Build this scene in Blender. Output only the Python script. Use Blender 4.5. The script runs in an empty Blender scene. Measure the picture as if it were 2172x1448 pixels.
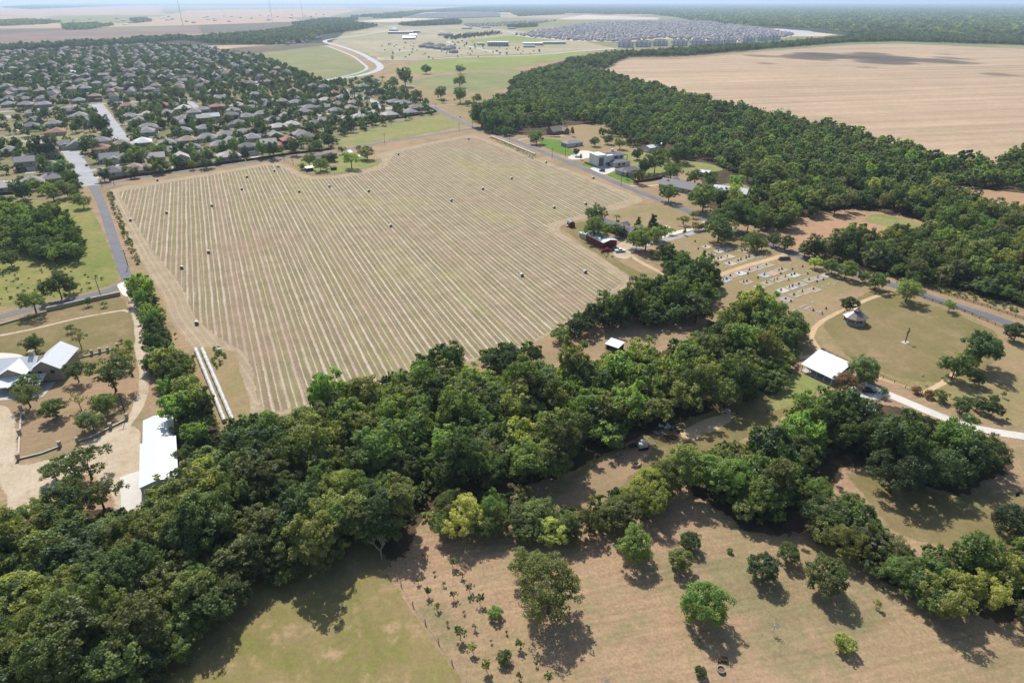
import bpy, bmesh, math, random
import numpy as np
from mathutils import Vector, Matrix, geometry, noise as mnoise

random.seed(7)
rng = np.random.default_rng(11)
SC = bpy.context.scene
COL = SC.collection
R = math.radians

# ------------------------------------------------------------------ camera, sky, sun, exposure
CAM_H, FOC = 118.0, 1350.0
PITCH = math.atan(721.0 / FOC)
cd = bpy.data.cameras.new('camera'); cam = bpy.data.objects.new('camera', cd); COL.objects.link(cam)
cam.location = (0, 0, CAM_H); cam.rotation_euler = (math.pi / 2 - PITCH, 0, 0)
cd.sensor_width = 36.0; cd.lens = FOC / 2172.0 * 36.0; cd.clip_start = 1.0; cd.clip_end = 200000.0
SC.camera = cam

SUN_V = Vector((1.93, -5.24, -6.4)).normalized()          # the way the sunlight travels
SUN_EL = math.asin(-SUN_V.z)
w = bpy.data.worlds.new('World'); SC.world = w; w.use_nodes = True
nt = w.node_tree; bg = nt.nodes['Background']
sky = nt.nodes.new('ShaderNodeTexSky'); sky.sky_type = 'NISHITA'; sky.sun_disc = False
sky.sun_elevation = SUN_EL; sky.sun_rotation = math.atan2(-SUN_V.x, -SUN_V.y)
sky.altitude = 200; sky.air_density = 1.2; sky.dust_density = 1.6; sky.ozone_density = 1.0
nt.links.new(sky.outputs[0], bg.inputs[0]); bg.inputs[1].default_value = 0.12
sl = bpy.data.lights.new('sun', 'SUN'); sl.energy = 5.0; sl.angle = R(0.53); sl.color = (1.0, 0.965, 0.91)
so = bpy.data.objects.new('sun', sl); COL.objects.link(so)
so.rotation_euler = SUN_V.to_track_quat('-Z', 'Y').to_euler()
so.location = (-200, 500, 900)
SC.view_settings.view_transform = 'Standard'; SC.view_settings.look = 'None'
SC.view_settings.exposure = 0.36; SC.view_settings.gamma = 1.0; SC.view_settings.use_curve_mapping = False
SC.render.engine = 'CYCLES'
cy = SC.cycles
cy.use_denoising = True; cy.max_bounces = 4; cy.diffuse_bounces = 2; cy.glossy_bounces = 2
cy.transmission_bounces = 3; cy.transparent_max_bounces = 10; cy.volume_bounces = 0
cy.use_adaptive_sampling = False
cy.caustics_reflective = False; cy.caustics_refractive = False

# ------------------------------------------------------------------ survey: a spot read off the photograph -> a place on the land
def G(px, py, z=0.0):
    u = (px - 1086.0) / FOC; v = (724.0 - py) / FOC
    dy = math.cos(PITCH) + v * math.sin(PITCH); dz = -math.sin(PITCH) + v * math.cos(PITCH)
    t = (z - CAM_H) / dz
    return (u * t, dy * t)
def GV(px, py, z=0.0):
    a = G(px, py, z); return Vector((a[0], a[1], z))
def MPP(px, py):                                            # metres that one photo pixel spans there
    u = (px - 1086.0) / FOC; v = (724.0 - py) / FOC
    dz = -math.sin(PITCH) + v * math.cos(PITCH)
    return -CAM_H / dz / FOC
def in_poly(x, y, P):
    c = False; j = len(P) - 1
    for i in range(len(P)):
        xi, yi = P[i]; xj, yj = P[j]
        if (yi > y) != (yj > y) and x < (xj - xi) * (y - yi) / (yj - yi) + xi: c = not c
        j = i
    return c

# ------------------------------------------------------------------ object helpers
def tag(o, label=None, cat=None, group=None, kind=None):
    if label: o['label'] = label
    if cat: o['category'] = cat
    if group: o['group'] = group
    if kind: o['kind'] = kind
    return o
def empty(name, loc=(0, 0, 0), rz=0.0):
    o = bpy.data.objects.new(name, None); COL.objects.link(o)
    o.location = loc; o.rotation_euler = (0, 0, rz); o.empty_display_size = 0.3
    return o
def link(name, me, parent=None, loc=None, rz=None, color=None, scale=None):
    o = bpy.data.objects.new(name, me); COL.objects.link(o)
    if parent is not None: o.parent = parent
    if loc is not None: o.location = loc
    if rz is not None: o.rotation_euler = (0, 0, rz)
    if scale is not None: o.scale = scale if hasattr(scale, '__len__') else (scale,) * 3
    if color is not None: o.color = (color[0], color[1], color[2], 1.0)
    return o

class MB:
    """collects shapes, then becomes ONE mesh"""
    def __init__(s): s.v = []; s.f = []; s.m = []; s.cur = 0
    def add(s, vs, fs):
        b = len(s.v); s.v += [tuple(q) for q in vs]
        for f in fs: s.f.append(tuple(b + i for i in f)); s.m.append(s.cur)
        return s
    def box(s, c, d, rz=0.0, taper=1.0):
        x, y, z = d[0] / 2, d[1] / 2, d[2] / 2; ca, sa = math.cos(rz), math.sin(rz); vs = []
        for k, (sx, sy, sz) in enumerate([(-1,-1,-1),(1,-1,-1),(1,1,-1),(-1,1,-1),(-1,-1,1),(1,-1,1),(1,1,1),(-1,1,1)]):
            t = taper if sz > 0 else 1.0
            a, b = sx * x * t, sy * y * t
            vs.append((c[0] + a * ca - b * sa, c[1] + a * sa + b * ca, c[2] + sz * z))
        return s.add(vs, [(0,3,2,1),(4,5,6,7),(0,1,5,4),(1,2,6,5),(2,3,7,6),(3,0,4,7)])
    def bx(s, x0, x1, y0, y1, z0, z1):
        return s.box(((x0+x1)/2, (y0+y1)/2, (z0+z1)/2), (x1-x0, y1-y0, z1-z0))
    def cyl(s, a, b, r0, r1=None, n=8, caps=True):
        r1 = r0 if r1 is None else r1
        a = Vector(a); b = Vector(b); d = (b - a).normalized()
        u = d.orthogonal().normalized(); w_ = d.cross(u); vs = []
        for p, r in ((a, r0), (b, r1)):
            for i in range(n):
                t = 2 * math.pi * i / n; vs.append(p + u * math.cos(t) * r + w_ * math.sin(t) * r)
        fs = [(i, (i + 1) % n, n + (i + 1) % n, n + i) for i in range(n)]
        if caps: fs += [tuple(range(n - 1, -1, -1)), tuple(range(n, 2 * n))]
        return s.add(vs, fs)
    def tube(s, pts, rad, n=6):
        for i in range(len(pts) - 1): s.cyl(pts[i], pts[i + 1], rad[i], rad[i + 1], n, caps=(i == len(pts) - 2))
        return s
    def slab(s, pts, th):                                   # a flat polygon of 3-D points, thickened downwards
        n = len(pts); top = [tuple(p) for p in pts]; bot = [(p[0], p[1], p[2] - th) for p in pts]
        fs = [tuple(range(n)), tuple(range(2 * n - 1, n - 1, -1))]
        fs += [(i, n + i, n + (i + 1) % n, (i + 1) % n) for i in range(n)]
        return s.add(top + bot, fs)
    def mesh(s, name, mats, smooth=False):
        me = bpy.data.meshes.new(name); me.from_pydata(s.v, [], s.f)
        for m in (mats if isinstance(mats, (list, tuple)) else [mats]): me.materials.append(m)
        me.polygons.foreach_set('material_index', s.m)
        if smooth: me.polygons.foreach_set('use_smooth', [True] * len(s.f))
        bm = bmesh.new(); bm.from_mesh(me); bmesh.ops.recalc_face_normals(bm, faces=bm.faces); bm.to_mesh(me); bm.free()
        me.update(); return me
    def build(s, name, mats, parent=None, loc=None, rz=None, color=None, smooth=False):
        return link(name, s.mesh(name, mats, smooth), parent, loc, rz, color)

# ------------------------------------------------------------------ materials
def srgb(r, g, b, k=1.0):
    def f(c):
        c = c / 255.0
        return 0.80 * k * (c / 12.92 if c <= 0.04045 else ((c + 0.055) / 1.055) ** 2.4)
    return (f(r), f(g), f(b))
class NT:
    def __init__(s, name):
        s.mat = bpy.data.materials.new(name); s.mat.use_nodes = True
        s.t = s.mat.node_tree; s.t.nodes.clear()
        s.out = s.n('ShaderNodeOutputMaterial')
    def n(s, typ, **kw):
        o = s.t.nodes.new(typ)
        for k, v in kw.items(): setattr(o, k, v)
        return o
    def l(s, a, b): s.t.links.new(a, b)
    def val(s, sock, v):
        if hasattr(v, 'is_linked') or hasattr(v, 'links'): s.l(v, sock)
        else: sock.default_value = v
    def math(s, op, a, b=0.0, c=None, clamp=False):
        o = s.n('ShaderNodeMath', operation=op, use_clamp=clamp)
        s.val(o.inputs[0], a); s.val(o.inputs[1], b)
        if c is not None: s.val(o.inputs[2], c)
        return o.outputs[0]
    def noise(s, vec, scale, detail=3.0, rough=0.55, dim='3D'):
        o = s.n('ShaderNodeTexNoise', noise_dimensions=dim)
        if vec is not None: s.l(vec, o.inputs['Vector'])
        o.inputs['Scale'].default_value = scale; o.inputs['Detail'].default_value = detail
        o.inputs['Roughness'].default_value = rough
        return o.outputs['Fac']
    def pos(s): return s.n('ShaderNodeNewGeometry').outputs['Position']
    def mapping(s, vec, rot=0.0, scale=(1, 1, 1)):
        o = s.n('ShaderNodeMapping'); s.l(vec, o.inputs['Vector'])
        o.inputs['Rotation'].default_value = (0, 0, rot); o.inputs['Scale'].default_value = scale
        return o.outputs[0]
    def along(s, vec, rot, scale):                          # turn first, then stretch
        return s.mapping(s.mapping(vec, rot), 0.0, scale)
    def ramp(s, fac, stops, interp='LINEAR'):
        o = s.n('ShaderNodeValToRGB'); o.color_ramp.interpolation = interp
        e = o.color_ramp.elements
        while len(e) < len(stops): e.new(0.5)
        for k, (p, c) in enumerate(stops):
            e[k].position = p; e[k].color = (c[0], c[1], c[2], 1) if hasattr(c, '__len__') else (c, c, c, 1)
        s.l(fac, o.inputs[0]); return o.outputs[0]
    def mix(s, fac, a, b, blend='MIX'):
        o = s.n('ShaderNodeMix', data_type='RGBA', blend_type=blend)
        s.val(o.inputs[0], fac)
        for k, q in ((6, a), (7, b)):
            if hasattr(q, 'links'): s.l(q, o.inputs[k])
            else: o.inputs[k].default_value = (q[0], q[1], q[2], 1)
        return o.outputs[2]
    def smooth(s, x, lo, hi):
        o = s.n('ShaderNodeMapRange', interpolation_type='SMOOTHSTEP')
        s.l(x, o.inputs[0]); o.inputs[1].default_value = lo; o.inputs[2].default_value = hi
        return o.outputs[0]
    def finish(s, color, rough=0.9, spec=0.15, bump=None, bstr=0.3, bdist=0.1, edge=False, metal=0.0):
        b = s.n('ShaderNodeBsdfPrincipled')
        if hasattr(color, 'links'): s.l(color, b.inputs['Base Color'])
        else: b.inputs['Base Color'].default_value = (color[0], color[1], color[2], 1)
        s.val(b.inputs['Roughness'], rough); b.inputs['Specular IOR Level'].default_value = spec
        b.inputs['Metallic'].default_value = metal
        if bump is not None:
            bn = s.n('ShaderNodeBump'); bn.inputs['Strength'].default_value = bstr; bn.inputs['Distance'].default_value = bdist
            s.l(bump, bn.inputs['Height']); s.l(bn.outputs[0], b.inputs['Normal'])
        sh = b.outputs[0]
        if edge:                                            # ragged border where one ground cover runs out into the next
            a = s.n('ShaderNodeAttribute', attribute_name='edge').outputs['Fac']
            e = s.noise(s.pos(), edge, 5.0, 0.75)
            al = s.smooth(s.math('ADD', s.math('MULTIPLY', a, 1.3), s.math('MULTIPLY', s.math('SUBTRACT', e, 0.5), 2.0)), 0.50, 0.53)
            tr = s.n('ShaderNodeBsdfTransparent'); mx = s.n('ShaderNodeMixShader')
            s.l(al, mx.inputs[0]); s.l(tr.outputs[0], mx.inputs[1]); s.l(sh, mx.inputs[2]); sh = mx.outputs[0]
        s.l(sh, s.out.inputs['Surface'])
        return s.mat

def ground_mat(name, cols, big=0.03, mid=0.25, fine=2.2, edge=0.6, streak=None, spk=0.35):
    """dry ground cover: three real colours in large drifts, patches and speckle; streak = (angle, period m, strength) mower lines"""
    t = NT(name); p = t.pos()
    n1 = t.noise(p, big, 4.0, 0.6); n2 = t.noise(p, mid, 4.0, 0.65); n3 = t.noise(p, fine, 3.0, 0.7)
    a = t.smooth(t.math('ADD', t.math('MULTIPLY', n1, 0.75), t.math('MULTIPLY', n2, 0.25)), 0.38, 0.62)
    c = t.mix(a, cols[0], cols[1])
    off = t.n('ShaderNodeVectorMath', operation='ADD'); t.l(p, off.inputs[0]); off.inputs[1].default_value = (311, 97, 0)
    n4 = t.noise(off.outputs[0], big * 2.1, 4.0, 0.65)
    c = t.mix(t.smooth(t.math('ADD', t.math('MULTIPLY', n4, 0.7), t.math('MULTIPLY', n2, 0.3)), 0.5, 0.68), c, cols[2])
    v = t.math('ADD', t.math('MULTIPLY', t.math('SUBTRACT', n3, 0.5), spk * 1.6), 1.0)
    v = t.math('MULTIPLY', v, t.math('ADD', t.math('MULTIPLY', t.math('SUBTRACT', n2, 0.5), 0.5), 1.0))
    n6 = t.noise(p, fine * 0.35, 3.0, 0.7)
    v = t.math('MULTIPLY', v, t.math('ADD', t.math('MULTIPLY', t.math('SUBTRACT', n6, 0.5), spk * 1.5), 1.0))
    if streak:
        m = t.along(p, -streak[0], (0.03 / streak[1], 1.0 / streak[1], 1.0))
        s1 = t.noise(m, 1.0, 4.0, 0.6)
        v = t.math('MULTIPLY', v, t.math('ADD', t.math('MULTIPLY', t.math('SUBTRACT', s1, 0.5), streak[2]), 1.0))
    c = t.mix(1.0, c, t.n('ShaderNodeCombineColor').outputs[0], 'MULTIPLY') if False else c
    cc = t.n('ShaderNodeVectorMath', operation='SCALE'); t.l(c, cc.inputs[0]); t.l(v, cc.inputs['Scale'])
    return t.finish(cc.outputs[0], 0.95, 0.05, bump=n3, bstr=0.25, bdist=0.12, edge=edge)

def plain(name, col, rough=0.7, spec=0.3, nscale=1.5, var=0.25, metal=0.0, objcol=False, bump=0.0):
    t = NT(name); tc = t.n('ShaderNodeTexCoord').outputs['Object']
    n = t.noise(tc, nscale, 4.0, 0.6)
    if objcol:
        oi = t.n('ShaderNodeObjectInfo'); c = oi.outputs['Color']
    else: c = t.mix(0.0, col, col)
    cc = t.n('ShaderNodeVectorMath', operation='SCALE'); t.l(c, cc.inputs[0])
    t.l(t.math('ADD', t.math('MULTIPLY', t.math('SUBTRACT', n, 0.5), var * 2), 1.0), cc.inputs['Scale'])
    return t.finish(cc.outputs[0], rough, spec, metal=metal, bump=(n if bump else None), bstr=bump, bdist=0.05)

M = {}
M['wall'] = plain('painted_wall', (1, 1, 1), 0.8, 0.2, 0.6, 0.12, objcol=True)
M['trim'] = plain('white_trim', srgb(225, 222, 215), 0.6, 0.3, 2, 0.08)
M['concrete'] = plain('concrete', srgb(206, 200, 190, 0.8), 0.85, 0.2, 0.4, 0.18)
M['wood'] = plain('weathered_wood', srgb(108, 84, 62, .8), 0.9, 0.1, 3, 0.35)
M['dark_wood'] = plain('dark_fence_wood', srgb(88, 66, 54, .8), 0.9, 0.1, 2, 0.3)
M['stone'] = plain('limestone', srgb(190, 175, 150, .8), 0.9, 0.1, 1.2, 0.35, bump=0.5)
M['granite'] = plain('grey_granite', srgb(95, 95, 98, .8), 0.5, 0.4, 6, 0.3)
M['pale_granite'] = plain('pale_granite', srgb(175, 172, 168, .8), 0.5, 0.4, 6, 0.25)
M['black'] = plain('black_rubber', (0.012, 0.012, 0.013), 0.6, 0.3, 4, 0.2)
M['steel'] = plain('galvanised_steel', srgb(175, 180, 185, .85), 0.4, 0.5, 3, 0.15, metal=0.4)
M['red'] = plain('barn_red_steel', srgb(128, 38, 34, .85), 0.7, 0.3, 0.8, 0.22)
M['rust'] = plain('rusty_steel', srgb(116, 66, 44, .8), 0.9, 0.2, 2, 0.4)
M['brick'] = plain('brick_wall', srgb(150, 118, 98, .8), 0.9, 0.1, 1.2, 0.25)
M['door'] = plain('painted_door', (1, 1, 1), 0.5, 0.3, 2, 0.08, objcol=True)
M['paint'] = plain('car_paint', (1, 1, 1), 0.25, 0.5, 1, 0.05, objcol=True)
M['plastic'] = plain('wrap_plastic', srgb(214, 212, 202, .85), 0.45, 0.4, 2.5, 0.2)
M['straw'] = plain('bale_straw', srgb(176, 164, 120, .8), 0.95, 0.05, 5, 0.4)
M['net'] = plain('bale_net_wrap', srgb(222, 220, 206, .9), 0.8, 0.15, 4, 0.2)
M['bale_end'] = plain('bale_end_hay', srgb(140, 140, 108, .75), 0.95, 0.05, 6, 0.4)
M['pole'] = plain('creosoted_pole', srgb(92, 78, 66, .7), 0.9, 0.1, 3, 0.25)
M['bark'] = plain('bark', srgb(112, 98, 84, .6), 0.95, 0.05, 3, 0.4)
M['pale_bark'] = plain('dead_pale_bark', srgb(170, 158, 145, .8), 0.95, 0.05, 3, 0.3)
M['soil'] = plain('bare_soil', srgb(140, 108, 84, .8), 0.95, 0.05, 1, 0.3)
def glass_mat():
    t = NT('window_glass')
    return t.finish((0.03, 0.04, 0.05), 0.08, 0.6)
M['glass'] = glass_mat()
def metal_roof(name, col, rough=0.35, rib=0.6, rot=0.0):
    t = NT(name); tc = t.n('ShaderNodeTexCoord').outputs['Object']
    wv = t.n('ShaderNodeTexWave', wave_type='BANDS', bands_direction='X'); wv.inputs['Scale'].default_value = 1.0 / rib
    t.l(t.mapping(tc, rot), wv.inputs['Vector'])
    n = t.noise(tc, 0.5, 4, 0.6)
    c = t.mix(t.math('MULTIPLY', t.smooth(wv.outputs['Fac'], 0.8, 0.97), 0.5), col, tuple(q * 0.45 for q in col))
    c = t.mix(t.math('MULTIPLY', t.smooth(n, 0.48, 0.75), 0.25), c, tuple(q * f for q, f in zip(col, (.72, .66, .58))))
    return t.finish(c, rough, 0.5, bump=wv.outputs['Fac'], bstr=0.15, bdist=0.03)
M['white_roof'] = metal_roof('white_metal_roof', srgb(220, 222, 224))
M['white_roof_y'] = metal_roof('white_metal_roof_cross', srgb(220, 222, 224), rot=math.pi / 2)
M['grey_roof'] = metal_roof('grey_metal_roof', srgb(150, 152, 156), rot=math.pi / 2)
M['tan_roof'] = metal_roof('brown_metal_roof', srgb(132, 118, 108), rot=math.pi / 2)
def shingle():
    t = NT('asphalt_shingle'); tc = t.n('ShaderNodeTexCoord').outputs['Object']
    oi = t.n('ShaderNodeObjectInfo')
    n = t.noise(tc, 1.1, 4, 0.65); f = t.noise(tc, 9.0, 2, 0.6)
    wv = t.n('ShaderNodeTexWave', wave_type='BANDS', bands_direction='Z'); wv.inputs['Scale'].default_value = 3.2
    t.l(tc, wv.inputs['Vector'])
    v = t.math('ADD', t.math('MULTIPLY', t.math('SUBTRACT', n, 0.5), 0.35), 1.0)
    v = t.math('MULTIPLY', v, t.math('ADD', t.math('MULTIPLY', t.math('SUBTRACT', f, 0.5), 0.5), 1.0))
    v = t.math('MULTIPLY', v, t.math('ADD', t.math('MULTIPLY', wv.outputs['Fac'], 0.12), 0.92))
    cc = t.n('ShaderNodeVectorMath', operation='SCALE'); t.l(oi.outputs['Color'], cc.inputs[0]); t.l(v, cc.inputs['Scale'])
    return t.finish(cc.outputs[0], 0.85, 0.25)
M['shingle'] = shingle()
def leaf_mat():
    t = NT('leaf')
    oi = t.n('ShaderNodeObjectInfo')
    ti = t.n('ShaderNodeAttribute', attribute_name='tint').outputs['Fac']
    hs = t.n('ShaderNodeHueSaturation')
    t.l(oi.outputs['Color'], hs.inputs['Color'])
    t.l(t.math('ADD', t.math('MULTIPLY', t.math('SUBTRACT', oi.outputs['Random'], 0.5), -0.035), t.math('ADD', t.math('MULTIPLY', ti, -0.03), 0.506)), hs.inputs['Hue'])
    hs.inputs['Saturation'].default_value = 0.86
    rv = t.math('FRACT', t.math('MULTIPLY', oi.outputs['Random'], 37.7))
    t.l(t.math('MULTIPLY', t.math('ADD', t.math('MULTIPLY', ti, 0.85), 0.6), t.math('ADD', t.math('MULTIPLY', rv, 0.75), 0.62)), hs.inputs['Value'])
    d = t.n('ShaderNodeBsdfDiffuse'); tr = t.n('ShaderNodeBsdfTranslucent'); mx = t.n('ShaderNodeMixShader'); mx.inputs[0].default_value = 0.5
    g = t.n('ShaderNodeBsdfGlossy'); g.inputs['Roughness'].default_value = 0.55; g.inputs['Color'].default_value = (0.6, 0.65, 0.7, 1)
    mg = t.n('ShaderNodeMixShader'); mg.inputs[0].default_value = 0.03
    t.l(hs.outputs[0], d.inputs[0])
    sc = t.mix(1.0, hs.outputs[0], (1.4, 1.5, 0.5), 'MULTIPLY'); t.l(sc, tr.inputs[0])
    t.l(d.outputs[0], mx.inputs[1]); t.l(tr.outputs[0], mx.inputs[2])
    t.l(mx.outputs[0], mg.inputs[1]); t.l(g.outputs[0], mg.inputs[2]); t.l(mg.outputs[0], t.out.inputs['Surface'])
    return t.mat
M['leaf'] = leaf_mat()
# ------------------------------------------------------------------ ground covers
STRIPE = R(-65.5)                                            # the hay rows' bearing
C_ = srgb
M['ground'] = ground_mat('dry_pasture', [C_(164,137,108,.86), C_(146,128,94,.86), C_(120,120,80,.86)], 0.022, 0.2, 1.6, edge=False, streak=(R(10), 1.4, 0.22))
M['meadow'] = ground_mat('olive_meadow', [C_(148,130,94,.82), C_(130,122,78,.82), C_(160,138,106,.82)], 0.03, 0.22, 1.8, edge=0.5, streak=(R(-65), 1.6, 0.18))
M['cem_lawn'] = ground_mat('cemetery_lawn', [C_(164,142,108,.85), C_(148,136,94,.85), C_(170,140,114,.85)], 0.022, 0.2, 1.7, edge=0.5, streak=(R(35), 1.8, 0.16))
M['yard'] = ground_mat('yard_grass', [C_(150,136,104,.84), C_(118,120,80,.84), C_(176,156,126,.84)], 0.035, 0.2, 1.2, edge=0.4)
M['fgmeadow'] = ground_mat('mown_meadow', [C_(152,134,94,.86), C_(130,126,74,.86), C_(174,146,114,.86)], 0.075, 0.3, 2.0, edge=0.5, streak=(R(-62), 2.2, 0.3))
M['green'] = ground_mat('green_grass', [C_(138,144,84,.86), C_(156,146,98,.86), C_(122,134,72,.86)], 0.03, 0.2, 1.4, edge=0.5)
M['lush'] = ground_mat('watered_lawn', [C_(96,132,52,.82), C_(112,138,62,.82), C_(130,136,74,.82)], 0.06, 0.3, 2.0, edge=0.8)
M['floor'] = ground_mat('leaf_litter', [C_(96,80,62,.8), C_(76,70,50,.8), C_(120,98,76,.8)], 0.06, 0.4, 2.0, edge=0.35)
M['dirt'] = ground_mat('bare_dirt', [C_(172,142,114,.86), C_(156,134,104,.86), C_(142,130,92,.86)], 0.04, 0.35, 2.2, edge=0.5, streak=(R(25), 1.1, 0.25))
M['plough'] = ground_mat('stubble_soil', [C_(184,146,116,.88), C_(174,142,110,.88), C_(158,140,100,.88)], 0.025, 0.2, 1.5, edge=0.4, streak=(R(25), 1.3, 0.3))
M['gravel'] = ground_mat('pale_gravel', [C_(206,188,164,.86), C_(194,176,150,.86), C_(174,152,120,.86)], 0.07, 0.5, 2.6, edge=1.2, streak=(R(-60), 0.8, 0.14))
M['caliche'] = ground_mat('sandy_track', [C_(212,184,146,.86), C_(200,172,134,.86), C_(184,156,118,.86)], 0.07, 0.5, 2.6, edge=1.4)
M['wheat'] = ground_mat('cut_wheat', [C_(194,168,140,.84), C_(184,160,132,.84), C_(176,158,126,.84)], 0.007, 0.06, 0.5, edge=0.1, streak=(R(11.8), 24.0, 1.0), spk=0.35)
M['scrub_g'] = ground_mat('weedy_meadow', [C_(126,132,70,.9), C_(148,140,88,.9), C_(108,118,60,.9)], 0.04, 0.25, 1.2, edge=0.4)
def far_mat(name, cols, streak=None): return ground_mat(name, cols, 0.0025, 0.012, 0.06, edge=0.03, streak=streak, spk=0.25)
M['f_green'] = far_mat('distant_pasture', [C_(136,142,94,.84), C_(148,144,102,.84), C_(160,144,114,.84)])
M['f_dev'] = far_mat('development_land', [C_(162,156,124,.86), C_(182,168,140,.86), C_(146,148,108,.86)])
M['f_lime'] = far_mat('bright_pasture', [C_(150,156,92,.84), C_(138,148,82,.84), C_(158,154,104,.84)])
M['f_tan'] = far_mat('distant_stubble', [C_(196,164,140,.86), C_(186,160,132,.86), C_(176,160,128,.86)], (R(14), 30, 0.2))
M['f_brown'] = far_mat('distant_ploughland', [C_(132,112,102,.86), C_(146,124,110,.86), C_(150,134,112,.86)], (R(14), 30, 0.2))
M['f_pale'] = far_mat('construction_earth', [C_(216,200,180,.9), C_(206,186,164,.9), C_(188,170,146,.9)])
M['f_dark'] = far_mat('dark_weeds', [C_(116,104,88,.86), C_(106,104,80,.86), C_(132,118,92,.86)])
M['f_wood'] = far_mat('woodland_floor', [C_(64,74,48,.8), C_(72,78,52,.8), C_(88,86,60,.8)])

def asphalt(name, cols, fine=1.2, edge=1.5):
    t = NT(name); p = t.pos()
    n1 = t.noise(p, 0.08, 4, 0.6); n2 = t.noise(p, fine, 4, 0.7); n3 = t.noise(p, 0.5, 3, 0.6)
    c = t.mix(t.smooth(n1, 0.35, 0.65), cols[0], cols[1])
    v = t.math('ADD', t.math('MULTIPLY', t.math('SUBTRACT', n2, 0.5), 0.22), 1.0)
    v = t.math('MULTIPLY', v, t.math('ADD', t.math('MULTIPLY', t.math('SUBTRACT', n3, 0.5), 0.25), 1.0))
    cc = t.n('ShaderNodeVectorMath', operation='SCALE'); t.l(c, cc.inputs[0]); t.l(v, cc.inputs['Scale'])
    return t.finish(cc.outputs[0], 0.85, 0.25, bump=n2, bstr=0.1, bdist=0.03, edge=edge)
M['asphalt'] = asphalt('old_asphalt', [C_(112,112,118,.82), C_(124,122,124,.82)])
M['street'] = asphalt('street_concrete', [C_(176,176,178,.84), C_(160,160,164,.84)])
M['fresh'] = asphalt('new_concrete', [C_(222,214,202,.88), C_(208,202,192,.88)], 0.8)
M['f_road'] = asphalt('distant_road', [C_(188,188,188,.88), C_(176,176,178,.88)], 0.05, 0.2)

def hay_mat(name, headland):
    t = NT(name); p = t.pos()
    if headland: tt = t.n('ShaderNodeAttribute', attribute_name='row').outputs['Fac']
    else:
        sp = t.n('ShaderNodeSeparateXYZ'); t.l(t.mapping(p, -STRIPE), sp.inputs[0]); tt = sp.outputs[1]
    wob = t.noise(p, 0.05, 3, 0.5); wob2 = t.noise(p, 0.6, 2, 0.6)
    tt = t.math('ADD', tt, t.math('ADD', t.math('MULTIPLY', t.math('SUBTRACT', wob, 0.5), 0.7), t.math('MULTIPLY', t.math('SUBTRACT', wob2, 0.5), 0.8)))
    q = t.math('DIVIDE', tt, 5.0); fr = t.math('FRACT', q)
    wn = t.n('ShaderNodeTexWhiteNoise', noise_dimensions='1D'); t.l(t.math('FLOOR', t.math('MULTIPLY', q, 2.0)), wn.inputs['W']); rowv = wn.outputs['Value']
    straw, straw2, olive, brown, rose = C_(202,188,168,.9), C_(178,162,140,.88), C_(140,132,94,.84), C_(134,112,96,.84), C_(158,138,120,.86)
    c = t.ramp(fr, [(0.0, brown), (0.04, straw2), (0.12, straw), (0.22, straw2), (0.28, brown), (0.34, olive), (0.48, olive), (0.52, brown), (0.57, straw2), (0.62, straw), (0.67, rose), (0.73, olive), (0.92, olive), (1.0, brown)])
    st = t.along(p, -STRIPE, (0.02, 1.0, 1.0))
    s1 = t.noise(st, 1.3, 5, 0.7); s2 = t.noise(p, 1.1, 5, 0.8); big = t.noise(p, 0.011, 4, 0.6); mid = t.noise(p, 0.12, 4, 0.6)
    c = t.mix(t.math('MULTIPLY', t.smooth(s1, 0.52, 0.7), 0.5), c, C_(208,196,172,.88))
    c = t.mix(t.math('MULTIPLY', t.smooth(s1, 0.48, 0.32), 0.5), c, rose if headland else brown)
    c = t.mix(t.math('MULTIPLY', t.smooth(big, 0.5, 0.66), 0.45), c, C_(160,132,112,.88))
    c = t.mix(t.math('MULTIPLY', t.smooth(big, 0.48, 0.34), 0.38), c, C_(164,158,100,.88))
    c = t.mix(t.math('MULTIPLY', t.smooth(rowv, 0.35, 1.0), 0.32), c, C_(146,138,96,.9))
    c = t.mix(t.math('MULTIPLY', t.smooth(rowv, 0.4, 0.0), 0.4), c, C_(160,138,116,.9))
    if headland: c = t.mix(0.6, c, C_(182,162,134,.88))
    v = t.math('ADD', t.math('MULTIPLY', t.math('SUBTRACT', s2, 0.5), 1.0), 1.0)
    v = t.math('MULTIPLY', v, t.math('ADD', t.math('MULTIPLY', t.math('SUBTRACT', mid, 0.5), 0.7), 1.0))
    cc = t.n('ShaderNodeVectorMath', operation='SCALE'); t.l(c, cc.inputs[0]); t.l(v, cc.inputs['Scale'])
    return t.finish(cc.outputs[0], 0.95, 0.05, bump=s2, bstr=0.35, bdist=0.15, edge=0.35)
M['hay'] = hay_mat('hay_rows', False)
M['hay_head'] = hay_mat('hay_headland', True)

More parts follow.
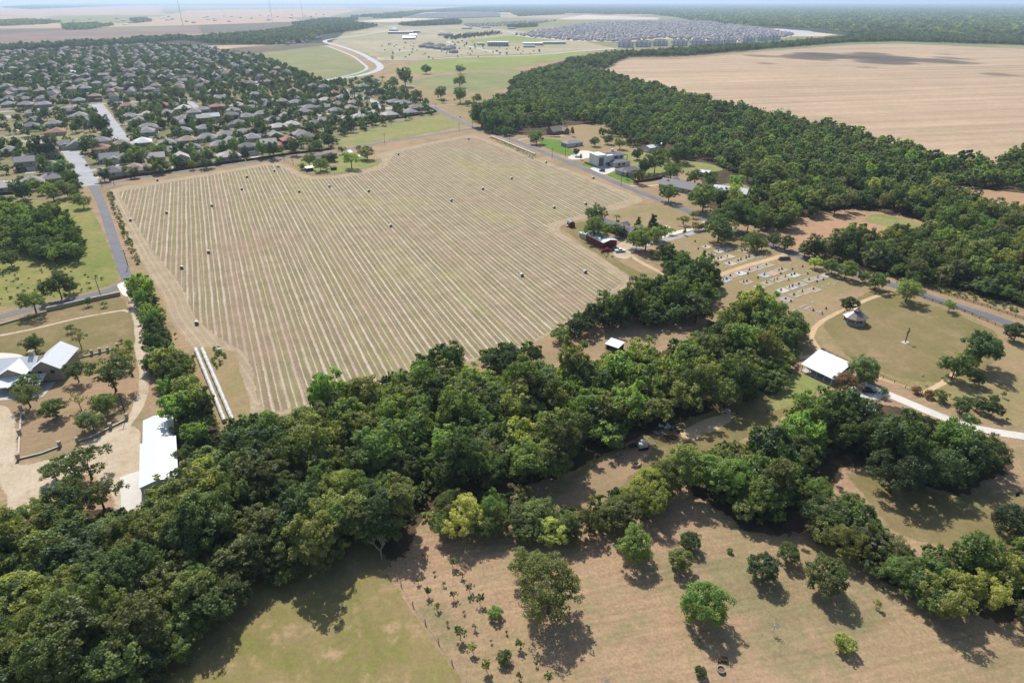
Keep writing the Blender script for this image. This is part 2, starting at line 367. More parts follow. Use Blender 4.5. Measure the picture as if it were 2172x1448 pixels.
def resample(P, step, closed=True):
    out = []; n = len(P)
    for i in range(n if closed else n - 1):
        a = Vector(P[i]); b = Vector(P[(i + 1) % n]); L = (b - a).length; k = max(1, int(L / step))
        for j in range(k): out.append(a.lerp(b, j / k))
    if not closed: out.append(Vector(P[-1]))
    return out
def smooth_loop(P, it=2, closed=True):
    for _ in range(it):
        n = len(P); Q = []
        for i in range(n):
            if not closed and i in (0, n - 1): Q.append(P[i]); continue
            Q.append((P[i - 1] + P[i] * 2 + P[(i + 1) % n]) / 4)
        P = Q
    return P
LAY = [0]
def zlev(lv, d):                                            # every sheet gets a height of its own
    LAY[0] += 1
    return (lv + (LAY[0] % 9) * 0.1) * 0.004 * max(1.0, d / 350.0)
def patch(name, poly, mat, lv, feather=2.0, jit=0.6, step=None, px=True, rounds=2, kind='structure'):
    P = [Vector(G(*q)) if px else Vector(q) for q in poly]
    d = sum((q.length for q in P)) / len(P)
    step = step or max(2.0, d / 120.0)
    if d > 900: feather *= d / 900.0; jit *= d / 900.0
    P = smooth_loop(resample(P, step), rounds)
    n = len(P); area = sum(P[i].x * P[(i + 1) % n].y - P[(i + 1) % n].x * P[i].y for i in range(n))
    if area < 0: P.reverse()
    N = []
    for i in range(n):
        e = (P[(i + 2) % n] - P[i - 2]); e = e.normalized() if e.length > 1e-6 else Vector((1, 0)); N.append(Vector((e.y, -e.x)))
    O = [P[i] + N[i] * (jit * 2 * mnoise.noise(Vector((P[i].x, P[i].y, lv)) / (step * 2.5)) + feather * 0.4) for i in range(n)]
    I = [P[i] - N[i] * feather * 0.6 for i in range(n)]
    z = zlev(lv, max(60.0, d)); zz = lambda q: z
    vs = [(q.x, q.y, zz(q)) for q in O] + [(q.x, q.y, zz(q)) for q in I]
    fs = [(i, (i + 1) % n, n + (i + 1) % n, n + i) for i in range(n)]
    for t in geometry.tessellate_polygon([[Vector((q.x, q.y, 0)) for q in I]]): fs.append(tuple(n + k for k in t))
    me = bpy.data.meshes.new(name); me.from_pydata(vs, [], fs); me.materials.append(M[mat])
    a = me.attributes.new('edge', 'FLOAT', 'POINT'); a.data.foreach_set('value', [0.0] * n + [1.0] * n)
    bm = bmesh.new(); bm.from_mesh(me)
    for f in bm.faces:
        if f.normal.z < 0: f.normal_flip()
    bm.to_mesh(me); bm.free()
    o = link(name, me); o['kind'] = kind
    return o
def spline(P, step):
    P = [Vector(q) for q in P]; out = []
    for i in range(len(P) - 1):
        p0 = P[max(0, i - 1)]; p1 = P[i]; p2 = P[i + 1]; p3 = P[min(len(P) - 1, i + 2)]
        k = max(1, int((p2 - p1).length / step))
        for j in range(k):
            t = j / k
            out.append(0.5 * ((2 * p1) + (p2 - p0) * t + (2 * p0 - 5 * p1 + 4 * p2 - p3) * t * t + (3 * p1 - p0 - 3 * p2 + p3) * t ** 3))
    out.append(P[-1]); return out
def strip(name, pts, width, mat, lv, feather=0.35, px=True, step=6.0, kind='structure', jit=0.0, zadd=0.0):
    P = spline([G(*q) if px else q for q in pts], step); n = len(P)
    d = sum(q.length for q in P) / n; z = zlev(lv, max(60.0, d)) + zadd; vs = []; ed = []; fs = []
    for i, q in enumerate(P):
        e = (P[min(n - 1, i + 1)] - P[max(0, i - 1)]).normalized(); nn = Vector((e.y, -e.x)); w_ = (width[0] + (width[1] - width[0]) * i / (n - 1)) if hasattr(width, '__len__') else width
        for k, (o, a) in enumerate(((-w_ / 2, 0), (-w_ / 2 + feather, 1), (w_ / 2 - feather, 1), (w_ / 2, 0))):
            jj = jit * mnoise.noise(Vector((q.x * .2, q.y * .2, k))) if a == 0 else 0
            s_ = q + nn * (o + jj); vs.append((s_.x, s_.y, z)); ed.append(float(a))
        if i: b = 4 * (i - 1); fs += [(b + k, b + k + 1, b + k + 5, b + k + 4) for k in range(3)]
    me = bpy.data.meshes.new(name); me.from_pydata(vs, [], fs); me.materials.append(M[mat])
    at = me.attributes.new('edge', 'FLOAT', 'POINT'); at.data.foreach_set('value', ed)
    bm = bmesh.new(); bm.from_mesh(me); bmesh.ops.recalc_face_normals(bm, faces=bm.faces)
    for f in bm.faces:
        if f.normal.z < 0: f.normal_flip()
    bm.to_mesh(me); bm.free()
    o = link(name, me); o['kind'] = kind; return o
def kerb(pts, off, px=True):
    P = spline([G(*q) if px else q for q in pts], 6.0); n = len(P); vs = []; fs = []
    for i, q in enumerate(P):
        e = (P[min(n - 1, i + 1)] - P[max(0, i - 1)]).normalized(); nn = Vector((e.y, -e.x))
        for o, z in ((off - .12, 0.0), (off - .12, .14), (off + .12, .14), (off + .12, 0.0)):
            s_ = q + nn * o; vs.append((s_.x, s_.y, z))
        if i: b = 4 * (i - 1); fs += [(b + k, b + k + 1, b + k + 5, b + k + 4) for k in range(3)]
    me = bpy.data.meshes.new('kerb'); me.from_pydata(vs, [], fs); me.materials.append(M['concrete'])
    link('kerb', me)['kind'] = 'structure'

# the land itself: rings out to the horizon
radii = [0, 30, 60, 100, 150, 220, 320, 460, 650, 950, 1400, 2100, 3200, 5000, 8000, 13000, 22000, 40000, 70000]
NS = 64; vs = [(0, 0, 0)]; fs = []
for r_ in radii[1:]:
    for k in range(NS): vs.append((r_ * math.cos(2 * math.pi * k / NS), r_ * math.sin(2 * math.pi * k / NS), 0))
for k in range(NS): fs.append((0, 1 + k, 1 + (k + 1) % NS))
for i in range(len(radii) - 2):
    a = 1 + i * NS; b = a + NS
    for k in range(NS): fs.append((a + k, b + k, b + (k + 1) % NS, a + (k + 1) % NS))
me = bpy.data.meshes.new('ground'); me.from_pydata(vs, [], fs)
def land_mat():
    """pasture close by; beyond two kilometres the land breaks into fields, woods and stubble"""
    t = NT('land'); p = t.pos()
    n1 = t.noise(p, 0.022, 4, 0.6); n2 = t.noise(p, 0.2, 4, 0.65); n3 = t.noise(p, 1.6, 3, 0.7)
    c = t.mix(t.smooth(t.math('ADD', t.math('MULTIPLY', n1, .7), t.math('MULTIPLY', n2, .3)), 0.4, 0.6), C_(174,145,116,.88), C_(158,137,104,.88))
    of = t.n('ShaderNodeVectorMath', operation='ADD'); t.l(p, of.inputs[0]); of.inputs[1].default_value = (211, 57, 0)
    n5 = t.noise(of.outputs[0], 0.035, 4, 0.65)
    c = t.mix(t.math('MULTIPLY', t.smooth(t.math('ADD', t.math('MULTIPLY', n5, .7), t.math('MULTIPLY', n2, .3)), 0.47, 0.6), 0.7), c, C_(130,126,90,.86))
    c = t.mix(t.math('MULTIPLY', t.smooth(t.noise(of.outputs[0], 0.06, 3, 0.6), 0.55, 0.7), 0.6), c, C_(178,142,116,.88))
    m = t.along(p, R(-12), (0.03, 0.6, 1.0)); s1 = t.noise(m, 1.6, 2, 0.5)
    v = t.math('MULTIPLY', t.math('ADD', t.math('MULTIPLY', t.math('SUBTRACT', n3, .5), .9), 1.0), t.math('ADD', t.math('MULTIPLY', t.math('SUBTRACT', s1, .5), .5), 1.0))
    v = t.math('MULTIPLY', v, t.math('ADD', t.math('MULTIPLY', t.math('SUBTRACT', n2, .5), .6), 1.0))
    v = t.math('MULTIPLY', v, t.math('ADD', t.math('MULTIPLY', t.math('SUBTRACT', t.noise(p, 0.7, 4, 0.75), .5), .8), 1.0))
    cc = t.n('ShaderNodeVectorMath', operation='SCALE'); t.l(c, cc.inputs[0]); t.l(v, cc.inputs['Scale'])
    vo = t.n('ShaderNodeTexVoronoi'); vo.inputs['Scale'].default_value = 0.0011; t.l(t.mapping(p, R(20), (1, 0.8, 1)), vo.inputs['Vector'])
    sp = t.n('ShaderNodeSeparateColor'); t.l(vo.outputs['Color'], sp.inputs[0])
    fc = t.ramp(sp.outputs[0], [(0, C_(150,146,104,.86)), (.25, C_(132,138,90,.86)), (.4, C_(188,164,138,.86)), (.6, C_(150,134,116,.86)), (.75, C_(128,134,88,.86)), (.9, C_(190,168,142,.86))], 'CONSTANT')
    ln = t.n('ShaderNodeVectorMath', operation='LENGTH'); t.l(p, ln.inputs[0])
    c2 = t.mix(t.smooth(ln.outputs['Value'], 1500, 2600), cc.outputs[0], fc)
    return t.finish(c2, 0.95, 0.05, bump=n3, bstr=0.25, bdist=0.12)
me.materials.append(land_mat()); link('ground', me)['kind'] = 'structure'

# far land (seen almost edge-on)
FAR = [
 ('field', [(-300,112),(-300,60),(0,62),(300,62),(420,52),(560,62),(390,74),(220,86),(0,98)], 'f_brown', 2),
 ('field', [(-200,62),(-200,36),(200,34),(420,38),(620,38),(640,46),(400,54),(120,60)], 'f_tan', 3),
 ('field', [(420,54),(480,44),(640,48),(660,56),(560,64),(430,72)], 'f_dark', 4),
 ('field', [(330,38),(400,22),(620,20),(760,22),(700,36),(560,38)], 'f_tan', 4),
 ('woodland_floor', [(700,12),(1000,6),(1450,6),(2500,5),(2500,12),(1450,16),(1000,14)], 'f_wood', 3),
 ('field', [(-100,34),(0,16),(350,14),(340,30),(150,34)], 'f_tan', 5),
 ('field', [(60,46),(140,28),(270,33),(330,42),(290,50),(150,52)], 'f_green', 6),
 ('field', [(120,62),(140,62),(230,58),(60,68),(0,72),(0,64)], 'f_dark', 7),
 ('field', [(425,98),(520,90),(690,94),(770,140),(790,158),(700,166),(620,162),(540,132),(470,108)], 'f_green', 8),
 ('field', [(400,98),(560,88),(600,92),(520,100),(440,108)], 'f_tan', 9),
 ('field', [(440,110),(520,100),(690,92),(700,96),(560,112),(490,120)], 'f_dark', 10),
 ('field', [(700,84),(760,66),(830,54),(980,52),(1100,66),(1240,88),(1300,104),(1190,112),(1000,118),(830,128),(790,120)], 'f_dev', 8),
 ('field', [(805,108),(830,105),(900,112),(930,118),(860,124),(800,126)], 'f_pale', 10),
 ('field', [(790,92),(880,86),(890,96),(810,102)], 'f_dark', 9),
 ('field', [(820,152),(900,128),(1020,120),(1180,112),(1260,112),(1180,128),(1100,142),(1000,150),(880,158)], 'f_lime', 9),
 ('field', [(850,176),(920,162),(1080,146),(1110,150),(1090,180),(1040,196),(930,192)], 'f_green', 9),
 ('field', [(990,86),(1100,74),(1180,86),(1010,96)], 'f_lime', 10),
 ('field', [(1000,108),(1050,96),(1240,92),(1310,104),(1200,112),(1060,116)], 'f_pale', 10),
 ('field', [(760,56),(900,44),(1060,40),(1320,40),(1340,34),(1440,30),(1500,34),(1340,50),(1100,56),(900,52)], 'f_green', 7),
 ('field', [(750,46),(860,38),(940,40),(830,48)], 'f_pale', 8),
 ('field', [(1180,42),(1240,32),(1400,38),(1395,42)], 'f_pale', 9),
 ('field', [(1300,92),(1400,80),(1480,84),(1420,92),(1320,102)], 'f_lime', 10),
 ('field', [(1090,76),(1140,64),(1280,46),(1500,45),(1610,58),(1700,75),(1650,84),(1560,90),(1400,82),(1320,90),(1220,88),(1140,82)], 'f_pale', 8),
 ('field', [(1530,52),(1620,50),(1640,56),(1580,60)], 'f_tan', 9),
 ('field', [(1600,76),(1630,62),(1700,58),(1780,64),(1810,70),(1740,78),(1690,78)], 'f_pale', 10),
 ('pond', [(1640,66),(1700,60),(1760,66),(1760,70),(1700,74),(1660,72)], 'f_road', 11),
 ('field', [(1690,26),(1760,20),(1900,14),(1960,18),(1840,22),(1740,30)], 'f_tan', 8),
 ('field', [(1880,18),(2000,14),(2172,12),(2172,18),(2000,22)], 'f_tan', 9),
 ('field', [(1985,84),(2172,80),(2172,92),(2000,92)], 'f_pale', 9),
 ('field', [(1970,52),(2010,40),(2030,42),(2000,56)], 'f_tan', 9),
 ('field', [(1440,8),(1700,6),(1700,10),(1460,12)], 'f_green', 6),
 ('woodland_floor', [(1420,34),(1500,14),(1700,10),(2172,8),(2400,10),(2400,96),(1900,88),(1800,76),(1640,60),(1500,50)], 'f_wood', 5),
 ('woodland_floor', [(0,114),(0,96),(300,84),(560,64),(700,48),(760,46),(700,92),(420,98),(330,90)], 'f_wood', 9),
]
for nm, P, m_, lv in FAR: patch(nm, P, m_, lv, feather=3.0, jit=2.0, rounds=1)

# the near and middle ground
patch('field', [(1276,158),(1296,134),(1340,126),(1440,126),(1620,110),(1800,96),(1905,93),(2172,104),(2400,112),(2600,345),(2172,336),(2110,356),(2030,356),(1880,314),(1700,268),(1550,234),(1400,196),(1290,168)], 'wheat', 6, 4, 2)
patch('yards', [(-260,430),(0,425),(150,425),(190,384),(520,344),(700,318),(735,285),(935,243),(870,192),(780,160),(700,170),(560,118),(400,96),(330,92),(0,112),(-300,116)], 'yard', 3, 3, 1)
patch('meadow', [(690,290),(700,278),(800,258),(930,242),(990,266),(900,284),(800,300),(720,312)], 'green', 5, 3, 1.2)
patch('meadow', [(-200,470),(0,430),(110,425),(186,432),(215,480),(255,585),(240,604),(100,640),(0,652),(-200,690)], 'scrub_g', 3, 2.5, 1.0)
patch('lawn', [(-200,700),(0,684),(150,650),(262,630),(292,700),(300,760),(240,800),(60,820),(-200,820)], 'meadow', 3, 2, 0.8)
patch('yard', [(-200,840),(0,850),(150,800),(270,790),(262,880),(130,940),(45,965),(0,1000),(-200,1000)], 'dirt', 3, 2, 0.8)
patch('meadow', [(300,1448),(420,1400),(540,1300),(700,1235),(812,1200),(850,1260),(990,1462),(900,1520),(300,1520)], 'fgmeadow', 3, 1.2, 0.4)
patch('meadow', [(640,1100),(770,1120),(840,1200),(700,1260),(520,1340),(380,1448),(200,1448)], 'meadow', 2, 4, 0.8)
patch('lawn', [(1380,540),(1430,505),(1520,488),(1640,520),(1730,552),(1860,606),(1960,640),(2172,712),(2300,760),(2300,960),(2172,910),(2000,858),(1880,806),(1740,735),(1660,690),(1540,640),(1480,570)], 'cem_lawn', 4, 2, 0.8)
patch('lawn', [(1745,690),(1800,640),(1860,612),(1990,652),(2110,700),(2130,740),(2080,800),(2000,812),(1920,806),(1800,760)], 'meadow', 5, 3, 0.8)
patch('lawn', [(1280,462),(1395,428),(1500,470),(1490,490),(1400,505),(1330,490)], 'cem_lawn', 5, 2, 0.6)
patch('lawn', [(1185,480),(1240,468),(1300,500),(1260,520),(1300,545),(1360,580),(1410,600),(1345,590),(1280,548)], 'meadow', 5, 1.5, 0.5)
patch('lawn', [(1224,486),(1240,484),(1252,498),(1238,500)], 'lush', 6, 1.5, 0.4)
patch('field', [(1610,496),(1700,456),(1800,443),(1920,456),(1965,474),(1900,498),(1800,520),(1740,536),(1690,530),(1640,514)], 'plough', 4, 2.5, 1.0)
patch('field', [(1850,452),(1965,474),(1930,492),(1830,468)], 'green', 5, 2.5, 1.0)
patch('field', [(2030,398),(2110,404),(2250,420),(2250,445),(2120,436),(2050,412)], 'plough', 4, 2.5, 1.0)
patch('clearing', [(1150,730),(1240,690),(1340,690),(1440,690),(1500,650),(1520,600),(1460,560),(1560,560),(1540,660),(1480,720),(1330,745),(1200,765),(1060,800),(1070,760)], 'dirt', 3, 2, 0.8)
patch('clearing', [(1150,1060),(1250,980),(1330,940),(1460,890),(1560,850),(1640,820),(1700,790),(1750,810),(1720,850),(1640,900),(1560,940),(1400,980),(1330,1050),(1200,1100)], 'meadow', 3, 2, 0.8)
patch('clearing', [(1430,920),(1500,885),(1580,870),(1540,900),(1470,935)], 'caliche', 4, 2, 0.8)
patch('clearing', [(1170,1060),(1300,960),(1390,940),(1360,990),(1260,1080)], 'dirt', 4, 2, 0.8)
patch('lawn', [(1640,800),(1690,790),(1760,815),(1700,850),(1620,880)], 'green', 4, 2, 0.8)
patch('lawn', [(1790,1000),(1880,1010),(2020,1060),(2172,1040),(2172,1160),(2000,1160),(1900,1130)], 'meadow', 3, 3, 0.8)
for P in ([(0,1125),(110,1085),(220,1075),(300,1085),(350,1010),(400,960),(500,905),(620,880),(720,835),(860,790),(930,765),(1000,790),(1100,800),(1290,765),(1400,745),(1500,710),(1560,650),(1690,700),(1680,810),(1500,880),(1330,940),(1190,1010),(900,1090),(860,1180),(700,1230),(560,1300),(400,1420),(380,1470),(-150,1470),(-150,1130)],
          [(260,590),(310,595),(350,710),(410,800),(470,900),(400,965),(350,850),(320,730)],
          [(1400,985),(1590,945),(1720,860),(1900,860),(2130,940),(2150,985),(2040,1050),(1900,1010),(1780,990),(1720,1120),(1600,1140)],
          [(1700,1110),(1830,1080),(1960,1190),(2172,1140),(2300,1200),(2300,1320),(2090,1310),(1930,1260)],
          [(1000,240),(1070,205),(1100,155),(1200,128),(1290,152),(1550,218),(1880,292),(2172,310),(2400,330),(2400,660),(2172,650),(1950,595),(1760,548),(1500,440),(1480,350),(1300,300),(1080,285)]):
    patch('woodland_floor', P, 'floor', 1, 4, 1.5)

# the hay field: headland swaths all round, straight rows inside
FIELD = [(222,402),(330,384),(470,362),(588,341),(612,352),(655,374),(720,372),(800,352),(812,340),(790,330),(830,318),(920,300),(1000,284),(1035,296),(1135,333),(1240,372),(1345,412),(1376,424),(1345,436),(1250,462),(1190,476),(1186,490),(1290,553),(1346,592),(1340,608),(1250,660),(1165,712),(1120,740),(1040,760),(930,785),(820,815),(690,860),(590,885),(500,905),(466,850),(430,780),(408,745),(380,712),(352,672),(345,636),(322,598),(296,555),(270,505),(246,452)]
def headland():
    P = smooth_loop(resample([Vector(G(*q)) for q in FIELD], 4.0), 5)
    n = len(P); area = sum(P[i].x * P[(i + 1) % n].y - P[(i + 1) % n].x * P[i].y for i in range(n))
    if area < 0: P.reverse()
    N = []
    for i in range(n):
        e = (P[(i + 3) % n] - P[i - 3]).normalized(); N.append(Vector((e.y, -e.x)))
    N = smooth_loop(N, 6); rows = [0.0, 1.6, 18.0]
    z = 0.014; vs = []; row = []; ed = []
    for k, r_ in enumerate(rows):
        for i in range(n):
            q = P[i] - N[i].normalized() * r_; vs.append((q.x, q.y, z - 0.0004 * r_)); row.append(r_ + 1.0); ed.append(0.0 if k == 0 else 1.0)
    fs = [(k * n + i, k * n + (i + 1) % n, (k + 1) * n + (i + 1) % n, (k + 1) * n + i) for k in range(2) for i in range(n)]
    for t in geometry.tessellate_polygon([[Vector((vs[2 * n + i][0], vs[2 * n + i][1], 0)) for i in range(n)]]): fs.append(tuple(2 * n + k for k in t))
    me = bpy.data.meshes.new('hay_field'); me.from_pydata(vs, [], fs); me.materials.append(M['hay_head'])
    me.attributes.new('edge', 'FLOAT', 'POINT').data.foreach_set('value', ed)
    me.attributes.new('row', 'FLOAT', 'POINT').data.foreach_set('value', row)
    bm = bmesh.new(); bm.from_mesh(me)
    for f in bm.faces:
        if f.normal.z < 0: f.normal_flip()
    bm.to_mesh(me); bm.free(); link('hay_field', me)['kind'] = 'structure'
headland()
INNER = [(250,407),(340,390),(480,367),(586,348),(640,380),(730,378),(815,358),(838,324),(920,306),(1000,290),(1032,302),(1124,336),(1230,377),(1345,418),(1240,454),(1160,474),(1160,490),(1250,545),(1326,597),(1235,655),(1140,718),(1050,748),(930,776),(800,810),(670,855),(570,880),(548,850),(536,790),(524,745),(462,715),(412,675),(388,610),(348,560),(304,500),(272,446)]
patch('hay_rows', INNER, 'hay', 6, 4.0, 0.5, rounds=4)
patch('field_verge', [(400,735),(450,738),(500,745),(512,790),(540,900),(470,915),(430,830)], 'cem_lawn', 7, 2, 0.6)

# roads, streets, drives
RC = [(858,196),(920,228),(1000,268),(1070,290),(1125,312),(1200,342),(1330,397),(1430,436),(1500,466),(1560,492),(1640,523),(1720,552),(1790,577),(1900,606),(2000,640),(2090,668),(2172,698),(2400,786)]
RB = [(200,398),(300,377),(430,358),(560,340),(700,324),(800,304),(900,289),(1008,272)]
RA = [(186,384),(204,408),(222,450),(238,500),(258,560),(270,590)]
strip('road', RC, 6.4, 'asphalt', 9)
strip('road', RB, 5.6, 'asphalt', 10)
strip('road', RA, 5.4, 'asphalt', 11)
strip('road', [(276,588),(262,604),(230,616),(150,636),(60,656),(0,672),(-120,700)], 5.2, 'asphalt', 12)
STREETS = [([(150,322),(164,345),(178,372),(194,394)], 12.0), ([(205,221),(222,244),(240,270),(262,303)], 13.0),
           ([(-60,246),(0,246),(30,250)], 9), ([(-40,312),(60,300),(150,318)], 8.5), ([(0,238),(80,232),(150,226),(205,221)], 8.5),
           ([(205,221),(330,214),(420,207),(480,200),(560,192)], 8.5), ([(190,362),(240,356),(330,348)], 8),
           ([(300,310),(420,300),(520,296),(640,290)], 8), ([(380,262),(420,236),(400,215)], 8), ([(520,170),(545,176),(550,184)], 10),
           ([(726,188),(745,200),(790,214),(800,226),(830,232)], 10), ([(570,300),(600,296),(620,300)], 9), ([(640,240),(700,246),(760,240),(840,226)], 8),
           ([(330,168),(420,172),(520,168)], 8), ([(450,140),(470,146),(488,158)], 9)]
for P, w_ in STREETS: strip('street', P, w_, 'street', 9, 0.3)
for P, w_ in STREETS[:2]:
    kerb(P, w_ / 2 + .1); kerb(P, -w_ / 2 - .1)
FARROADS = [([(690,170),(760,162),(800,150),(806,140),(790,128),(760,112),(720,98),(690,90),(700,84),(760,76),(830,64),(836,58),(815,56)], 15),
            ([(680,172),(750,158),(778,146),(768,134),(745,118),(710,104),(684,95)], 7),
            ([(770,128),(900,126),(1000,121),(1120,118),(1240,108),(1320,102)], 14), ([(930,66),(985,80),(980,84),(950,90),(1000,100),(1070,117)], 12),
            ([(820,55),(690,46)], 14), ([(830,112),(900,104),(960,112)], 10), ([(1000,60),(1060,64),(1100,74)], 12), ([(1120,80),(1300,64),(1480,60)], 9), ([(1180,84),(1260,58),(1330,50)], 9), ([(1380,82),(1440,60),(1480,50)], 9), ([(1560,84),(1540,66),(1500,52)], 9), ([(820,60),(920,70),(990,80)], 9), ([(700,94),(830,88),(900,86)], 7),
            ([(1000,38),(1340,39),(1700,35),(1780,36)], 30), ([(40,50),(120,36),(220,34),(480,42),(700,38)], 16)]
for P, w_ in FARROADS: strip('road', P, w_, 'f_road', 12, 1.0, step=30)
# drives and tracks
strip('driveway', [(277,600),(284,640),(296,690),(296,735),(306,790),(304,830),(285,880),(262,910)], (5.0, 4.0), 'gravel', 7, 1.2, jit=1.0)
patch('driveway', [(262,900),(300,905),(300,1010),(305,1080),(250,1090),(230,1040),(180,1000),(110,1040),(70,1090),(20,1080),(-10,1000),(-40,900),(-40,860),(10,855),(32,880),(35,990),(140,965),(200,930)], 'gravel', 5, 2.0, 0.8)
strip('path', [(-60,722),(60,700),(160,676),(262,658),(290,665)], 2.4, 'gravel', 6, 0.9, jit=0.5)
patch('driveway', [(-60,745),(0,748),(45,750),(60,768),(0,775),(-60,780)], 'fresh', 7, 0.3, 0)
patch('driveway', [(254,1012),(303,995),(306,1070),(258,1088)], 'fresh', 8, 0.3, 0.0, rounds=0)
patch('driveway', [(245,602),(272,594),(285,614),(280,632),(262,630)], 'fresh', 13, 0.5, 0.1)
strip('track', [(1310,545),(1336,535),(1346,548),(1370,562),(1410,582),(1450,600)], 3.4, 'caliche', 7, 1.0, jit=0.5)
patch('driveway', [(1300,520),(1335,508),(1350,530),(1330,552),(1300,545)], 'gravel', 7, 1.5, 0.5)
strip('driveway', [(1340,528),(1400,512),(1450,500),(1500,484)], 3.8, 'street', 8, 0.4)
strip('driveway', [(1395,505),(1440,492),(1480,482),(1500,470)], 4.2, 'fresh', 9, 0.3)
strip('track', [(1674,536),(1640,548),(1590,562),(1530,582),(1500,596)], 4.2, 'caliche', 7, 1.0, jit=0.4)
strip('track', [(1894,622),(1860,628),(1800,652),(1745,680),(1728,695),(1720,715),(1740,745),(1800,774),(1880,806),(1960,832),(2000,812),(2030,786)], 2.8, 'caliche', 7, 0.9, jit=0.5)
strip('track', [(1694,758),(1740,755),(1800,785),(1850,812)], 3.0, 'caliche', 6, 1.0, jit=0.4)
strip('driveway', [(1835,818),(1880,834),(1960,868),(2060,906),(2172,925),(2350,960)], (4.4, 4.0), 'fresh', 8, 0.3)
patch('driveway', [(1800,822),(1835,808),(1880,835),(1870,850),(1815,850)], 'fresh', 7, 0.5, 0.2)
strip('driveway', [(1098,298),(1140,290),(1190,288),(1212,285)], 3.5, 'gravel', 6, 0.6)
patch('driveway', [(1200,335),(1236,318),(1260,322),(1262,332),(1238,338),(1212,340)], 'fresh', 7, 0.4, 0)
patch('driveway', [(1246,356),(1300,352),(1308,360),(1282,372)], 'fresh', 7, 0.4, 0)
strip('driveway', [(1338,394),(1380,394),(1412,390)], 3.5, 'gravel', 6, 0.5)
patch('lawn', [(1140,294),(1190,296),(1225,330),(1200,332),(1150,310)], 'lush', 5, 1, .3)
patch('lawn', [(1228,350),(1262,338),(1290,350),(1270,358)], 'lush', 5, 1, .3)
patch('lawn', [(1282,370),(1310,364),(1352,384),(1335,392)], 'lush', 5, 1, .3)
patch('lawn', [(1320,315),(1400,330),(1420,350),(1380,385),(1330,350)], 'green', 4, 2, .5)
patch('lawn', [(1180,270),(1300,258),(1330,300),(1260,330),(1190,295)], 'cem_lawn', 4, 2, .5)
patch('lawn', [(1430,340),(1500,345),(1540,360),(1460,375)], 'green', 4, 2, .5)
patch('yard', [(1345,395),(1410,378),(1440,400),(1420,425),(1390,418)], 'dirt', 4, 2, .5)
patch('yard', [(1500,398),(1560,385),(1610,405),(1600,430),(1540,430)], 'green', 4, 2, .5)
patch('yard', [(620,352),(640,340),(700,330),(740,326),(790,338),(812,348),(730,366),(662,370)], 'green', 8, 1.2, .4)
strip('driveway', [(738,316),(745,324)], 4, 'fresh', 9, .4)
patch('lawn', [(860,192),(940,180),(1080,205),(1010,232),(1000,262),(930,226)], 'cem_lawn', 6, 2, 1)
strip('path', [(905,226),(960,222),(985,219)], 3, 'gravel', 8, .6)
patch('park_lawn', [(-40,300),(60,292),(130,288),(215,282),(222,296),(150,304),(40,312),(-40,316)], 'green', 6, 2, .6)
strip('path', [(-40,296),(60,288),(150,285),(214,280)], 2.2, 'fresh', 8, .3)
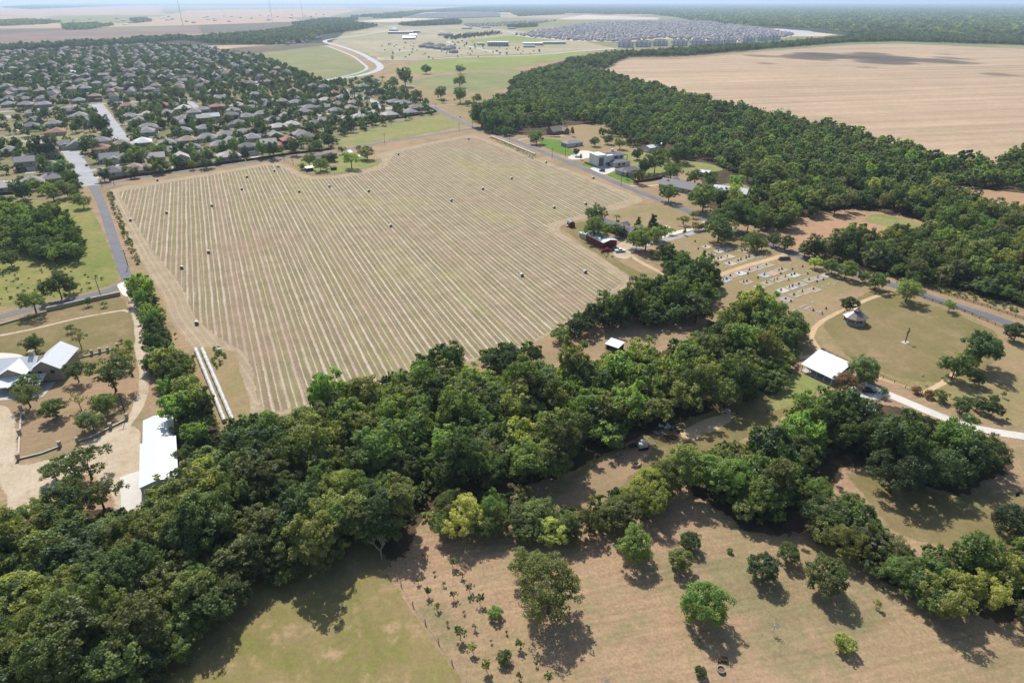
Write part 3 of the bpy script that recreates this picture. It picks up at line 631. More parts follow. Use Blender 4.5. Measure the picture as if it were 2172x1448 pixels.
# ------------------------------------------------------------------ tree shapes
def leaf_mesh(name, seed, Rr, H, base, nl, nleaf, leaf, flat=0.0, style='round'):
    g = np.random.default_rng(seed)
    cz = base + (H - base) * 0.52; rz = (H - base) * 0.5
    C = []; RR = []
    squash = g.uniform(0.82, 1.18, 2)
    for i in range(nl):
        while True:
            d = g.normal(size=3); d /= np.linalg.norm(d)
            if d[2] > -0.75: break
        k = (g.uniform(0.4, 0.86) if g.random() > 0.16 else g.uniform(0.85, 1.02)) if style != 'ball' else g.uniform(0.5, 0.72)
        c = np.array([d[0] * Rr * k * squash[0], d[1] * Rr * k * squash[1], cz + d[2] * rz * k])
        r = Rr * g.uniform(0.2, 0.4) * (0.75 if k > 0.85 else 1.0)
        if style == 'cone':
            h = (c[2] - base) / (H - base); f = max(0.15, 1.05 - h); c[0] *= f * 1.3; c[1] *= f * 1.3; r *= 0.45 + 0.6 * f
        C.append(c); RR.append(r)
    C.append(np.array([0, 0, cz])); RR.append(Rr * 0.5)
    C = np.array(C); RR = np.array(RR)
    # every lobe carries sprays of its own
    S = []; SR = []; SL = []
    nsub = max(5, int(11 * min(1.0, nleaf / 3000.0)))
    for i in range(len(C)):
        for k in range(nsub):
            d = g.normal(size=3); d[2] += 0.3; d /= np.linalg.norm(d)
            S.append(C[i] + d * RR[i] * np.array([1, 1, .8]) * g.uniform(.6, 1.08)); SR.append(RR[i] * g.uniform(.26, .5)); SL.append(i)
    S = np.array(S); SR = np.array(SR); SL = np.array(SL)
    deep = (np.linalg.norm(S[:, None] - C[None], axis=2) / RR[None]); deep[np.arange(len(S)), SL] = 9
    ok = deep.min(axis=1) > 0.7; S = S[ok]; SR = SR[ok]; SL = SL[ok]
    wt = SR ** 2; wt /= wt.sum(); n = int(nleaf * 1.15)
    si = g.choice(len(S), n, p=wt); li = SL[si]
    d = g.normal(size=(n, 3)); d[:, 2] += 0.2; d /= np.linalg.norm(d, axis=1)[:, None]
    pos = S[si] + d * np.array([1, 1, .72]) * (SR[si] * g.uniform(0.55, 1.2, n))[:, None]
    keep = pos[:, 2] > base * 0.8
    pos = pos[keep][:nleaf]; d = d[keep][:nleaf]; li = li[keep][:nleaf]; si = si[keep][:nleaf]; n = len(pos)
    out = pos - np.array([0, 0, cz]); out /= (np.linalg.norm(out, axis=1)[:, None] + 1e-6)
    nr = d * 0.7 + out * 0.3 + np.array([0, 0, 0.3]) + g.normal(size=(n, 3)) * 0.55
    nr /= np.linalg.norm(nr, axis=1)[:, None]
    t = np.cross(nr, g.normal(size=(n, 3))); t /= (np.linalg.norm(t, axis=1)[:, None] + 1e-6)
    b = np.cross(nr, t)
    s = (leaf * g.uniform(0.55, 1.35, n))[:, None]; a = g.uniform(0.6, 1.0, n)[:, None]
    V = np.stack([pos - t * s * 0.5, pos - b * s * a * 0.45 + nr * s * 0.12, pos + t * s * 0.55, pos + b * s * a * 0.45 + nr * s * 0.1], axis=1).reshape(-1, 3)
    lob = g.uniform(0, 1, len(S))
    hgt = 0.0
    tint = np.clip(0.55 * lob[si] + 0.45 * g.uniform(0, 1, n), 0, 1)
    return V, tint, C, RR
def mesh_from_leaves(name, V, tint, trunk=None):
    n = len(tint); me = bpy.data.meshes.new(name)
    tv = trunk.v if trunk else []; tf = trunk.f if trunk else []
    nv = len(V) + len(tv); nf = n + len(tf)
    co = np.concatenate([V, np.array(tv).reshape(-1, 3)]) if tv else V
    loops = np.arange(4 * n).tolist(); starts = list(range(0, 4 * n, 4))
    if tf:
        k = 4 * n
        for f in tf:
            starts.append(k); loops += [i + len(V) for i in f]; k += len(f)
    me.vertices.add(nv); me.vertices.foreach_set('co', co.astype(np.float32).ravel())
    me.loops.add(len(loops)); me.loops.foreach_set('vertex_index', loops)
    me.polygons.add(nf); me.polygons.foreach_set('loop_start', starts)
    me.materials.append(M['leaf']); me.materials.append(M['bark'])
    me.polygons.foreach_set('material_index', [0] * n + [1] * len(tf))
    me.update(calc_edges=True)
    me.attributes.new('tint', 'FLOAT', 'FACE').data.foreach_set('value', list(tint) + [0.5] * len(tf))
    return me
def trunk_mb(seed, C, RR, base, H, r, lean=0.0, n=6):
    q = random.Random(seed); mb = MB()
    top = Vector((q.uniform(-.3, .3) + lean, q.uniform(-.3, .3), base + (H - base) * 0.3))
    mid = Vector((top.x * 0.4 + q.uniform(-.15, .15), top.y * 0.4, base * 0.55))
    mb.tube([(0, 0, -0.2), tuple(mid), tuple(top)], [r * 1.15, r * 0.85, r * 0.62], n)
    idx = sorted(range(len(C)), key=lambda i: -RR[i])[:8]
    for i in idx:
        c = Vector(C[i]); m2 = top.lerp(c, 0.5) + Vector((q.uniform(-.3, .3), q.uniform(-.3, .3), -0.25))
        st = mid.lerp(top, q.uniform(0.4, 1.0))
        mb.tube([tuple(st), tuple(m2), tuple(c)], [r * 0.42, r * 0.28, r * 0.1], 5)
    return mb
PROTO = {}
def proto(key, seed, Rr, H, base, nl, nleaf, leaf, style='round', r=0.28, joined=False):
    V, ti, C, RR = leaf_mesh(key, seed, Rr, H, base, nl, nleaf, leaf, style=style)
    tb = trunk_mb(seed, C, RR, base, H, r)
    if joined: me = mesh_from_leaves(key, V, ti, tb); PROTO[key] = (me, None, Rr, H)
    else: PROTO[key] = (mesh_from_leaves('crown', V, ti), tb.mesh('trunk', M['bark']), Rr, H)
for k in range(6): proto('oak%d' % k, 100 + k, 5.0, 8.6 + (k % 3) * 0.8, 0.9, 28 + 3 * k, 9500, 0.36)
for k in range(4): proto('tall%d' % k, 200 + k, 4.3, 11.6 + k * 0.6, 1.2, 36, 9500, 0.36)
for k in range(3): proto('near%d' % k, 300 + k, 4.6, 8.2 + k * 0.7, 0.7, 44, 15000, 0.26, r=0.25)
for k in range(3): proto('open%d' % k, 350 + k, 5.2, 8.2, 1.9, 17, 3600, 0.42, r=0.3)
for k in range(3): proto('bush%d' % k, 400 + k, 2.0, 3.0, 0.1, 30, 3200, 0.24, 'ball', r=0.08)
for k in range(3): proto('ball%d' % k, 430 + k, 4.5, 7.8, 0.4, 46, 12000, 0.3, 'ball', 0.22)
proto('cone0', 450, 2.2, 7.5, 0.4, 26, 3200, 0.32, 'cone', 0.16)
for k in range(3): proto('sap%d' % k, 470 + k, 0.9, 2.2, 0.5, 8, 420, 0.24, r=0.05)
for k in range(3): proto('sparse%d' % k, 480 + k, 4.0, 8.5, 2.6, 12, 900, 0.42, r=0.2)
# joined shapes for the uncounted mass of woodland
for k in range(5): proto('wood%d' % k, 500 + k, 4.8, 8.8 + k * 0.8, 0.9, 24, 3600, 0.55, joined=True)
for k in range(4): proto('mid%d' % k, 520 + k, 4.6, 7.8 + k * 0.5, 0.7, 16, 900, 0.98, joined=True, r=0.25)
for k in range(3): proto('far%d' % k, 540 + k, 8.0, 10.0, 0.6, 14, 340, 2.3, joined=True, r=0.3)
for k in range(3): proto('under%d' % k, 560 + k, 2.4, 3.0, 0.1, 12, 700, 0.55, joined=True, r=0.07)

GREEN = {'dark': (0.078, 0.132, 0.032), 'mid': (0.123, 0.185, 0.036), 'olive': (0.174, 0.204, 0.047), 'yellow': (0.284, 0.316, 0.047),
         'bright': (0.159, 0.258, 0.036), 'pale': (0.356, 0.390, 0.087), 'blue': (0.122, 0.165, 0.061), 'grey': (0.207, 0.221, 0.087),
         'brown': (0.278, 0.187, 0.058), 'red': (0.207, 0.113, 0.066), 'gold': (0.491, 0.390, 0.036), 'shade': (0.068, 0.111, 0.034)}
WORD = {'dark': 'dark green', 'mid': 'mid green', 'olive': 'olive green', 'yellow': 'yellow-green', 'bright': 'bright green', 'pale': 'pale yellow-green',
        'blue': 'blue-green', 'grey': 'grey-green', 'brown': 'brown-leaved', 'red': 'reddish-brown', 'gold': 'yellow-leaved', 'shade': 'deep green'}
TREES = []                                                  # (x, y, size m, colour)
def plant(kind, px, py, rpx, col, form=None, label=None, group=None, cat='tree', asp=1.0, world=None, rad=None, var=True):
    """px,py is the middle of the crown as seen; the trunk stands on the ground below it"""
    cands = [k for k in PROTO if k.startswith(kind)] if kind[-1].isalpha() else [kind]
    key = random.choice(cands); cr, tr, Rr, H = PROTO[key]
    m = MPP(px, py) if world is None else 0
    r_ = rad if rad is not None else rpx * m
    s = r_ / Rr * 1.04
    if world is None:
        x, y = G(px, py, H * s * asp * 0.55)
    else: x, y = world
    name = form or 'tree'
    e = empty(name, (x, y, 0), random.uniform(0, 6.28))
    c = GREEN[col]; j = random.uniform(0.88, 1.14) if var else 1
    sc = (s * random.uniform(.94, 1.06), s * random.uniform(.94, 1.06), s * asp)
    link('trunk', tr, e, scale=sc); link('crown', cr, e, scale=sc, color=tuple(q * j for q in c))
    tag(e, label, cat, group)
    e['_c'] = col; TREES.append((x, y, r_))
    return e

LAND = [('the red barn', 1280, 520), ('the octagonal gazebo', 1810, 672), ('the tall wooden cross', 1920, 726), ('the white-roofed porch house', 1745, 780), ('the long white metal shed', 335, 950),
        ('the white-roofed estate house', 80, 780), ('the two-storey white modern house', 1285, 335), ('the beige metal workshop', 1390, 312), ('the grey ranch house by the road', 1437, 394),
        ('the white gabled house with a pool', 1548, 412), ('the fenced farmhouse inside the hay field', 700, 340), ('the dark cemetery sign wall', 1663, 550), ('the round metal stock tank', 1529, 1420),
        ('the silver pinwheel by the bright green tree', 1642, 1315), ('the row of wrapped bales at the left', 450, 810), ('the small red shed', 1211, 474), ('the open tin shelter in the clearing', 1303, 735), ('the brick house behind the red barn', 1315, 480),
        ('the corner where the two asphalt roads meet', 1008, 270), ('the bend of the road at the left edge', 262, 600), ('the brown ploughed field', 1790, 485), ('the gable-roofed brown house', 1182, 276)]
ORD = ['nearest to', 'second nearest to', 'third nearest to', 'fourth nearest to', 'fifth nearest to', 'sixth nearest to', 'seventh nearest to', 'eighth nearest to', 'ninth nearest to', 'tenth nearest to']
AUTO = []
def single(px, py, rpx, col, kind='oak', form='tree', cat='tree', asp=1.0, label=None):
    e = plant(kind, px, py, rpx, col, form, label, None, cat, asp)
    if not label: AUTO.append((e, px, py, col, form))
    return e

SING = '''1345,1155,40,bright,ball 1465,1145,22,dark,ball 1443,1185,27,olive,ball 1622,1205,32,dark,ball 1672,1172,24,mid,ball 1497,1278,50,bright,ball 1757,1222,43,mid,ball
1165,1248,58,olive,near 1125,1198,38,olive,near 2086,737,38,dark,oak 2028,775,28,mid,oak 2057,764,20,yellow,oak 2072,801,17,dark,oak 1944,826,10,brown,bush 1971,834,11,brown,bush 1997,839,13,mid,oak
2041,857,20,dark,oak 2076,855,17,blue,oak 2109,866,17,dark,oak 2109,846,10,dark,oak 2016,648,15,bright,open 2157,704,22,dark,oak 1834,783,33,blue,ball 1795,812,26,red,open
1730,555,12,yellow,oak 1766,565,17,mid,oak 1797,572,20,mid,oak 1832,585,12,mid,oak 1860,595,20,mid,oak 1928,615,24,olive,oak 1937,590,16,dark,oak 1805,645,18,dark,oak
1527,485,27,mid,oak 1548,495,10,mid,oak 1573,509,8,olive,open 1598,512,19,mid,oak 1618,518,12,yellow,oak 1643,508,14,dark,oak 1668,515,15,dark,oak 1710,528,17,mid,oak 1657,652,13,dark,oak
1264,453,20,dark,near 1268,485,24,bright,oak 1309,488,14,dark,oak 1355,470,9,yellow,cone 1386,474,16,shade,cone 1371,502,26,mid,oak 1350,509,18,mid,oak 1397,494,17,mid,oak 1422,490,9,bright,open
1451,467,12,grey,open 1471,455,9,grey,open 1475,479,9,brown,oak 1485,481,7,brown,oak 1494,479,8,olive,oak 1453,489,5,brown,cone 1388,538,9,olive,oak
1138,291,14,mid,oak 1214,277,6,dark,cone 1222,322,8,dark,oak 1232,331,4,mid,cone 1262,300,10,mid,oak 1290,296,10,mid,oak 1316,303,11,mid,oak 1352,326,12,dark,oak 1390,342,20,mid,oak 1366,354,15,dark,oak
1354,373,14,olive,oak 1330,371,5,mid,cone 1424,362,19,mid,oak 1420,408,18,mid,oak 1494,418,28,mid,oak 1474,374,15,mid,oak 1508,378,15,dark,oak 1562,384,15,bright,oak 1547,455,30,dark,oak 1590,462,26,dark,oak 1400,300,16,dark,oak 1440,325,20,mid,oak
859,161,16,mid,oak 832,175,11,mid,oak 903,147,9,shade,oak 975,171,11,mid,oak 977,146,8,mid,oak 788,163,5,olive,open 811,165,5,olive,open 934,195,12,mid,oak 975,200,14,mid,oak 1011,208,9,mid,oak 992,218,6,olive,oak 939,213,5,mid,oak 884,200,10,mid,oak 1022,237,24,dark,oak 1045,250,20,dark,oak
68,640,30,mid,open 184,641,10,mid,open 221,644,8,mid,open 149,696,10,olive,open 166,718,20,grey,sparse 69,729,20,dark,oak 272,729,9,bright,oak 256,724,5,olive,open 160,789,26,dark,open 235,795,42,mid,open 260,754,26,olive,open 318,776,14,mid,oak
55,840,30,olive,open 113,865,24,bright,oak 166,851,18,grey,sparse 221,854,24,mid,oak 191,892,24,blue,oak 61,810,22,dark,oak
182,982,44,mid,open 112,997,22,dark,oak 149,1030,28,mid,oak 210,1050,42,mid,open 130,1066,38,dark,oak 80,1080,28,mid,oak 25,1110,30,mid,oak
120,602,28,dark,oak 152,608,12,dark,oak 20,548,18,mid,oak
655,338,12,mid,oak 679,348,14,mid,oak 692,334,8,dark,oak 706,332,9,dark,oak 726,319,9,mid,open 744,338,20,bright,open 760,315,8,grey,open 778,323,15,grey,oak 641,353,7,olive,oak 694,352,6,olive,open
292,331,21,mid,oak 352,352,10,mid,oak 322,359,8,mid,oak 269,361,10,yellow,oak 131,359,19,dark,oak 150,375,16,dark,oak 108,405,22,mid,open 138,400,17,mid,oak 161,393,14,mid,oak 173,425,15,mid,oak 41,402,22,dark,oak 212,262,20,dark,oak 189,304,16,dark,oak 227,283,12,dark,oak 92,308,24,dark,oak 334,322,18,mid,oak
1905,1000,46,shade,near 1985,985,44,dark,near 2090,955,38,dark,oak 2150,1100,36,shade,ball 1860,930,40,dark,oak 1790,905,40,mid,oak 2030,930,40,dark,oak 1950,915,36,dark,oak
1792,868,34,dark,oak 1842,884,34,dark,oak 1888,905,30,dark,oak 385,915,22,mid,oak 392,962,24,mid,oak 388,1010,26,mid,oak 345,1052,26,olive,oak 1700,960,36,olive,near 1740,1040,30,bright,near 1800,1070,30,mid,near 1830,1130,32,grey,near 1800,1150,34,yellow,near 1740,1130,34,olive,open'''
BIGLAB = {(1497, 1278): 'largest bright green rounded tree standing alone on the brown pasture', (1345, 1155): 'bright green spreading tree alone at the upper pasture edge with its shadow below',
          (1165, 1248): 'big two-lobed olive green tree in the middle of the pasture beside the orchard', (1125, 1198): 'olive green tree joined to the upper side of the big pasture tree',
          (1757, 1222): 'tall rounded mid green tree with a long shadow in the right pasture', (1834, 783): 'blue-green bushy oak by the dark parked vehicles', (1795, 812): 'reddish-brown leaved small tree beside the porch house',
          (68, 640): 'spreading tree with visible forked trunk beside the stone driveway wall', (2016, 648): 'small lone bright green tree by the rail fence along the road', (1264, 453): 'dark rounded tree at the field corner behind the barn house',
          (1355, 470): 'slim yellow-green columnar tree beside the brick barn house', (235, 795): 'largest open-crowned tree beside the gravel drive of the estate', (1805, 645): 'dark green tree right behind the octagonal gazebo'}
for row in SING.split():
    a = row.split(','); q = (float(a[0]), float(a[1]))
    single(q[0], q[1], float(a[2]), a[3], a[4], label=BIGLAB.get((int(q[0]), int(q[1]))))
for (px, py, r_, col, lab) in [(1793, 1362, 24, 'pale', 'pale yellow-green ball-shaped shrub on the right pasture'), (1049, 1298, 17, 'bright', 'round bright shrub in the orchard, upper of the two'), (1069, 1393, 17, 'mid', 'round green shrub in the orchard, lower of the two'),
                               (1487, 1423, 14, 'dark', 'small dark shrub left of the round stock tank'), (1548, 1167, 7, 'mid', 'tiny shrub alone below the wood edge on the pasture'), (1638, 824, 15, 'blue', 'grey-green round shrub beside the wood near the porch house'), (1745, 742, 5, 'dark', 'tiny dark shrub by the rail fence behind the porch house')]:
    single(px, py, r_, col, 'bush', 'shrub', 'shrub', 1.0, lab)
for (px, py, r_, col) in [(901,1180,7,'brown'),(961,1192,10,'mid'),(979,1218,7,'brown'),(887,1233,6,'mid'),(922,1215,4,'grey'),(942,1237,5,'grey'),(907,1253,10,'mid'),(962,1263,9,'olive'),(997,1248,10,'grey'),(1017,1267,11,'mid'),(927,1285,8,'gold'),(949,1320,5,'mid'),
                          (985,1298,4,'brown'),(1006,1328,7,'grey'),(974,1345,14,'mid'),(1002,1373,11,'yellow'),(1074,1340,4,'olive'),(1042,1360,4,'grey'),(1101,1365,11,'mid'),(1031,1410,13,'yellow'),(1137,1407,5,'olive'),(1101,1433,9,'grey'),(1164,1435,12,'mid'),(1863,1280,9,'yellow'),(1480,1360,6,'olive'),
                          (2120,816,4,'olive'),(2130,836,6,'bright'),(2138,890,4,'mid'),(1875,832,9,'bright')]:
    single(px, py, r_, col, 'sap', 'sapling', 'sapling')
# ------------------------------------------------------------------ woods: the largest trees singly, the rest as one mass
def wpoly(P, z=5.0): return [G(q[0], q[1], z) for q in P]
WOODS = [  # crown outline, spacing m, palette, name for labels, shapes
 ([(0,1128),(110,1085),(220,1082),(300,1090),(350,1020),(400,968),(520,898),(600,876),(700,880),(800,890),(890,960),(890,1060),(870,1110),(850,1150),(780,1150),(700,1190),(560,1255),(440,1330),(400,1375),(350,1448),(330,1500),(-90,1500),(-90,1130)], 6.4, 'dark mid mid olive mid shade yellow', 'in the dense wood filling the lower left', 'oak tall near'),
 ([(655,835),(720,812),(760,838),(860,788),(930,760),(1000,790),(1080,800),(1170,785),(1290,765),(1400,745),(1500,708),(1560,650),(1640,655),(1705,695),(1685,760),(1670,800),(1600,840),(1500,858),(1420,880),(1330,915),(1270,950),(1190,985),(1120,1020),(920,1050),(800,895),(700,885)], 6.4, 'dark mid mid olive bright mid yellow shade', 'in the wood between the hay field and the clearing', 'oak tall'),
 ([(1168,706),(1200,684),(1290,650),(1350,612),(1400,598),(1490,608),(1495,640),(1480,668),(1400,672),(1290,680),(1200,715)], 6.5, 'dark mid shade', 'in the thick hedge below the hay field by the clearing', 'oak'),
 ([(1392,532),(1430,534),(1480,562),(1525,592),(1535,630),(1500,632),(1420,588)], 6.5, 'mid dark', 'in the tree belt beside the graves', 'oak tall'),
 ([(888,1070),(940,1056),(1060,1066),(1120,1050),(1180,1096),(1260,1085),(1330,1020),(1400,990),(1400,1090),(1320,1108),(1200,1124),(1000,1118),(920,1100)], 4.9, 'yellow olive mid pale yellow', 'in the yellow-green belt above the pasture', 'oak near'),
 ([(1400,985),(1500,950),(1590,945),(1650,905),(1720,860),(1820,850),(1750,950),(1690,1080),(1620,1110),(1560,1080),(1480,1020),(1400,1050)], 6.2, 'mid olive bright dark mid', 'in the belt right of the junk clearing', 'oak tall near'),
 ([(1720,866),(1790,860),(1860,884),(1940,914),(2040,944),(2120,966),(2130,990),(2040,1025),(1990,1030),(1900,990),(1800,960)], 7.2, 'shade dark dark mid', 'in the dark oak grove at the right', 'near oak'),
 ([(1705,1105),(1760,1060),(1830,1085),(1900,1145),(1960,1190),(2030,1165),(2100,1165),(2172,1145),(2260,1150),(2260,1300),(2090,1285),(1980,1275),(1930,1240),(1820,1180),(1740,1155)], 5.2, 'mid olive grey mid yellow dark', 'in the hedge along the lower right of the pasture', 'near oak'),
 ([(264,592),(308,598),(328,650),(348,710),(386,760),(405,800),(445,870),(460,900),(400,950),(378,890),(345,830),(318,770),(322,720),(296,660)], 5.6, 'mid olive bright dark mid', 'in the hedge between the gravel drive and hay field', 'oak open'),
 ([(0,438),(60,446),(140,455),(178,515),(172,540),(100,548),(50,522),(0,512),(-60,500),(-60,450)], 5.8, 'mid bright dark mid', 'in the scrub thicket left of the asphalt road', 'oak'),
 ([(860,770),(890,752),(930,752),(960,750),(990,760),(960,790),(880,800)], 4.6, 'shade dark mid', 'on the upper fringe of the wood at the field edge', 'tall oak'),
 ([(1010,760),(1060,742),(1140,735),(1150,750),(1120,765),(1040,778)], 4.8, 'mid dark shade', 'in the small clump left of the tin shelter', 'oak'),
]
def edge_dist(x, y, P):
    m = 1e9
    for i in range(len(P)):
        ax, ay = P[i - 1]; bx_, by_ = P[i]; dx, dy = bx_ - ax, by_ - ay; L2 = dx * dx + dy * dy + 1e-9
        t = max(0.0, min(1.0, ((x - ax) * dx + (y - ay) * dy) / L2)); m = min(m, math.hypot(x - ax - t * dx, y - ay - t * dy))
    return m
def scatter(P, sp, seed, jitter=0.32, excl=None):
    q = random.Random(seed); xs = [p[0] for p in P]; ys = [p[1] for p in P]; out = []
    y = min(ys); r_ = 0
    while y < max(ys):
        x = min(xs) + (sp / 2 if r_ % 2 else 0)
        while x < max(xs):
            a = x + q.uniform(-jitter, jitter) * sp; b = y + q.uniform(-jitter, jitter) * sp
            if in_poly(a, b, P) and (excl is None or not excl(a, b)): out.append((a, b))
            x += sp
        y += sp * 0.87; r_ += 1
    return out
cand = []
for wi, (P, sp, pal, where, shp) in enumerate(WOODS):
    WP = wpoly(P)
    for (x, y) in scatter(WP, sp, 60 + wi, 0.42):
        if edge_dist(x, y, WP) < sp * (0.36 if wi in (0, 1, 5, 6) else 0.12): continue
        if any((x - t[0]) ** 2 + (y - t[1]) ** 2 < (t[2] * 0.8) ** 2 for t in TREES): continue
        cand.append((math.hypot(x, y), x, y, wi, sp))
cand.sort()
N_IND = 318 - sum(1 for t in TREES if t[2] > 1.3)
rest = []
for i, (d, x, y, wi, sp) in enumerate(cand):
    P, _, pal, where, shp = WOODS[wi]
    # colours drift in clumps through a wood
    k = mnoise.noise(Vector((x / 22.0, y / 22.0, wi * 7.0))) * 0.5 + 0.5 + random.uniform(-0.18, 0.18)
    pl = pal.split(); col = pl[min(len(pl) - 1, max(0, int(k * len(pl))))]
    rad = sp * random.choice([0.5, 0.6, 0.68, 0.76, 0.84, 0.98])
    if i < N_IND:
        kk = random.choice(shp.split())
        if d > 125 and kk == 'near': kk = 'oak'
        plant(kk, 0, 0, 0, col, 'tree', '%s broadleaf tree %s' % (WORD[col], where), 'trees ' + where, 'tree', random.uniform(0.8, 1.32), world=(x, y), rad=rad)
        TREES.pop()
    else: rest.append((x, y, rad / 4.8, col))
def mass(name, pts, keys, color, label=None, zs=(0.72, 1.35)):
    """an uncountable stand: shapes placed on points by geometry nodes"""
    if not pts: return
    me = bpy.data.meshes.new(name); me.from_pydata([(p[0], p[1], 0) for p in pts], [], [])
    me.attributes.new('scl', 'FLOAT', 'POINT').data.foreach_set('value', [p[2] for p in pts])
    o = link(name, me, color=color); o['kind'] = 'stuff'
    if label: o['label'] = label
    cc = bpy.data.collections.new(name + '_shapes')
    for k in keys:
        q = bpy.data.objects.new(k, PROTO[k][0]); q.color = (color[0], color[1], color[2], 1); cc.objects.link(q)
    ng = bpy.data.node_groups.new(name, 'GeometryNodeTree')
    ng.interface.new_socket('Geometry', in_out='INPUT', socket_type='NodeSocketGeometry'); ng.interface.new_socket('Geometry', in_out='OUTPUT', socket_type='NodeSocketGeometry')
    N = ng.nodes; L = ng.links
    gi = N.new('NodeGroupInput'); go = N.new('NodeGroupOutput'); ip = N.new('GeometryNodeInstanceOnPoints'); ci = N.new('GeometryNodeCollectionInfo')
    ci.inputs['Collection'].default_value = cc; ci.inputs['Separate Children'].default_value = True; ci.inputs['Reset Children'].default_value = True
    ip.inputs['Pick Instance'].default_value = True
    m2p = N.new('GeometryNodeMeshToPoints')
    ri = N.new('FunctionNodeRandomValue'); ri.data_type = 'INT'; ri.inputs['Min'].default_value = 0; ri.inputs['Max'].default_value = len(keys) - 1
    rr = N.new('FunctionNodeRandomValue'); rr.data_type = 'FLOAT_VECTOR'; rr.inputs[0].default_value = (0, 0, 0); rr.inputs[1].default_value = (0.06, 0.06, 6.283)
    na = N.new('GeometryNodeInputNamedAttribute'); na.data_type = 'FLOAT'; na.inputs['Name'].default_value = 'scl'
    rz = N.new('FunctionNodeRandomValue'); rz.data_type = 'FLOAT_VECTOR'; rz.inputs[0].default_value = (.9, .9, zs[0]); rz.inputs[1].default_value = (1.1, 1.1, zs[1])
    vm = N.new('ShaderNodeVectorMath'); vm.operation = 'SCALE'
    L.new(rz.outputs[0], vm.inputs[0]); L.new([q for q in na.outputs if q.enabled][0], vm.inputs['Scale'])
    L.new(gi.outputs[0], m2p.inputs[0]); L.new(m2p.outputs[0], ip.inputs['Points']); L.new(ci.outputs[0], ip.inputs['Instance'])
    L.new([q for q in ri.outputs if q.enabled][0], ip.inputs['Instance Index']); L.new([q for q in rr.outputs if q.enabled][0], ip.inputs['Rotation'])
    L.new(vm.outputs[0], ip.inputs['Scale']); L.new(ip.outputs[0], go.inputs[0])
    md = o.modifiers.new('stand', 'NODES'); md.node_group = ng
    return o
def split_mass(name, pts, keys, cols, label):
    for i, c in enumerate(cols): mass(name, [p for k, p in enumerate(pts) if k % len(cols) == i], keys, GREEN[c] if isinstance(c, str) else c, label)
WD = ['wood%d' % k for k in range(5)]; MD = ['mid%d' % k for k in range(4)]; FR = ['far%d' % k for k in range(3)]; UN = ['under%d' % k for k in range(3)]
by = {}
for p in rest: by.setdefault(p[3], []).append(p)
for c, pts in by.items(): mass('woodland', pts, WD, GREEN[c], '%s trees closing the gaps of the nearer woods' % WORD[c])
# undergrowth under the near woods
us = []
for wi, (P, sp, pal, where, shp) in enumerate(WOODS): us += [(x, y, random.uniform(.6, 1.4)) for (x, y) in scatter(wpoly(P, 1.0), 4.2, 160 + wi, 0.5)]
split_mass('undergrowth', us, UN, ['dark', 'mid', 'olive'], 'low undergrowth under the near woods')

# the big wood right of the road
def away(lst):
    L2 = [(G(a, b), c * c) for a, b, c in lst]
    return lambda x, y: any((x - q[0]) ** 2 + (y - q[1]) ** 2 < c2 for q, c2 in L2)
EX = away([(1182,282,22),(1215,305,24),(1250,300,24),(1290,335,30),(1320,320,20),(1300,300,20),(1335,362,20),(1390,316,20),(1437,395,28),(1490,370,16),(1545,412,32),(1590,408,16),(1240,270,22),(1350,330,16),(1460,350,12),(1400,325,16),(1480,345,12),(1260,280,20),(1515,360,10),(1210,262,16)])
RW = [(1005,248),(1020,226),(1070,208),(1095,165),(1200,135),(1290,158),(1400,186),(1550,224),(1700,255),(1880,300),(2030,340),(2110,340),(2172,312),(2500,330),(2500,640),(2172,612),(2080,595),(1950,570),(1850,550),(1765,535),(1770,515),(1880,508),(1970,492),(1975,465),(1930,446),(1830,432),(1720,448),(1640,482),(1580,462),(1510,430),(1520,395),(1600,390),(1570,360),(1480,330),(1400,335),(1310,290),(1200,262),(1120,262),(1075,282),(1030,272)]
CL = [wpoly(q, 2) for q in ([(2020,392),(2110,394),(2400,412),(2400,465),(2172,462),(2110,450),(2040,425)], [(1930,405),(1980,412),(1960,425)])]
pts = []
for (x, y) in scatter(wpoly(RW, 4.0), 7.4, 301, 0.36):
    if EX(x, y) or any(in_poly(x, y, q) for q in CL): continue
    if any((x - t[0]) ** 2 + (y - t[1]) ** 2 < (t[2] * 0.85) ** 2 for t in TREES): continue
    pts.append((x, y, random.choice([.55, .75, .9, 1.0, 1.1, 1.3])))
near_p = [p for p in pts if math.hypot(p[0], p[1]) < 520]; far_p = [p for p in pts if math.hypot(p[0], p[1]) >= 520]
split_mass('woodland', near_p, WD, ['dark', 'mid', 'olive', 'mid', 'bright', 'mid', 'olive', 'dark', 'grey', 'yellow'], 'trees of the broad wood right of the road')
split_mass('woodland', far_p, MD, ['mid', 'olive', 'mid', 'bright', 'dark'], 'trees of the broad wood towards the cut wheat field')
us = [(x, y, random.uniform(.6, 1.3)) for (x, y) in scatter(wpoly(RW, 1.0), 7.0, 305, 0.5) if math.hypot(x, y) < 500 and not EX(x, y) and not any(in_poly(x, y, q) for q in CL)]
split_mass('undergrowth', us, UN, ['dark', 'olive'], 'low undergrowth in the wood right of the road')
# hedge line along the road bend and the ploughed field
HD = [(1700,540),(1730,520),(1800,545),(1900,575),(2000,600),(2100,620),(2172,640),(2260,665),(2260,620),(2100,590),(1900,560)]
split_mass('hedgerow', [(x, y, random.uniform(.5, .95)) for (x, y) in scatter(wpoly(HD, 3.0), 5.2, 306, 0.4)], WD, ['dark', 'mid', 'grey'], 'hedgerow trees between the road bend and the wood')

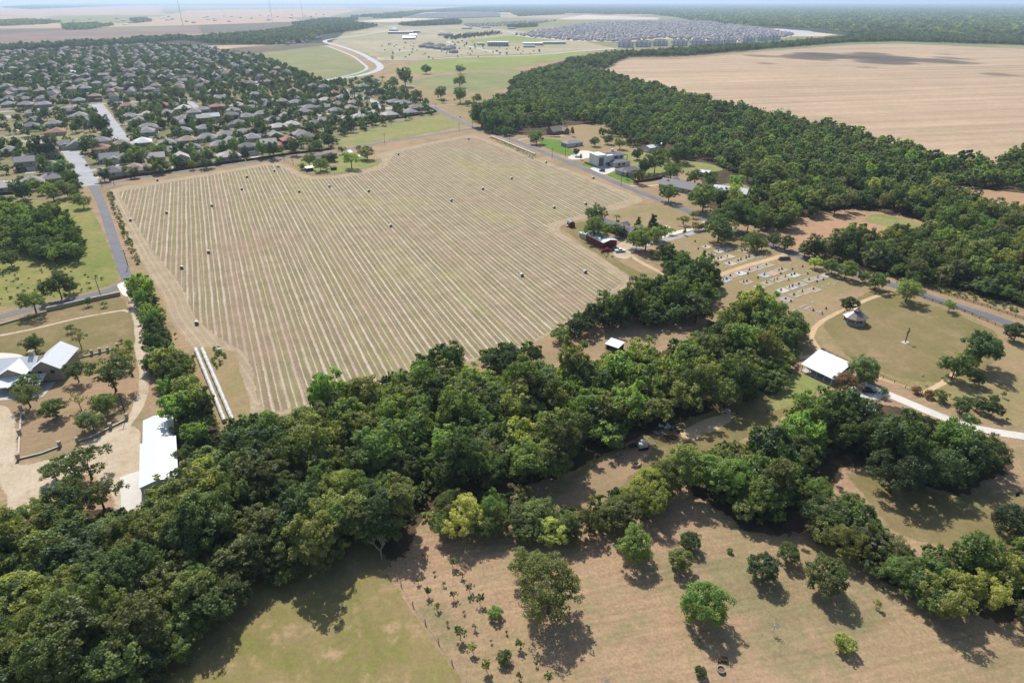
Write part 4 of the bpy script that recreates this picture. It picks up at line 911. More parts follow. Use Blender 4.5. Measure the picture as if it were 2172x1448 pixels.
# woods and belts farther off
def belt(P, sp, seed, keys, cols, label, sc=(.8, 1.2), z=6.0, gap=0.0):
    split_mass('woodland', [(x, y, random.uniform(*sc)) for (x, y) in scatter(wpoly(P, z), sp, seed, 0.45) if gap <= 0 or mnoise.fractal(Vector((x / (sp * 14), y / (sp * 22), seed)), 1.0, 2.0, 3) > gap - 0.75], keys, cols, label)
belt([(1190,130),(1290,112),(1400,108),(1500,100),(1620,94),(1780,80),(1900,62),(2172,78),(2400,88),(2400,98),(2172,92),(1905,84),(1800,86),(1620,100),(1450,114),(1330,116),(1285,140)], 9.5, 311, MD, ['dark', 'mid', 'olive'], 'tree belt behind the cut wheat field', (1.0, 1.45))
belt([(0,98),(250,86),(390,76),(400,80),(260,92),(100,100),(0,104),(-200,112),(-200,104)], 12, 312, MD, ['dark', 'mid'], 'tree belt behind the housing estate', (1.1, 1.6))
belt([(390,82),(560,66),(680,50),(700,56),(680,76),(640,88),(560,92),(440,88)], 14, 313, MD, ['dark', 'mid', 'olive'], 'wood beyond the green pasture', (1.0, 1.6))
belt([(618,50),(690,40),(760,40),(740,48),(800,54),(760,62),(690,70)], 15, 314, MD, ['dark', 'mid'], 'wood beside the curving main road', (1.2, 1.7))
belt([(845,52),(960,43),(980,46),(975,50),(880,54)], 13, 315, MD, ['dark', 'mid'], 'tree belt beyond the curving main road', (1.3, 1.8))
belt([(720,38),(860,26),(1040,12),(1240,8),(1420,8),(1420,30),(1300,30),(1240,28),(1100,34),(1080,26),(900,26),(850,38),(760,38)], 34, 316, FR, ['dark', 'mid'], 'hazy woods on the skyline', (1.0, 1.8), gap=0.6)
belt([(1380,30),(1430,8),(1700,7),(2172,7),(2500,7),(2500,88),(1960,74),(1900,56),(1800,70),(1740,58),(1640,54),(1500,50),(1440,36)], 24, 317, FR, ['dark', 'mid', 'olive', 'yellow', 'mid'], 'hazy woods covering the land at the upper right', (.8, 1.7), gap=0.5)
belt([(0,44),(60,42),(130,46),(90,50),(0,54)], 26, 318, FR, ['mid'], 'scattered farm trees on the hazy plain', (1.0, 1.5))
belt([(130,52),(190,50),(240,52),(190,60),(140,62)], 24, 319, FR, ['mid'], 'scattered farm trees on the hazy plain', (1.0, 1.5))
belt([(275,40),(310,38),(320,44),(285,48)], 24, 320, FR, ['mid'], 'scattered farm trees on the hazy plain', (1.0, 1.5))
belt([(0,16),(120,8),(400,6),(640,8),(800,6),(1000,5),(980,8),(600,12),(300,11),(60,20)], 90, 321, FR, ['mid'], 'faint tree lines below the horizon', (1.5, 2.6))
belt([(1075,54),(1140,50),(1140,55),(1078,58)], 12, 322, MD, ['mid'], 'tree clump beside the dark-roofed estate', (1.0, 1.4))
belt([(940,78),(1060,66),(1064,70),(960,82)], 18, 323, MD, ['dark'], 'street trees by the distant shops', (.8, 1.2))

belt([(1100,74),(1220,56),(1340,48),(1500,48),(1690,76),(1560,86),(1320,86),(1140,80)], 46, 324, MD, ['mid', 'dark'], 'young street trees in the far dark-roofed estate', (.5, .8))
belt([(800,90),(1000,84),(1180,108),(1000,118),(830,124)], 60, 325, MD, ['mid', 'olive'], 'small trees dotted over the far development', (.4, .8))

AUTO2 = {}
for e, px, py, col, form in AUTO:
    lm = min(LAND, key=lambda q: math.dist(G(q[1], q[2]), G(px, py)))
    AUTO2.setdefault((lm[0], form), []).append((math.dist(G(lm[1], lm[2]), G(px, py)), e, col))
SUF = {11: 'eleventh nearest to', 12: 'twelfth nearest to'}
for (lm, form), L3 in AUTO2.items():
    L3.sort(key=lambda q: q[0])
    for i, (d, e, col) in enumerate(L3):
        e['group'] = form + 's around ' + lm
        if i < 10: e['label'] = '%s %s, %s %s' % (WORD[col], form, ORD[i], lm)
        else: e['label'] = '%s %s farther off from %s' % (WORD[col], form, lm)
for o in bpy.data.objects:
    if '_c' in o: del o['_c']
# ------------------------------------------------------------------ building kit
def hip_roof(mb, x0, x1, y0, y1, z, rise, ov=0.5, th=0.18):
    x0 -= ov; x1 += ov; y0 -= ov; y1 += ov; w_ = x1 - x0; d_ = y1 - y0; cx = (x0 + x1) / 2; cy_ = (y0 + y1) / 2
    k = min(w_, d_) / 2 * 0.98
    if w_ >= d_: a, b = (x0 + k, cy_, z + rise), (x1 - k, cy_, z + rise)
    else: a, b = (cx, y0 + k, z + rise), (cx, y1 - k, z + rise)
    c = [(x0, y0, z), (x1, y0, z), (x1, y1, z), (x0, y1, z)]; e = [(q[0], q[1], z - th) for q in c]
    vs = c + [a, b] + e
    fs = [(0, 1, 5, 4), (1, 2, 5), (2, 3, 4, 5), (3, 0, 4)] if w_ >= d_ else [(0, 1, 4), (1, 2, 5, 4), (2, 3, 5), (3, 0, 4, 5)]
    fs += [(0, 6, 7, 1), (1, 7, 8, 2), (2, 8, 9, 3), (3, 9, 6, 0), (6, 9, 8, 7)]
    return mb.add(vs, fs)
def gable_roof(mb, x0, x1, y0, y1, z, rise, ov=0.45, th=0.16, axis='x', off=0.0):
    """ridge along axis; off shifts the ridge across the span"""
    if axis == 'x':
        ym = (y0 + y1) / 2 + off; P = [(x0 - ov, y0 - ov, z), (x1 + ov, y0 - ov, z), (x1 + ov, ym, z + rise), (x0 - ov, ym, z + rise)]
        Q = [(x0 - ov, ym, z + rise), (x1 + ov, ym, z + rise), (x1 + ov, y1 + ov, z), (x0 - ov, y1 + ov, z)]
    else:
        xm = (x0 + x1) / 2 + off; P = [(x0 - ov, y0 - ov, z), (xm, y0 - ov, z + rise), (xm, y1 + ov, z + rise), (x0 - ov, y1 + ov, z)]
        Q = [(xm, y0 - ov, z + rise), (x1 + ov, y0 - ov, z), (x1 + ov, y1 + ov, z), (xm, y1 + ov, z + rise)]
    mb.slab(P, th); mb.slab(Q, th); return mb
def gable_wall(mb, x0, x1, y0, y1, z0, z, rise, axis='x', off=0.0):
    mb.bx(x0, x1, y0, y1, z0, z)
    if axis == 'x':
        ym = (y0 + y1) / 2 + off
        mb.add([(x0, y0, z), (x0, y1, z), (x0, ym, z + rise), (x1, y0, z), (x1, y1, z), (x1, ym, z + rise)], [(0, 2, 1), (3, 4, 5), (0, 3, 5, 2), (1, 2, 5, 4)])
    else:
        xm = (x0 + x1) / 2 + off
        mb.add([(x0, y0, z), (x1, y0, z), (xm, y0, z + rise), (x0, y1, z), (x1, y1, z), (xm, y1, z + rise)], [(0, 1, 2), (3, 5, 4), (0, 2, 5, 3), (1, 4, 5, 2)])
    return mb
def win_mesh(w_, h_, name='window'):
    mb = MB(); mb.box((0, 0, 0), (w_ + .2, 0.1, h_ + .2)); mb.cur = 1
    mb.box((-w_ / 4, -0.03, 0), (w_ / 2 - .05, 0.1, h_)); mb.box((w_ / 4, -0.03, 0), (w_ / 2 - .05, 0.1, h_))
    return mb.mesh(name, [M['trim'], M['glass']])
WIN = win_mesh(1.5, 1.3); WINB = win_mesh(2.4, 1.4)
mb = MB(); mb.box((0, 0, 1.05), (1.0, .1, 2.1)); mb.box((0.38, -.07, 1.0), (.06, .06, .2)); DOOR = mb.mesh('door', M['door'])
mb = MB()
for k in range(4): mb.box((0, 0, .28 + .55 * k), (4.8, .1, .52))
GDOOR = mb.mesh('garage_door', M['door'])
DRIVE = MB().bx(-2.7, 2.7, -4.2, 4.2, -.05, .05).mesh('driveway', M['concrete'])
HP = []
def hproto(kind, w_, d_, st, rise, cross=False, gar=True):
    h = 2.9 if st == 1 else 5.7; wl = MB(); rf = MB(); x0, x1, y0, y1 = -w_ / 2, w_ / 2, -d_ / 2, d_ / 2
    if kind == 'hip': wl.bx(x0, x1, y0, y1, -.1, h - .02); hip_roof(rf, x0, x1, y0, y1, h, rise)
    else: gable_wall(wl, x0, x1, y0, y1, -.1, h - .02, rise - .1, 'x'); gable_roof(rf, x0, x1, y0, y1, h + .12, rise)
    gx, gy = x1 - 3.2, y0
    if cross:                                               # garage wing standing forward under its own roof
        gw = 6.4; a, b = x1 - gw, x1 - .3
        gy = y0 - 3.2
        if kind == 'hip': wl.bx(a, b, gy, y0 + 1, -.1, 2.7); hip_roof(rf, a, b, gy, y0 + 3.2, 2.74, 1.7, .45)
        else: gable_wall(wl, a, b, gy, y0 + 1, -.1, 2.7, 1.5, 'y'); gable_roof(rf, a, b, gy, y0 + 3.6, 2.85, 1.6, .4, axis='y')
        gx = (a + b) / 2
    rf.cyl((x0 * .4, y1 * .3, h + rise * .2), (x0 * .4, y1 * .3, h + rise * 1.02), .12, n=6)
    parts = [('driveway', DRIVE, (gx, gy - 4.3, 0), 0), ('garage_door', GDOOR, (gx, gy - .04, 0), 0), ('door', DOOR, (-.6, y0 - .04, .05), 0)]
    
    for zz in ([1.6] if st == 1 else [1.6, 4.4]):
        for xx in (x0 + 1.8, x0 + w_ * .36 if zz > 3 else x0 + 4.2):
            parts.append(('window', WIN, (xx, y0 - .03, zz), 0))
        if zz > 3: parts.append(('window', WIN, (x1 - 2.2, y0 - .03, zz), 0))
        for xx in (x0 + 2.4, 0.3, x1 - 2.4): parts.append(('window', WIN, (xx, y1 + .03, zz), math.pi))
        parts.append(('window', WIN, (x1 + .03, 0, zz), math.pi / 2)); parts.append(('window', WIN, (x0 - .03, -1.0, zz), -math.pi / 2))
    HP.append((wl.mesh('wall', M['wall']), rf.mesh('roof', M['shingle']), parts, st, kind))
hproto('hip', 14, 11.5, 1, 2.9, True); hproto('hip', 12, 12, 1, 3.0); hproto('gable', 13, 11, 1, 3.1, True)
hproto('hip', 11.5, 10, 2, 2.5, True); hproto('gable', 11, 9.5, 2, 2.7); hproto('hip', 16, 12, 1, 3.1, True)
ROOFC = {'g': (srgb(152,148,148,.82), 'grey'), 'd': (srgb(128,124,126,.78), 'dark grey'), 'b': (srgb(160,140,126,.8), 'brown'), 'r': (srgb(170,122,106,.8), 'reddish'), 'l': (srgb(196,188,180,.82), 'pale grey'), 'o': (srgb(190,140,112,.72), 'orange'), 'w': (srgb(225,225,225,.9), 'white')}
WALLC = [srgb(196,186,172,.8), srgb(214,208,198,.8), srgb(176,160,142,.8), srgb(160,132,112,.75), srgb(186,190,196,.8), srgb(150,164,182,.75), srgb(205,195,178,.8)]
GRID = R(-61)
DOORC = [srgb(120,40,36), srgb(70,60,52), srgb(225,222,215), srgb(60,72,90)]
HOUSES = []
def house(px, py, typ, roof, wall=None, ang=None, detail=True, label=None, group=None, sc=1.0):
    x, y = G(px, py, 2.0); wm, rm, parts, st, kind = HP[typ]
    rz = GRID + (random.choice([0, 1, 2, 3]) * math.pi / 2 if ang is None else ang) + random.uniform(-.04, .04)
    e = empty('house', (x, y, 0), rz); e.scale = (sc,) * 3
    j = random.uniform(.9, 1.1); wc = random.choice(WALLC) if wall is None else wall
    link('wall', wm, e, color=wc); link('roof', rm, e, color=tuple(q * j for q in ROOFC[roof][0]))
    if detail:
        dc = random.choice(DOORC)
        for nm, me, l_, r_ in parts: link(nm, me, e, l_, r_, color=(dc if nm == 'door' else srgb(222, 218, 210, .85)))
    HOUSES.append((x, y)); tag(e, label, 'house', group)
    return e
ROW_NEAR = '''232,338,2g 240,366,1d 288,361,5b 333,345,4l 387,346,4l 261,315,3b 216,317,1r 268,336,1g 130,310,2g 165,309,2g 106,329,3b 58,354,4g 62,339,1g 110,354,1g 113,379,1g 70,388,1g 7,398,1l 23,322,0g 215,301,1g 304,303,0w 355,306,0g 398,299,1b 407,315,0d 440,294,0g 481,288,0g 491,303,2g 428,330,1b 486,333,0l 361,322,1g 525,322,3d 485,330,1g 571,314,4l 613,307,3r 650,292,1d 638,286,1g 584,291,2g 535,294,0g 492,302,2b 466,309,1g 517,283,1g 439,293,0g 479,286,0g'''
ROW_MID = '''389,279,1g 433,274,1g 433,259,4l 387,255,5g 396,262,5g 453,256,4w 354,242,1g 313,245,0l 276,249,0g 295,257,0g 315,272,5g 313,281,5g 391,231,5l 428,234,0g 412,240,1g 348,225,0r 371,225,1d 272,226,0r 283,232,0g 493,252,3d 461,234,3r 495,236,1g 161,236,5d 170,247,5g 76,257,5d 69,241,0g 67,269,1d 115,264,1g 184,257,1g 122,281,0o 463,227,0b 499,238,2g 506,225,0l 534,231,0g 534,222,0g 560,218,0g 565,226,1d 590,214,1g 600,222,3b 623,210,0g 628,219,0g 666,218,0g 681,205,1g 691,214,0l 690,228,0g 657,230,0g 647,239,0g 627,236,0g 590,239,1o 557,243,0g 607,249,2g 524,249,0g 492,252,4d 456,256,1w 507,263,0d 592,271,0l 620,266,0l 668,264,0d 691,258,0g 580,256,1g 393,278,0l 433,272,0l 696,261,1g 733,256,0l 761,250,0l 780,249,1l 794,246,0l 828,245,0l 871,239,5g 881,230,5b 718,223,1b 743,230,1b 751,220,1g 726,208,1g 692,214,1l 710,199,0r 688,192,3d 770,185,5g 789,197,5g 828,210,1g 837,218,0g 856,221,5g 841,209,1g 693,228,1g 712,236,1g 746,238,3b 665,188,3d 688,190,3d 623,195,5b 544,207,3g 466,210,5g 370,223,1d 350,224,0r 390,231,5l 411,239,1g 431,233,0b'''
ROW_FAR = '''18,223,0g 55,223,0g 96,223,0g 133,216,1g 169,215,1g 204,211,3b 90,210,0g 53,212,1g 15,215,1g 50,205,1d 123,208,1g 157,206,0g 85,200,3b 118,197,0d 152,196,3b 184,194,3g 217,197,0g 187,204,1g 16,193,0g 48,192,0g 83,191,0g 13,184,0g 113,190,0g 146,186,0g 172,186,0g 206,183,3g 239,181,0b 269,180,0g 249,191,0b 285,191,0g 46,178,0g 76,177,0g 108,180,0g 141,177,0g 15,167,0g 43,165,0g 104,173,0g 133,169,0g 161,168,3g 196,170,0g 219,165,3g 249,169,1b 262,172,3d 17,160,0g 103,167,0g 96,160,0g 126,160,0g 191,158,0g 219,159,0b 40,155,0b 68,155,0g 93,153,0g 119,154,0g 152,155,0w 191,152,0g 144,140,0d 171,145,0d 230,133,1g 270,153,0d 285,153,3g 345,170,4l 327,170,1g 73,128,0g 56,128,0g 13,130,0g 119,127,0g 13,148,0g 58,143,0g 88,140,0g 172,120,0g 152,118,0g 237,110,0b 240,115,0b 280,130,0g 355,112,0g 16,110,0b 36,109,0d 58,111,0d 75,112,0d 90,106,0d 112,107,0d 3,111,0d 318,191,1g 348,193,0r 341,205,1d 310,205,0g
376,168,0g 396,165,0g 388,178,4g 454,195,0l 478,174,0g 506,170,0d 514,175,0r 570,179,3b 600,172,0r 516,147,0g 494,138,0g 469,130,0g 439,142,0g 395,132,0r 410,141,0g 400,138,0g 430,148,0g 446,161,0g 420,165,0d 403,110,0g 420,115,0g 446,122,0g 456,125,0g 376,152,0g 352,112,0g 357,125,0g 330,120,0g 300,118,0g 275,112,0g 320,140,0g 300,150,0g 345,150,0g 372,128,0g 250,140,0g 210,125,0g 190,118,0g 40,120,0g 95,120,0g 220,145,0g 30,138,0g 105,132,0g'''
seen = []
def rows(txt, zone, detail):
    for t in txt.split():
        a = t.split(','); px, py = float(a[0]), float(a[1]); x, y = G(px, py, 2)
        if any((x - q[0]) ** 2 + (y - q[1]) ** 2 < 11.0 ** 2 for q in seen): continue
        seen.append((x, y)); typ = int(a[2][0]); rc = a[2][1]; st = HP[typ][3]
        side = 'left' if px < 230 else ('middle' if px < 560 else 'right')
        k = {'hip': 'hip', 'gable': 'gable'}[HP[typ][4]]
        lab = '%s %s %s-roofed house %s at the estate\'s %s' % ('two-storey' if st == 2 else 'single-storey', ROOFC[rc][1], k, zone, side)
        house(px, py, typ, rc, detail=detail, label=lab, group='estate houses %s, %s' % (zone, side), wall=(srgb(150,98,80,.7) if (rc == 'r' and st == 2) else None), sc={'nearest the hay field': 1.22, 'in the middle rows': 1.2, 'in the far rows': 1.2}[zone])
rows(ROW_NEAR, 'nearest the hay field', True)
rows(ROW_MID, 'in the middle rows', True)
rows(ROW_FAR, 'in the far rows', False)

# yard trees between the houses (far too many to count)
EST = wpoly([(-40,425),(150,418),(185,384),(520,340),(700,312),(735,280),(925,236),(870,196),(780,166),(690,172),(560,120),(400,98),(330,94),(0,116),(-260,120)], 3)
ST = []
for P, w_ in STREETS:
    for q in spline([G(*p) for p in P], 5.0): ST.append((q.x, q.y, (w_ / 2 + 2.5) ** 2))
def est_ok(x, y):
    if any((x - q[0]) ** 2 + (y - q[1]) ** 2 < 70 for q in HOUSES): return False
    if any((x - q[0]) ** 2 + (y - q[1]) ** 2 < q[2] for q in ST): return False
    if in_poly(x, y, PARK): return False
    return not any((x - t[0]) ** 2 + (y - t[1]) ** 2 < t[2] ** 2 for t in TREES)
PARK = wpoly([(-40,296),(60,290),(215,280),(224,298),(150,306),(40,314),(-40,318)], 0)
yt = []
for (x, y) in scatter(EST, 9.5, 402, 0.45):
    dd = math.hypot(x, y)
    dens = 0.6 + 0.4 * mnoise.noise(Vector((x / 110, y / 110, 3)))
    if x < -500 and 700 < dd < 1150: dens *= 0.45
    if dd > 900: dens *= 1.15
    if random.random() < dens and est_ok(x, y): yt.append((x, y, random.choice([.5, .65, .8, .95, 1.1])))
yn = [p for p in yt if math.hypot(p[0], p[1]) < 620]; yf = [p for p in yt if math.hypot(p[0], p[1]) >= 620]
split_mass('yard_trees', yn, WD, ['dark', 'mid', 'dark', 'olive'], 'yard trees among the nearer estate houses')
split_mass('yard_trees', yf, MD, ['dark', 'mid', 'dark'], 'yard trees among the farther estate houses')

# ------------------------------------------------------------------ fences
def fence(name, P, label, cat='fence', post=2.5, h=1.8, kind='panel', mat='dark_wood', px=True, rails=3, group=None):
    Q = [Vector(G(*q)) if px else Vector(q) for q in P]
    e = empty(name, (Q[0].x, Q[0].y, 0)); O = Q[0]
    mb = MB(); mb.box((0, 0, h / 2), (.16, .16, h + .1)); pm = mb.mesh('post', M[mat])
    S = resample(Q, post, closed=False)
    pan = None
    for i in range(len(S)):
        l_ = S[i] - O
        if kind != 'panel' or i % 1 == 0: link('post', pm, e, (l_.x, l_.y, 0), 0)
        if i == len(S) - 1: break
        d = S[i + 1] - S[i]; a = math.atan2(d.y, d.x); L = d.length
        if pan is None or abs(L - panL) > .35:
            mb = MB(); panL = L
            if kind == 'panel':
                n = 6
                for k in range(n): mb.box(((k + .5) * L / n, 0, h / 2), (L / n - .02, .04 + .02 * (k % 2), h - .05 * (k % 3)))
                pan = [(mb.mesh('panel', M[mat]), 'panel', 0)]
            elif kind == 'rail':
                mb.box((L / 2, 0, 0), (L, .06, .14)); rm = mb.mesh('rail', M[mat]); pan = [(rm, 'rail', h * (k + 1) / rails - .1) for k in range(rails)]
            elif kind == 'wire':
                mb.cyl((0, 0, 0), (L, 0, 0), .007, n=4); rm = mb.mesh('wire', M['granite']); pan = [(rm, 'wire', h * (k + 1) / 4 - .1) for k in range(4)]
        for me_, nm, z in pan: link(nm, me_, e, (l_.x, l_.y, z), a)
    tag(e, label, cat, group); return e
fence('privacy_fence', [(232,384),(300,373),(400,359),(520,342)], 'dark wooden privacy fence between estate houses and the road, left stretch', post=4.8)
fence('privacy_fence', [(522,342),(600,330),(700,318),(705,310)], 'brown wooden privacy fence between estate houses and the road, right stretch', post=4.8)
fence('privacy_fence', [(690,278),(760,268),(830,254),(900,243),(926,238),(912,230)], 'dark wooden privacy fence along the top of the green meadow', post=4.8)
fence('privacy_fence', [(0,414),(30,412)], 'short wooden privacy fence by the left edge below the estate', post=4.8)
# ------------------------------------------------------------------ buildings one by one
def frame(a, b):                                            # origin and bearing from two surveyed corners
    A = Vector(G(*a)); B = Vector(G(*b)); d = B - A
    return A, math.atan2(d.y, d.x), d.length
def add_win(e, lst, me=None):
    for (x, y, z, r_) in lst: link('window', me or WIN, e, (x, y, z), r_)
def glabel(e, label, cat): return tag(e, label, cat)
WH = srgb(224, 220, 212, .85)

# estate house with bright metal roofs (left)
def estate_house():
    A = GV(138, 802); e = empty('estate_house', (A.x, A.y, 0), R(10))
    w_ = MB(); gable_wall(w_, -46, -8, 1, 11, -.1, 3.6, 3.0, 'x'); gable_wall(w_, -9, 0, -1, 13, -.1, 4.6, 3.4, 'y'); gable_wall(w_, -19, -11, -2, 3, -.1, 3.8, 2.6, 'y'); gable_wall(w_, -34, -25, -4, 3, -.1, 3.5, 2.6, 'y')
    w_.build('wall', M['stone'], e)
    rf = MB(); gable_roof(rf, -46, -9.6, 1, 11, 3.75, 3.1, .7, axis='x'); gable_roof(rf, -19, -11, -2, 6, 3.95, 2.7, .6, axis='y'); gable_roof(rf, -34, -25, -4, 6, 3.65, 2.7, .6, axis='y')
    rf.build('roof', M['white_roof'], e)
    rf = MB(); gable_roof(rf, -9, 0, -1, 13, 4.75, 3.5, .7, axis='y'); rf.build('roof', M['white_roof_y'], e)
    rf = MB(); rf.slab([(-19, -8, 2.7), (-4, -8, 2.7), (-4, -1.8, 3.7), (-19, -1.8, 3.7)], .15); gable_roof(rf, -13.5, -8.5, -8.6, -3, 2.75, 1.4, .3, axis='y'); rf.build('porch_roof', M['white_roof'], e)
    for x in (-18.6, -13.5, -8.5, -4.4): MB().box((x, -7.6, 1.3), (.35, .35, 2.6)).build('porch_column', M['stone'], e)
    c = MB(); c.box((-11.5, 7, 6.4), (1.5, 1.5, 3.6)); c.box((-11.5, 7, 8.3), (1.8, 1.8, .25)); c.build('chimney', M['stone'], e)
    for x in (-17, -13): MB().box((x, -2.06, 1.9), (1.4, .1, 1.5)).build('window', M['glass'], e)
    for x in (-32.5, -29.5, -26.5): MB().box((x, -4.06, 1.8), (1.6, .1, 1.5)).build('window', M['glass'], e)
    for x in (-6.5, -2.5): MB().box((x, -1.06, 3.6), (1.2, .1, 1.2)).build('window', M['glass'], e)
    for x in (-44, -39, -23): MB().box((x, .94, 1.8), (2.0, .1, 1.6)).build('window', M['glass'], e)
    MB().box((-11, -2.06, 1.2), (1.4, .1, 2.4)).build('door', M['wood'], e)
    MB().bx(-20, -2, -12, -2.1, -.05, .12).build('terrace', M['concrete'], e)
    glabel(e, 'stone estate house with several bright white metal gable roofs at left edge', 'house')
estate_house()

# long metal shed in two lengths
def metal_shed():
    A, a, L = frame((306, 1060), (308, 914)); e = empty('metal_shed', (A.x, A.y, 0), a - math.pi / 2); L1 = L * .6
    w_ = MB(); gable_wall(w_, 0, 9.0, 0, L1, -.1, 4.2, 1.1, 'y'); w_.build('wall', M['trim'], e)
    w_ = MB(); gable_wall(w_, .5, 8.5, L1 + .02, L, -.1, 3.7, 1.0, 'y'); w_.build('wall', M['trim'], e)
    rf = MB(); gable_roof(rf, 0, 9.0, 0, L1, 4.3, 1.15, .25, axis='y'); rf.build('roof', M['white_roof_y'], e)
    rf = MB(); gable_roof(rf, .5, 8.5, L1 + .5, L, 3.78, 1.05, .22, axis='y'); rf.build('roof', M['white_roof_y'], e)
    for y in (4, 10, 16): MB().box((-.04, y, 1.7), (.1, 4, 3.4)).build('roller_door', M['steel'], e)
    MB().box((.55, 26, 1.05), (.1, 1, 2.1)).build('door', M['wood'], e)
    glabel(e, 'long white metal shed in two lengths beside the gravel yard', 'shed')
metal_shed()

# red barn and its yard
def red_barn():
    A, a, L = frame((1279, 529), (1308, 523)); e = empty('red_barn', (A.x, A.y, 0), a)
    D = 16; W = 9
    w_ = MB(); gable_wall(w_, 0, W, 0, D, -.1, 3.7, .9, 'y'); w_.build('wall', M['red'], e)
    rf = MB(); gable_roof(rf, 0, W, 0, D, 3.82, .95, .3, axis='y'); rf.build('roof', M['white_roof_y'], e)
    w_ = MB(); w_.bx(.3, 6, D + .02, D + 7, -.1, 2.7); w_.build('lean_to', M['steel'], e)
    rf = MB(); rf.slab([(0, D + .3, 3.3), (6.4, D + .3, 3.3), (6.4, D + 7.3, 2.9), (0, D + 7.3, 2.9)], .12); rf.build('lean_to_roof', M['white_roof_y'], e)
    MB().box((4.5, -.05, 1.6), (4.2, .1, 3.2)).build('sliding_door', M['red'], e)
    MB().box((W + .04, 4, 1.05), (.1, 1, 2.1)).build('door', M['trim'], e)
    for y in (8, 12): link('window', WIN, e, (W + .04, y, 1.9), math.pi / 2)
    glabel(e, 'red metal barn with pale roof and grey lean-to at the field corner', 'barn')
    x, y = G(1211, 480); e = empty('garden_shed', (x, y, 0), R(12)); w_, d_ = 3.6, 4.4
    prof = [(-w_/2, 0), (w_/2, 0), (w_/2, 2.2), (w_/2*.62, 3.1), (0, 3.5), (-w_/2*.62, 3.1), (-w_/2, 2.2)]
    mb = MB(); n = len(prof); mb.add([(p[0], -d_/2, p[1]) for p in prof] + [(p[0], d_/2, p[1]) for p in prof], [tuple(range(n)), tuple(range(2*n-1, n-1, -1))] + [(i, n+i, n+(i+1) % n, (i+1) % n) for i in range(n)]); mb.build('wall', M['red'], e)
    rf = MB(); t = prof[2:]
    for i in range(len(t) - 1):
        p, q = t[i], t[i+1]; rf.slab([(p[0]*1.08, -d_/2-.15, p[1]+.08), (q[0]*1.08, -d_/2-.15, q[1]+.08), (q[0]*1.08, d_/2+.15, q[1]+.08), (p[0]*1.08, d_/2+.15, p[1]+.08)], .07)
    rf.build('roof', M['granite'], e); MB().box((0, -d_/2-.04, 1.0), (1.5, .08, 2.0)).build('door', M['red'], e)
    glabel(e, 'small red barn-roofed garden shed at the corner of the hay field', 'shed')
    x, y = G(1204, 480); e = empty('utility_trailer', (x, y, 0), R(60)); MB().box((0, 0, .6), (3, 1.5, .15)).build('bed', M['steel'], e); MB().cyl((1.5, 0, .5), (2.6, 0, .5), .05).build('drawbar', M['steel'], e)
    for s in (-1, 1): MB().cyl((0, s * .72, .33), (0, s * .9, .33), .33, n=12).build('wheel', M['black'], e)
    glabel(e, 'small flat trailer beside the red garden shed', 'trailer')
red_barn()
def simple_house(name, c, rz, wings, wallm, wallcol, roofm, roofcol, label, windows=True, chimney=None, porch=None, cat='house'):
    """wings: (x0, x1, y0, y1, eave, rise, 'hip'|'x'|'y')"""
    x, y = G(*c); e = empty(name, (x, y, 0), R(rz)); w_ = MB(); rf = MB()
    for k, (x0, x1, y0, y1, h, rs, ty) in enumerate(wings):
        o = .02 * k
        if ty == 'hip': w_.bx(x0, x1, y0, y1, -.1, h - .02); hip_roof(rf, x0, x1, y0, y1, h + o, rs, .6)
        elif ty == 'flat': w_.bx(x0, x1, y0, y1, -.1, h)
        else: gable_wall(w_, x0, x1, y0, y1, -.1, h, rs - .08, ty); gable_roof(rf, x0, x1, y0, y1, h + .13 + o, rs, .5, axis=ty)
    w_.build('wall', M[wallm], e, color=wallcol)
    if rf.v: rf.build('roof', M[roofm], e, color=roofcol)
    x0, x1, y0, y1, h = wings[0][:5]
    if windows:
        for zz in ([1.6] if h < 4 else [1.6, 4.4]):
            n = max(2, int((x1 - x0) / 4))
            for k in range(n):
                xx = x0 + (k + .5) * (x1 - x0) / n
                link('window', WIN, e, (xx, y0 - .03, zz), 0); link('window', WIN, e, (xx, y1 + .03, zz), math.pi)
            link('window', WIN, e, (x1 + .03, (y0 + y1) / 2, zz), math.pi / 2)
    link('door', DOOR, e, ((x0 + x1) / 2 + 1.9, y0 - .05, 0), 0, color=random.choice(DOORC))
    if chimney: MB().box(chimney, (1.2, 1.2, 3.0)).build('chimney', M['brick'], e)
    glabel(e, label, cat); return e
simple_house('brick_house', (1312, 492), -52, [(-14, 12, -4.5, 4.5, 3.0, 2.4, 'x'), (5, 12, -4, 9, 3.0, 2.0, 'y'), (-4, 1, 3, 8, 2.9, 1.6, 'y')], 'brick', None, 'shingle', ROOFC['d'][0], 'low brick house with long grey roof behind the red barn', chimney=(-2, 1, 5))
simple_house('farmhouse', (688, 342), 40, [(-8, 8, -4, 4, 3.0, 2.4, 'x')], 'wall', srgb(160, 150, 140, .8), 'shingle', ROOFC['d'][0], 'grey-roofed farmhouse among trees inside the hay field')
simple_house('brown_house', (1181, 283), 35, [(-9, 9, -5.5, 5.5, 3.0, 4.2, 'x'), (2, 9, -9, -2, 3.0, 3.2, 'y')], 'brick', None, 'shingle', ROOFC['b'][0], 'brown gable-roofed house set back from the road under trees')
simple_house('guest_house', (1213, 309), 30, [(-9, 9, -5, 5, 3.2, 2.0, 'hip'), (-9, -2, -6, 4, 3.3, 1.7, 'hip')], 'wall', WH, 'shingle', ROOFC['g'][0], 'white single-storey house with grey hip roof, nearest the white bale row')
simple_house('pool_house', (1332, 368), 28, [(-9, 9, -4.5, 4.5, 3.2, 2.1, 'hip'), (-8, -3, -8, -2, 3.1, 1.4, 'hip')], 'wall', srgb(200, 198, 192, .8), 'shingle', ROOFC['d'][0], 'low dark-grey hip-roofed house below the modern white house')
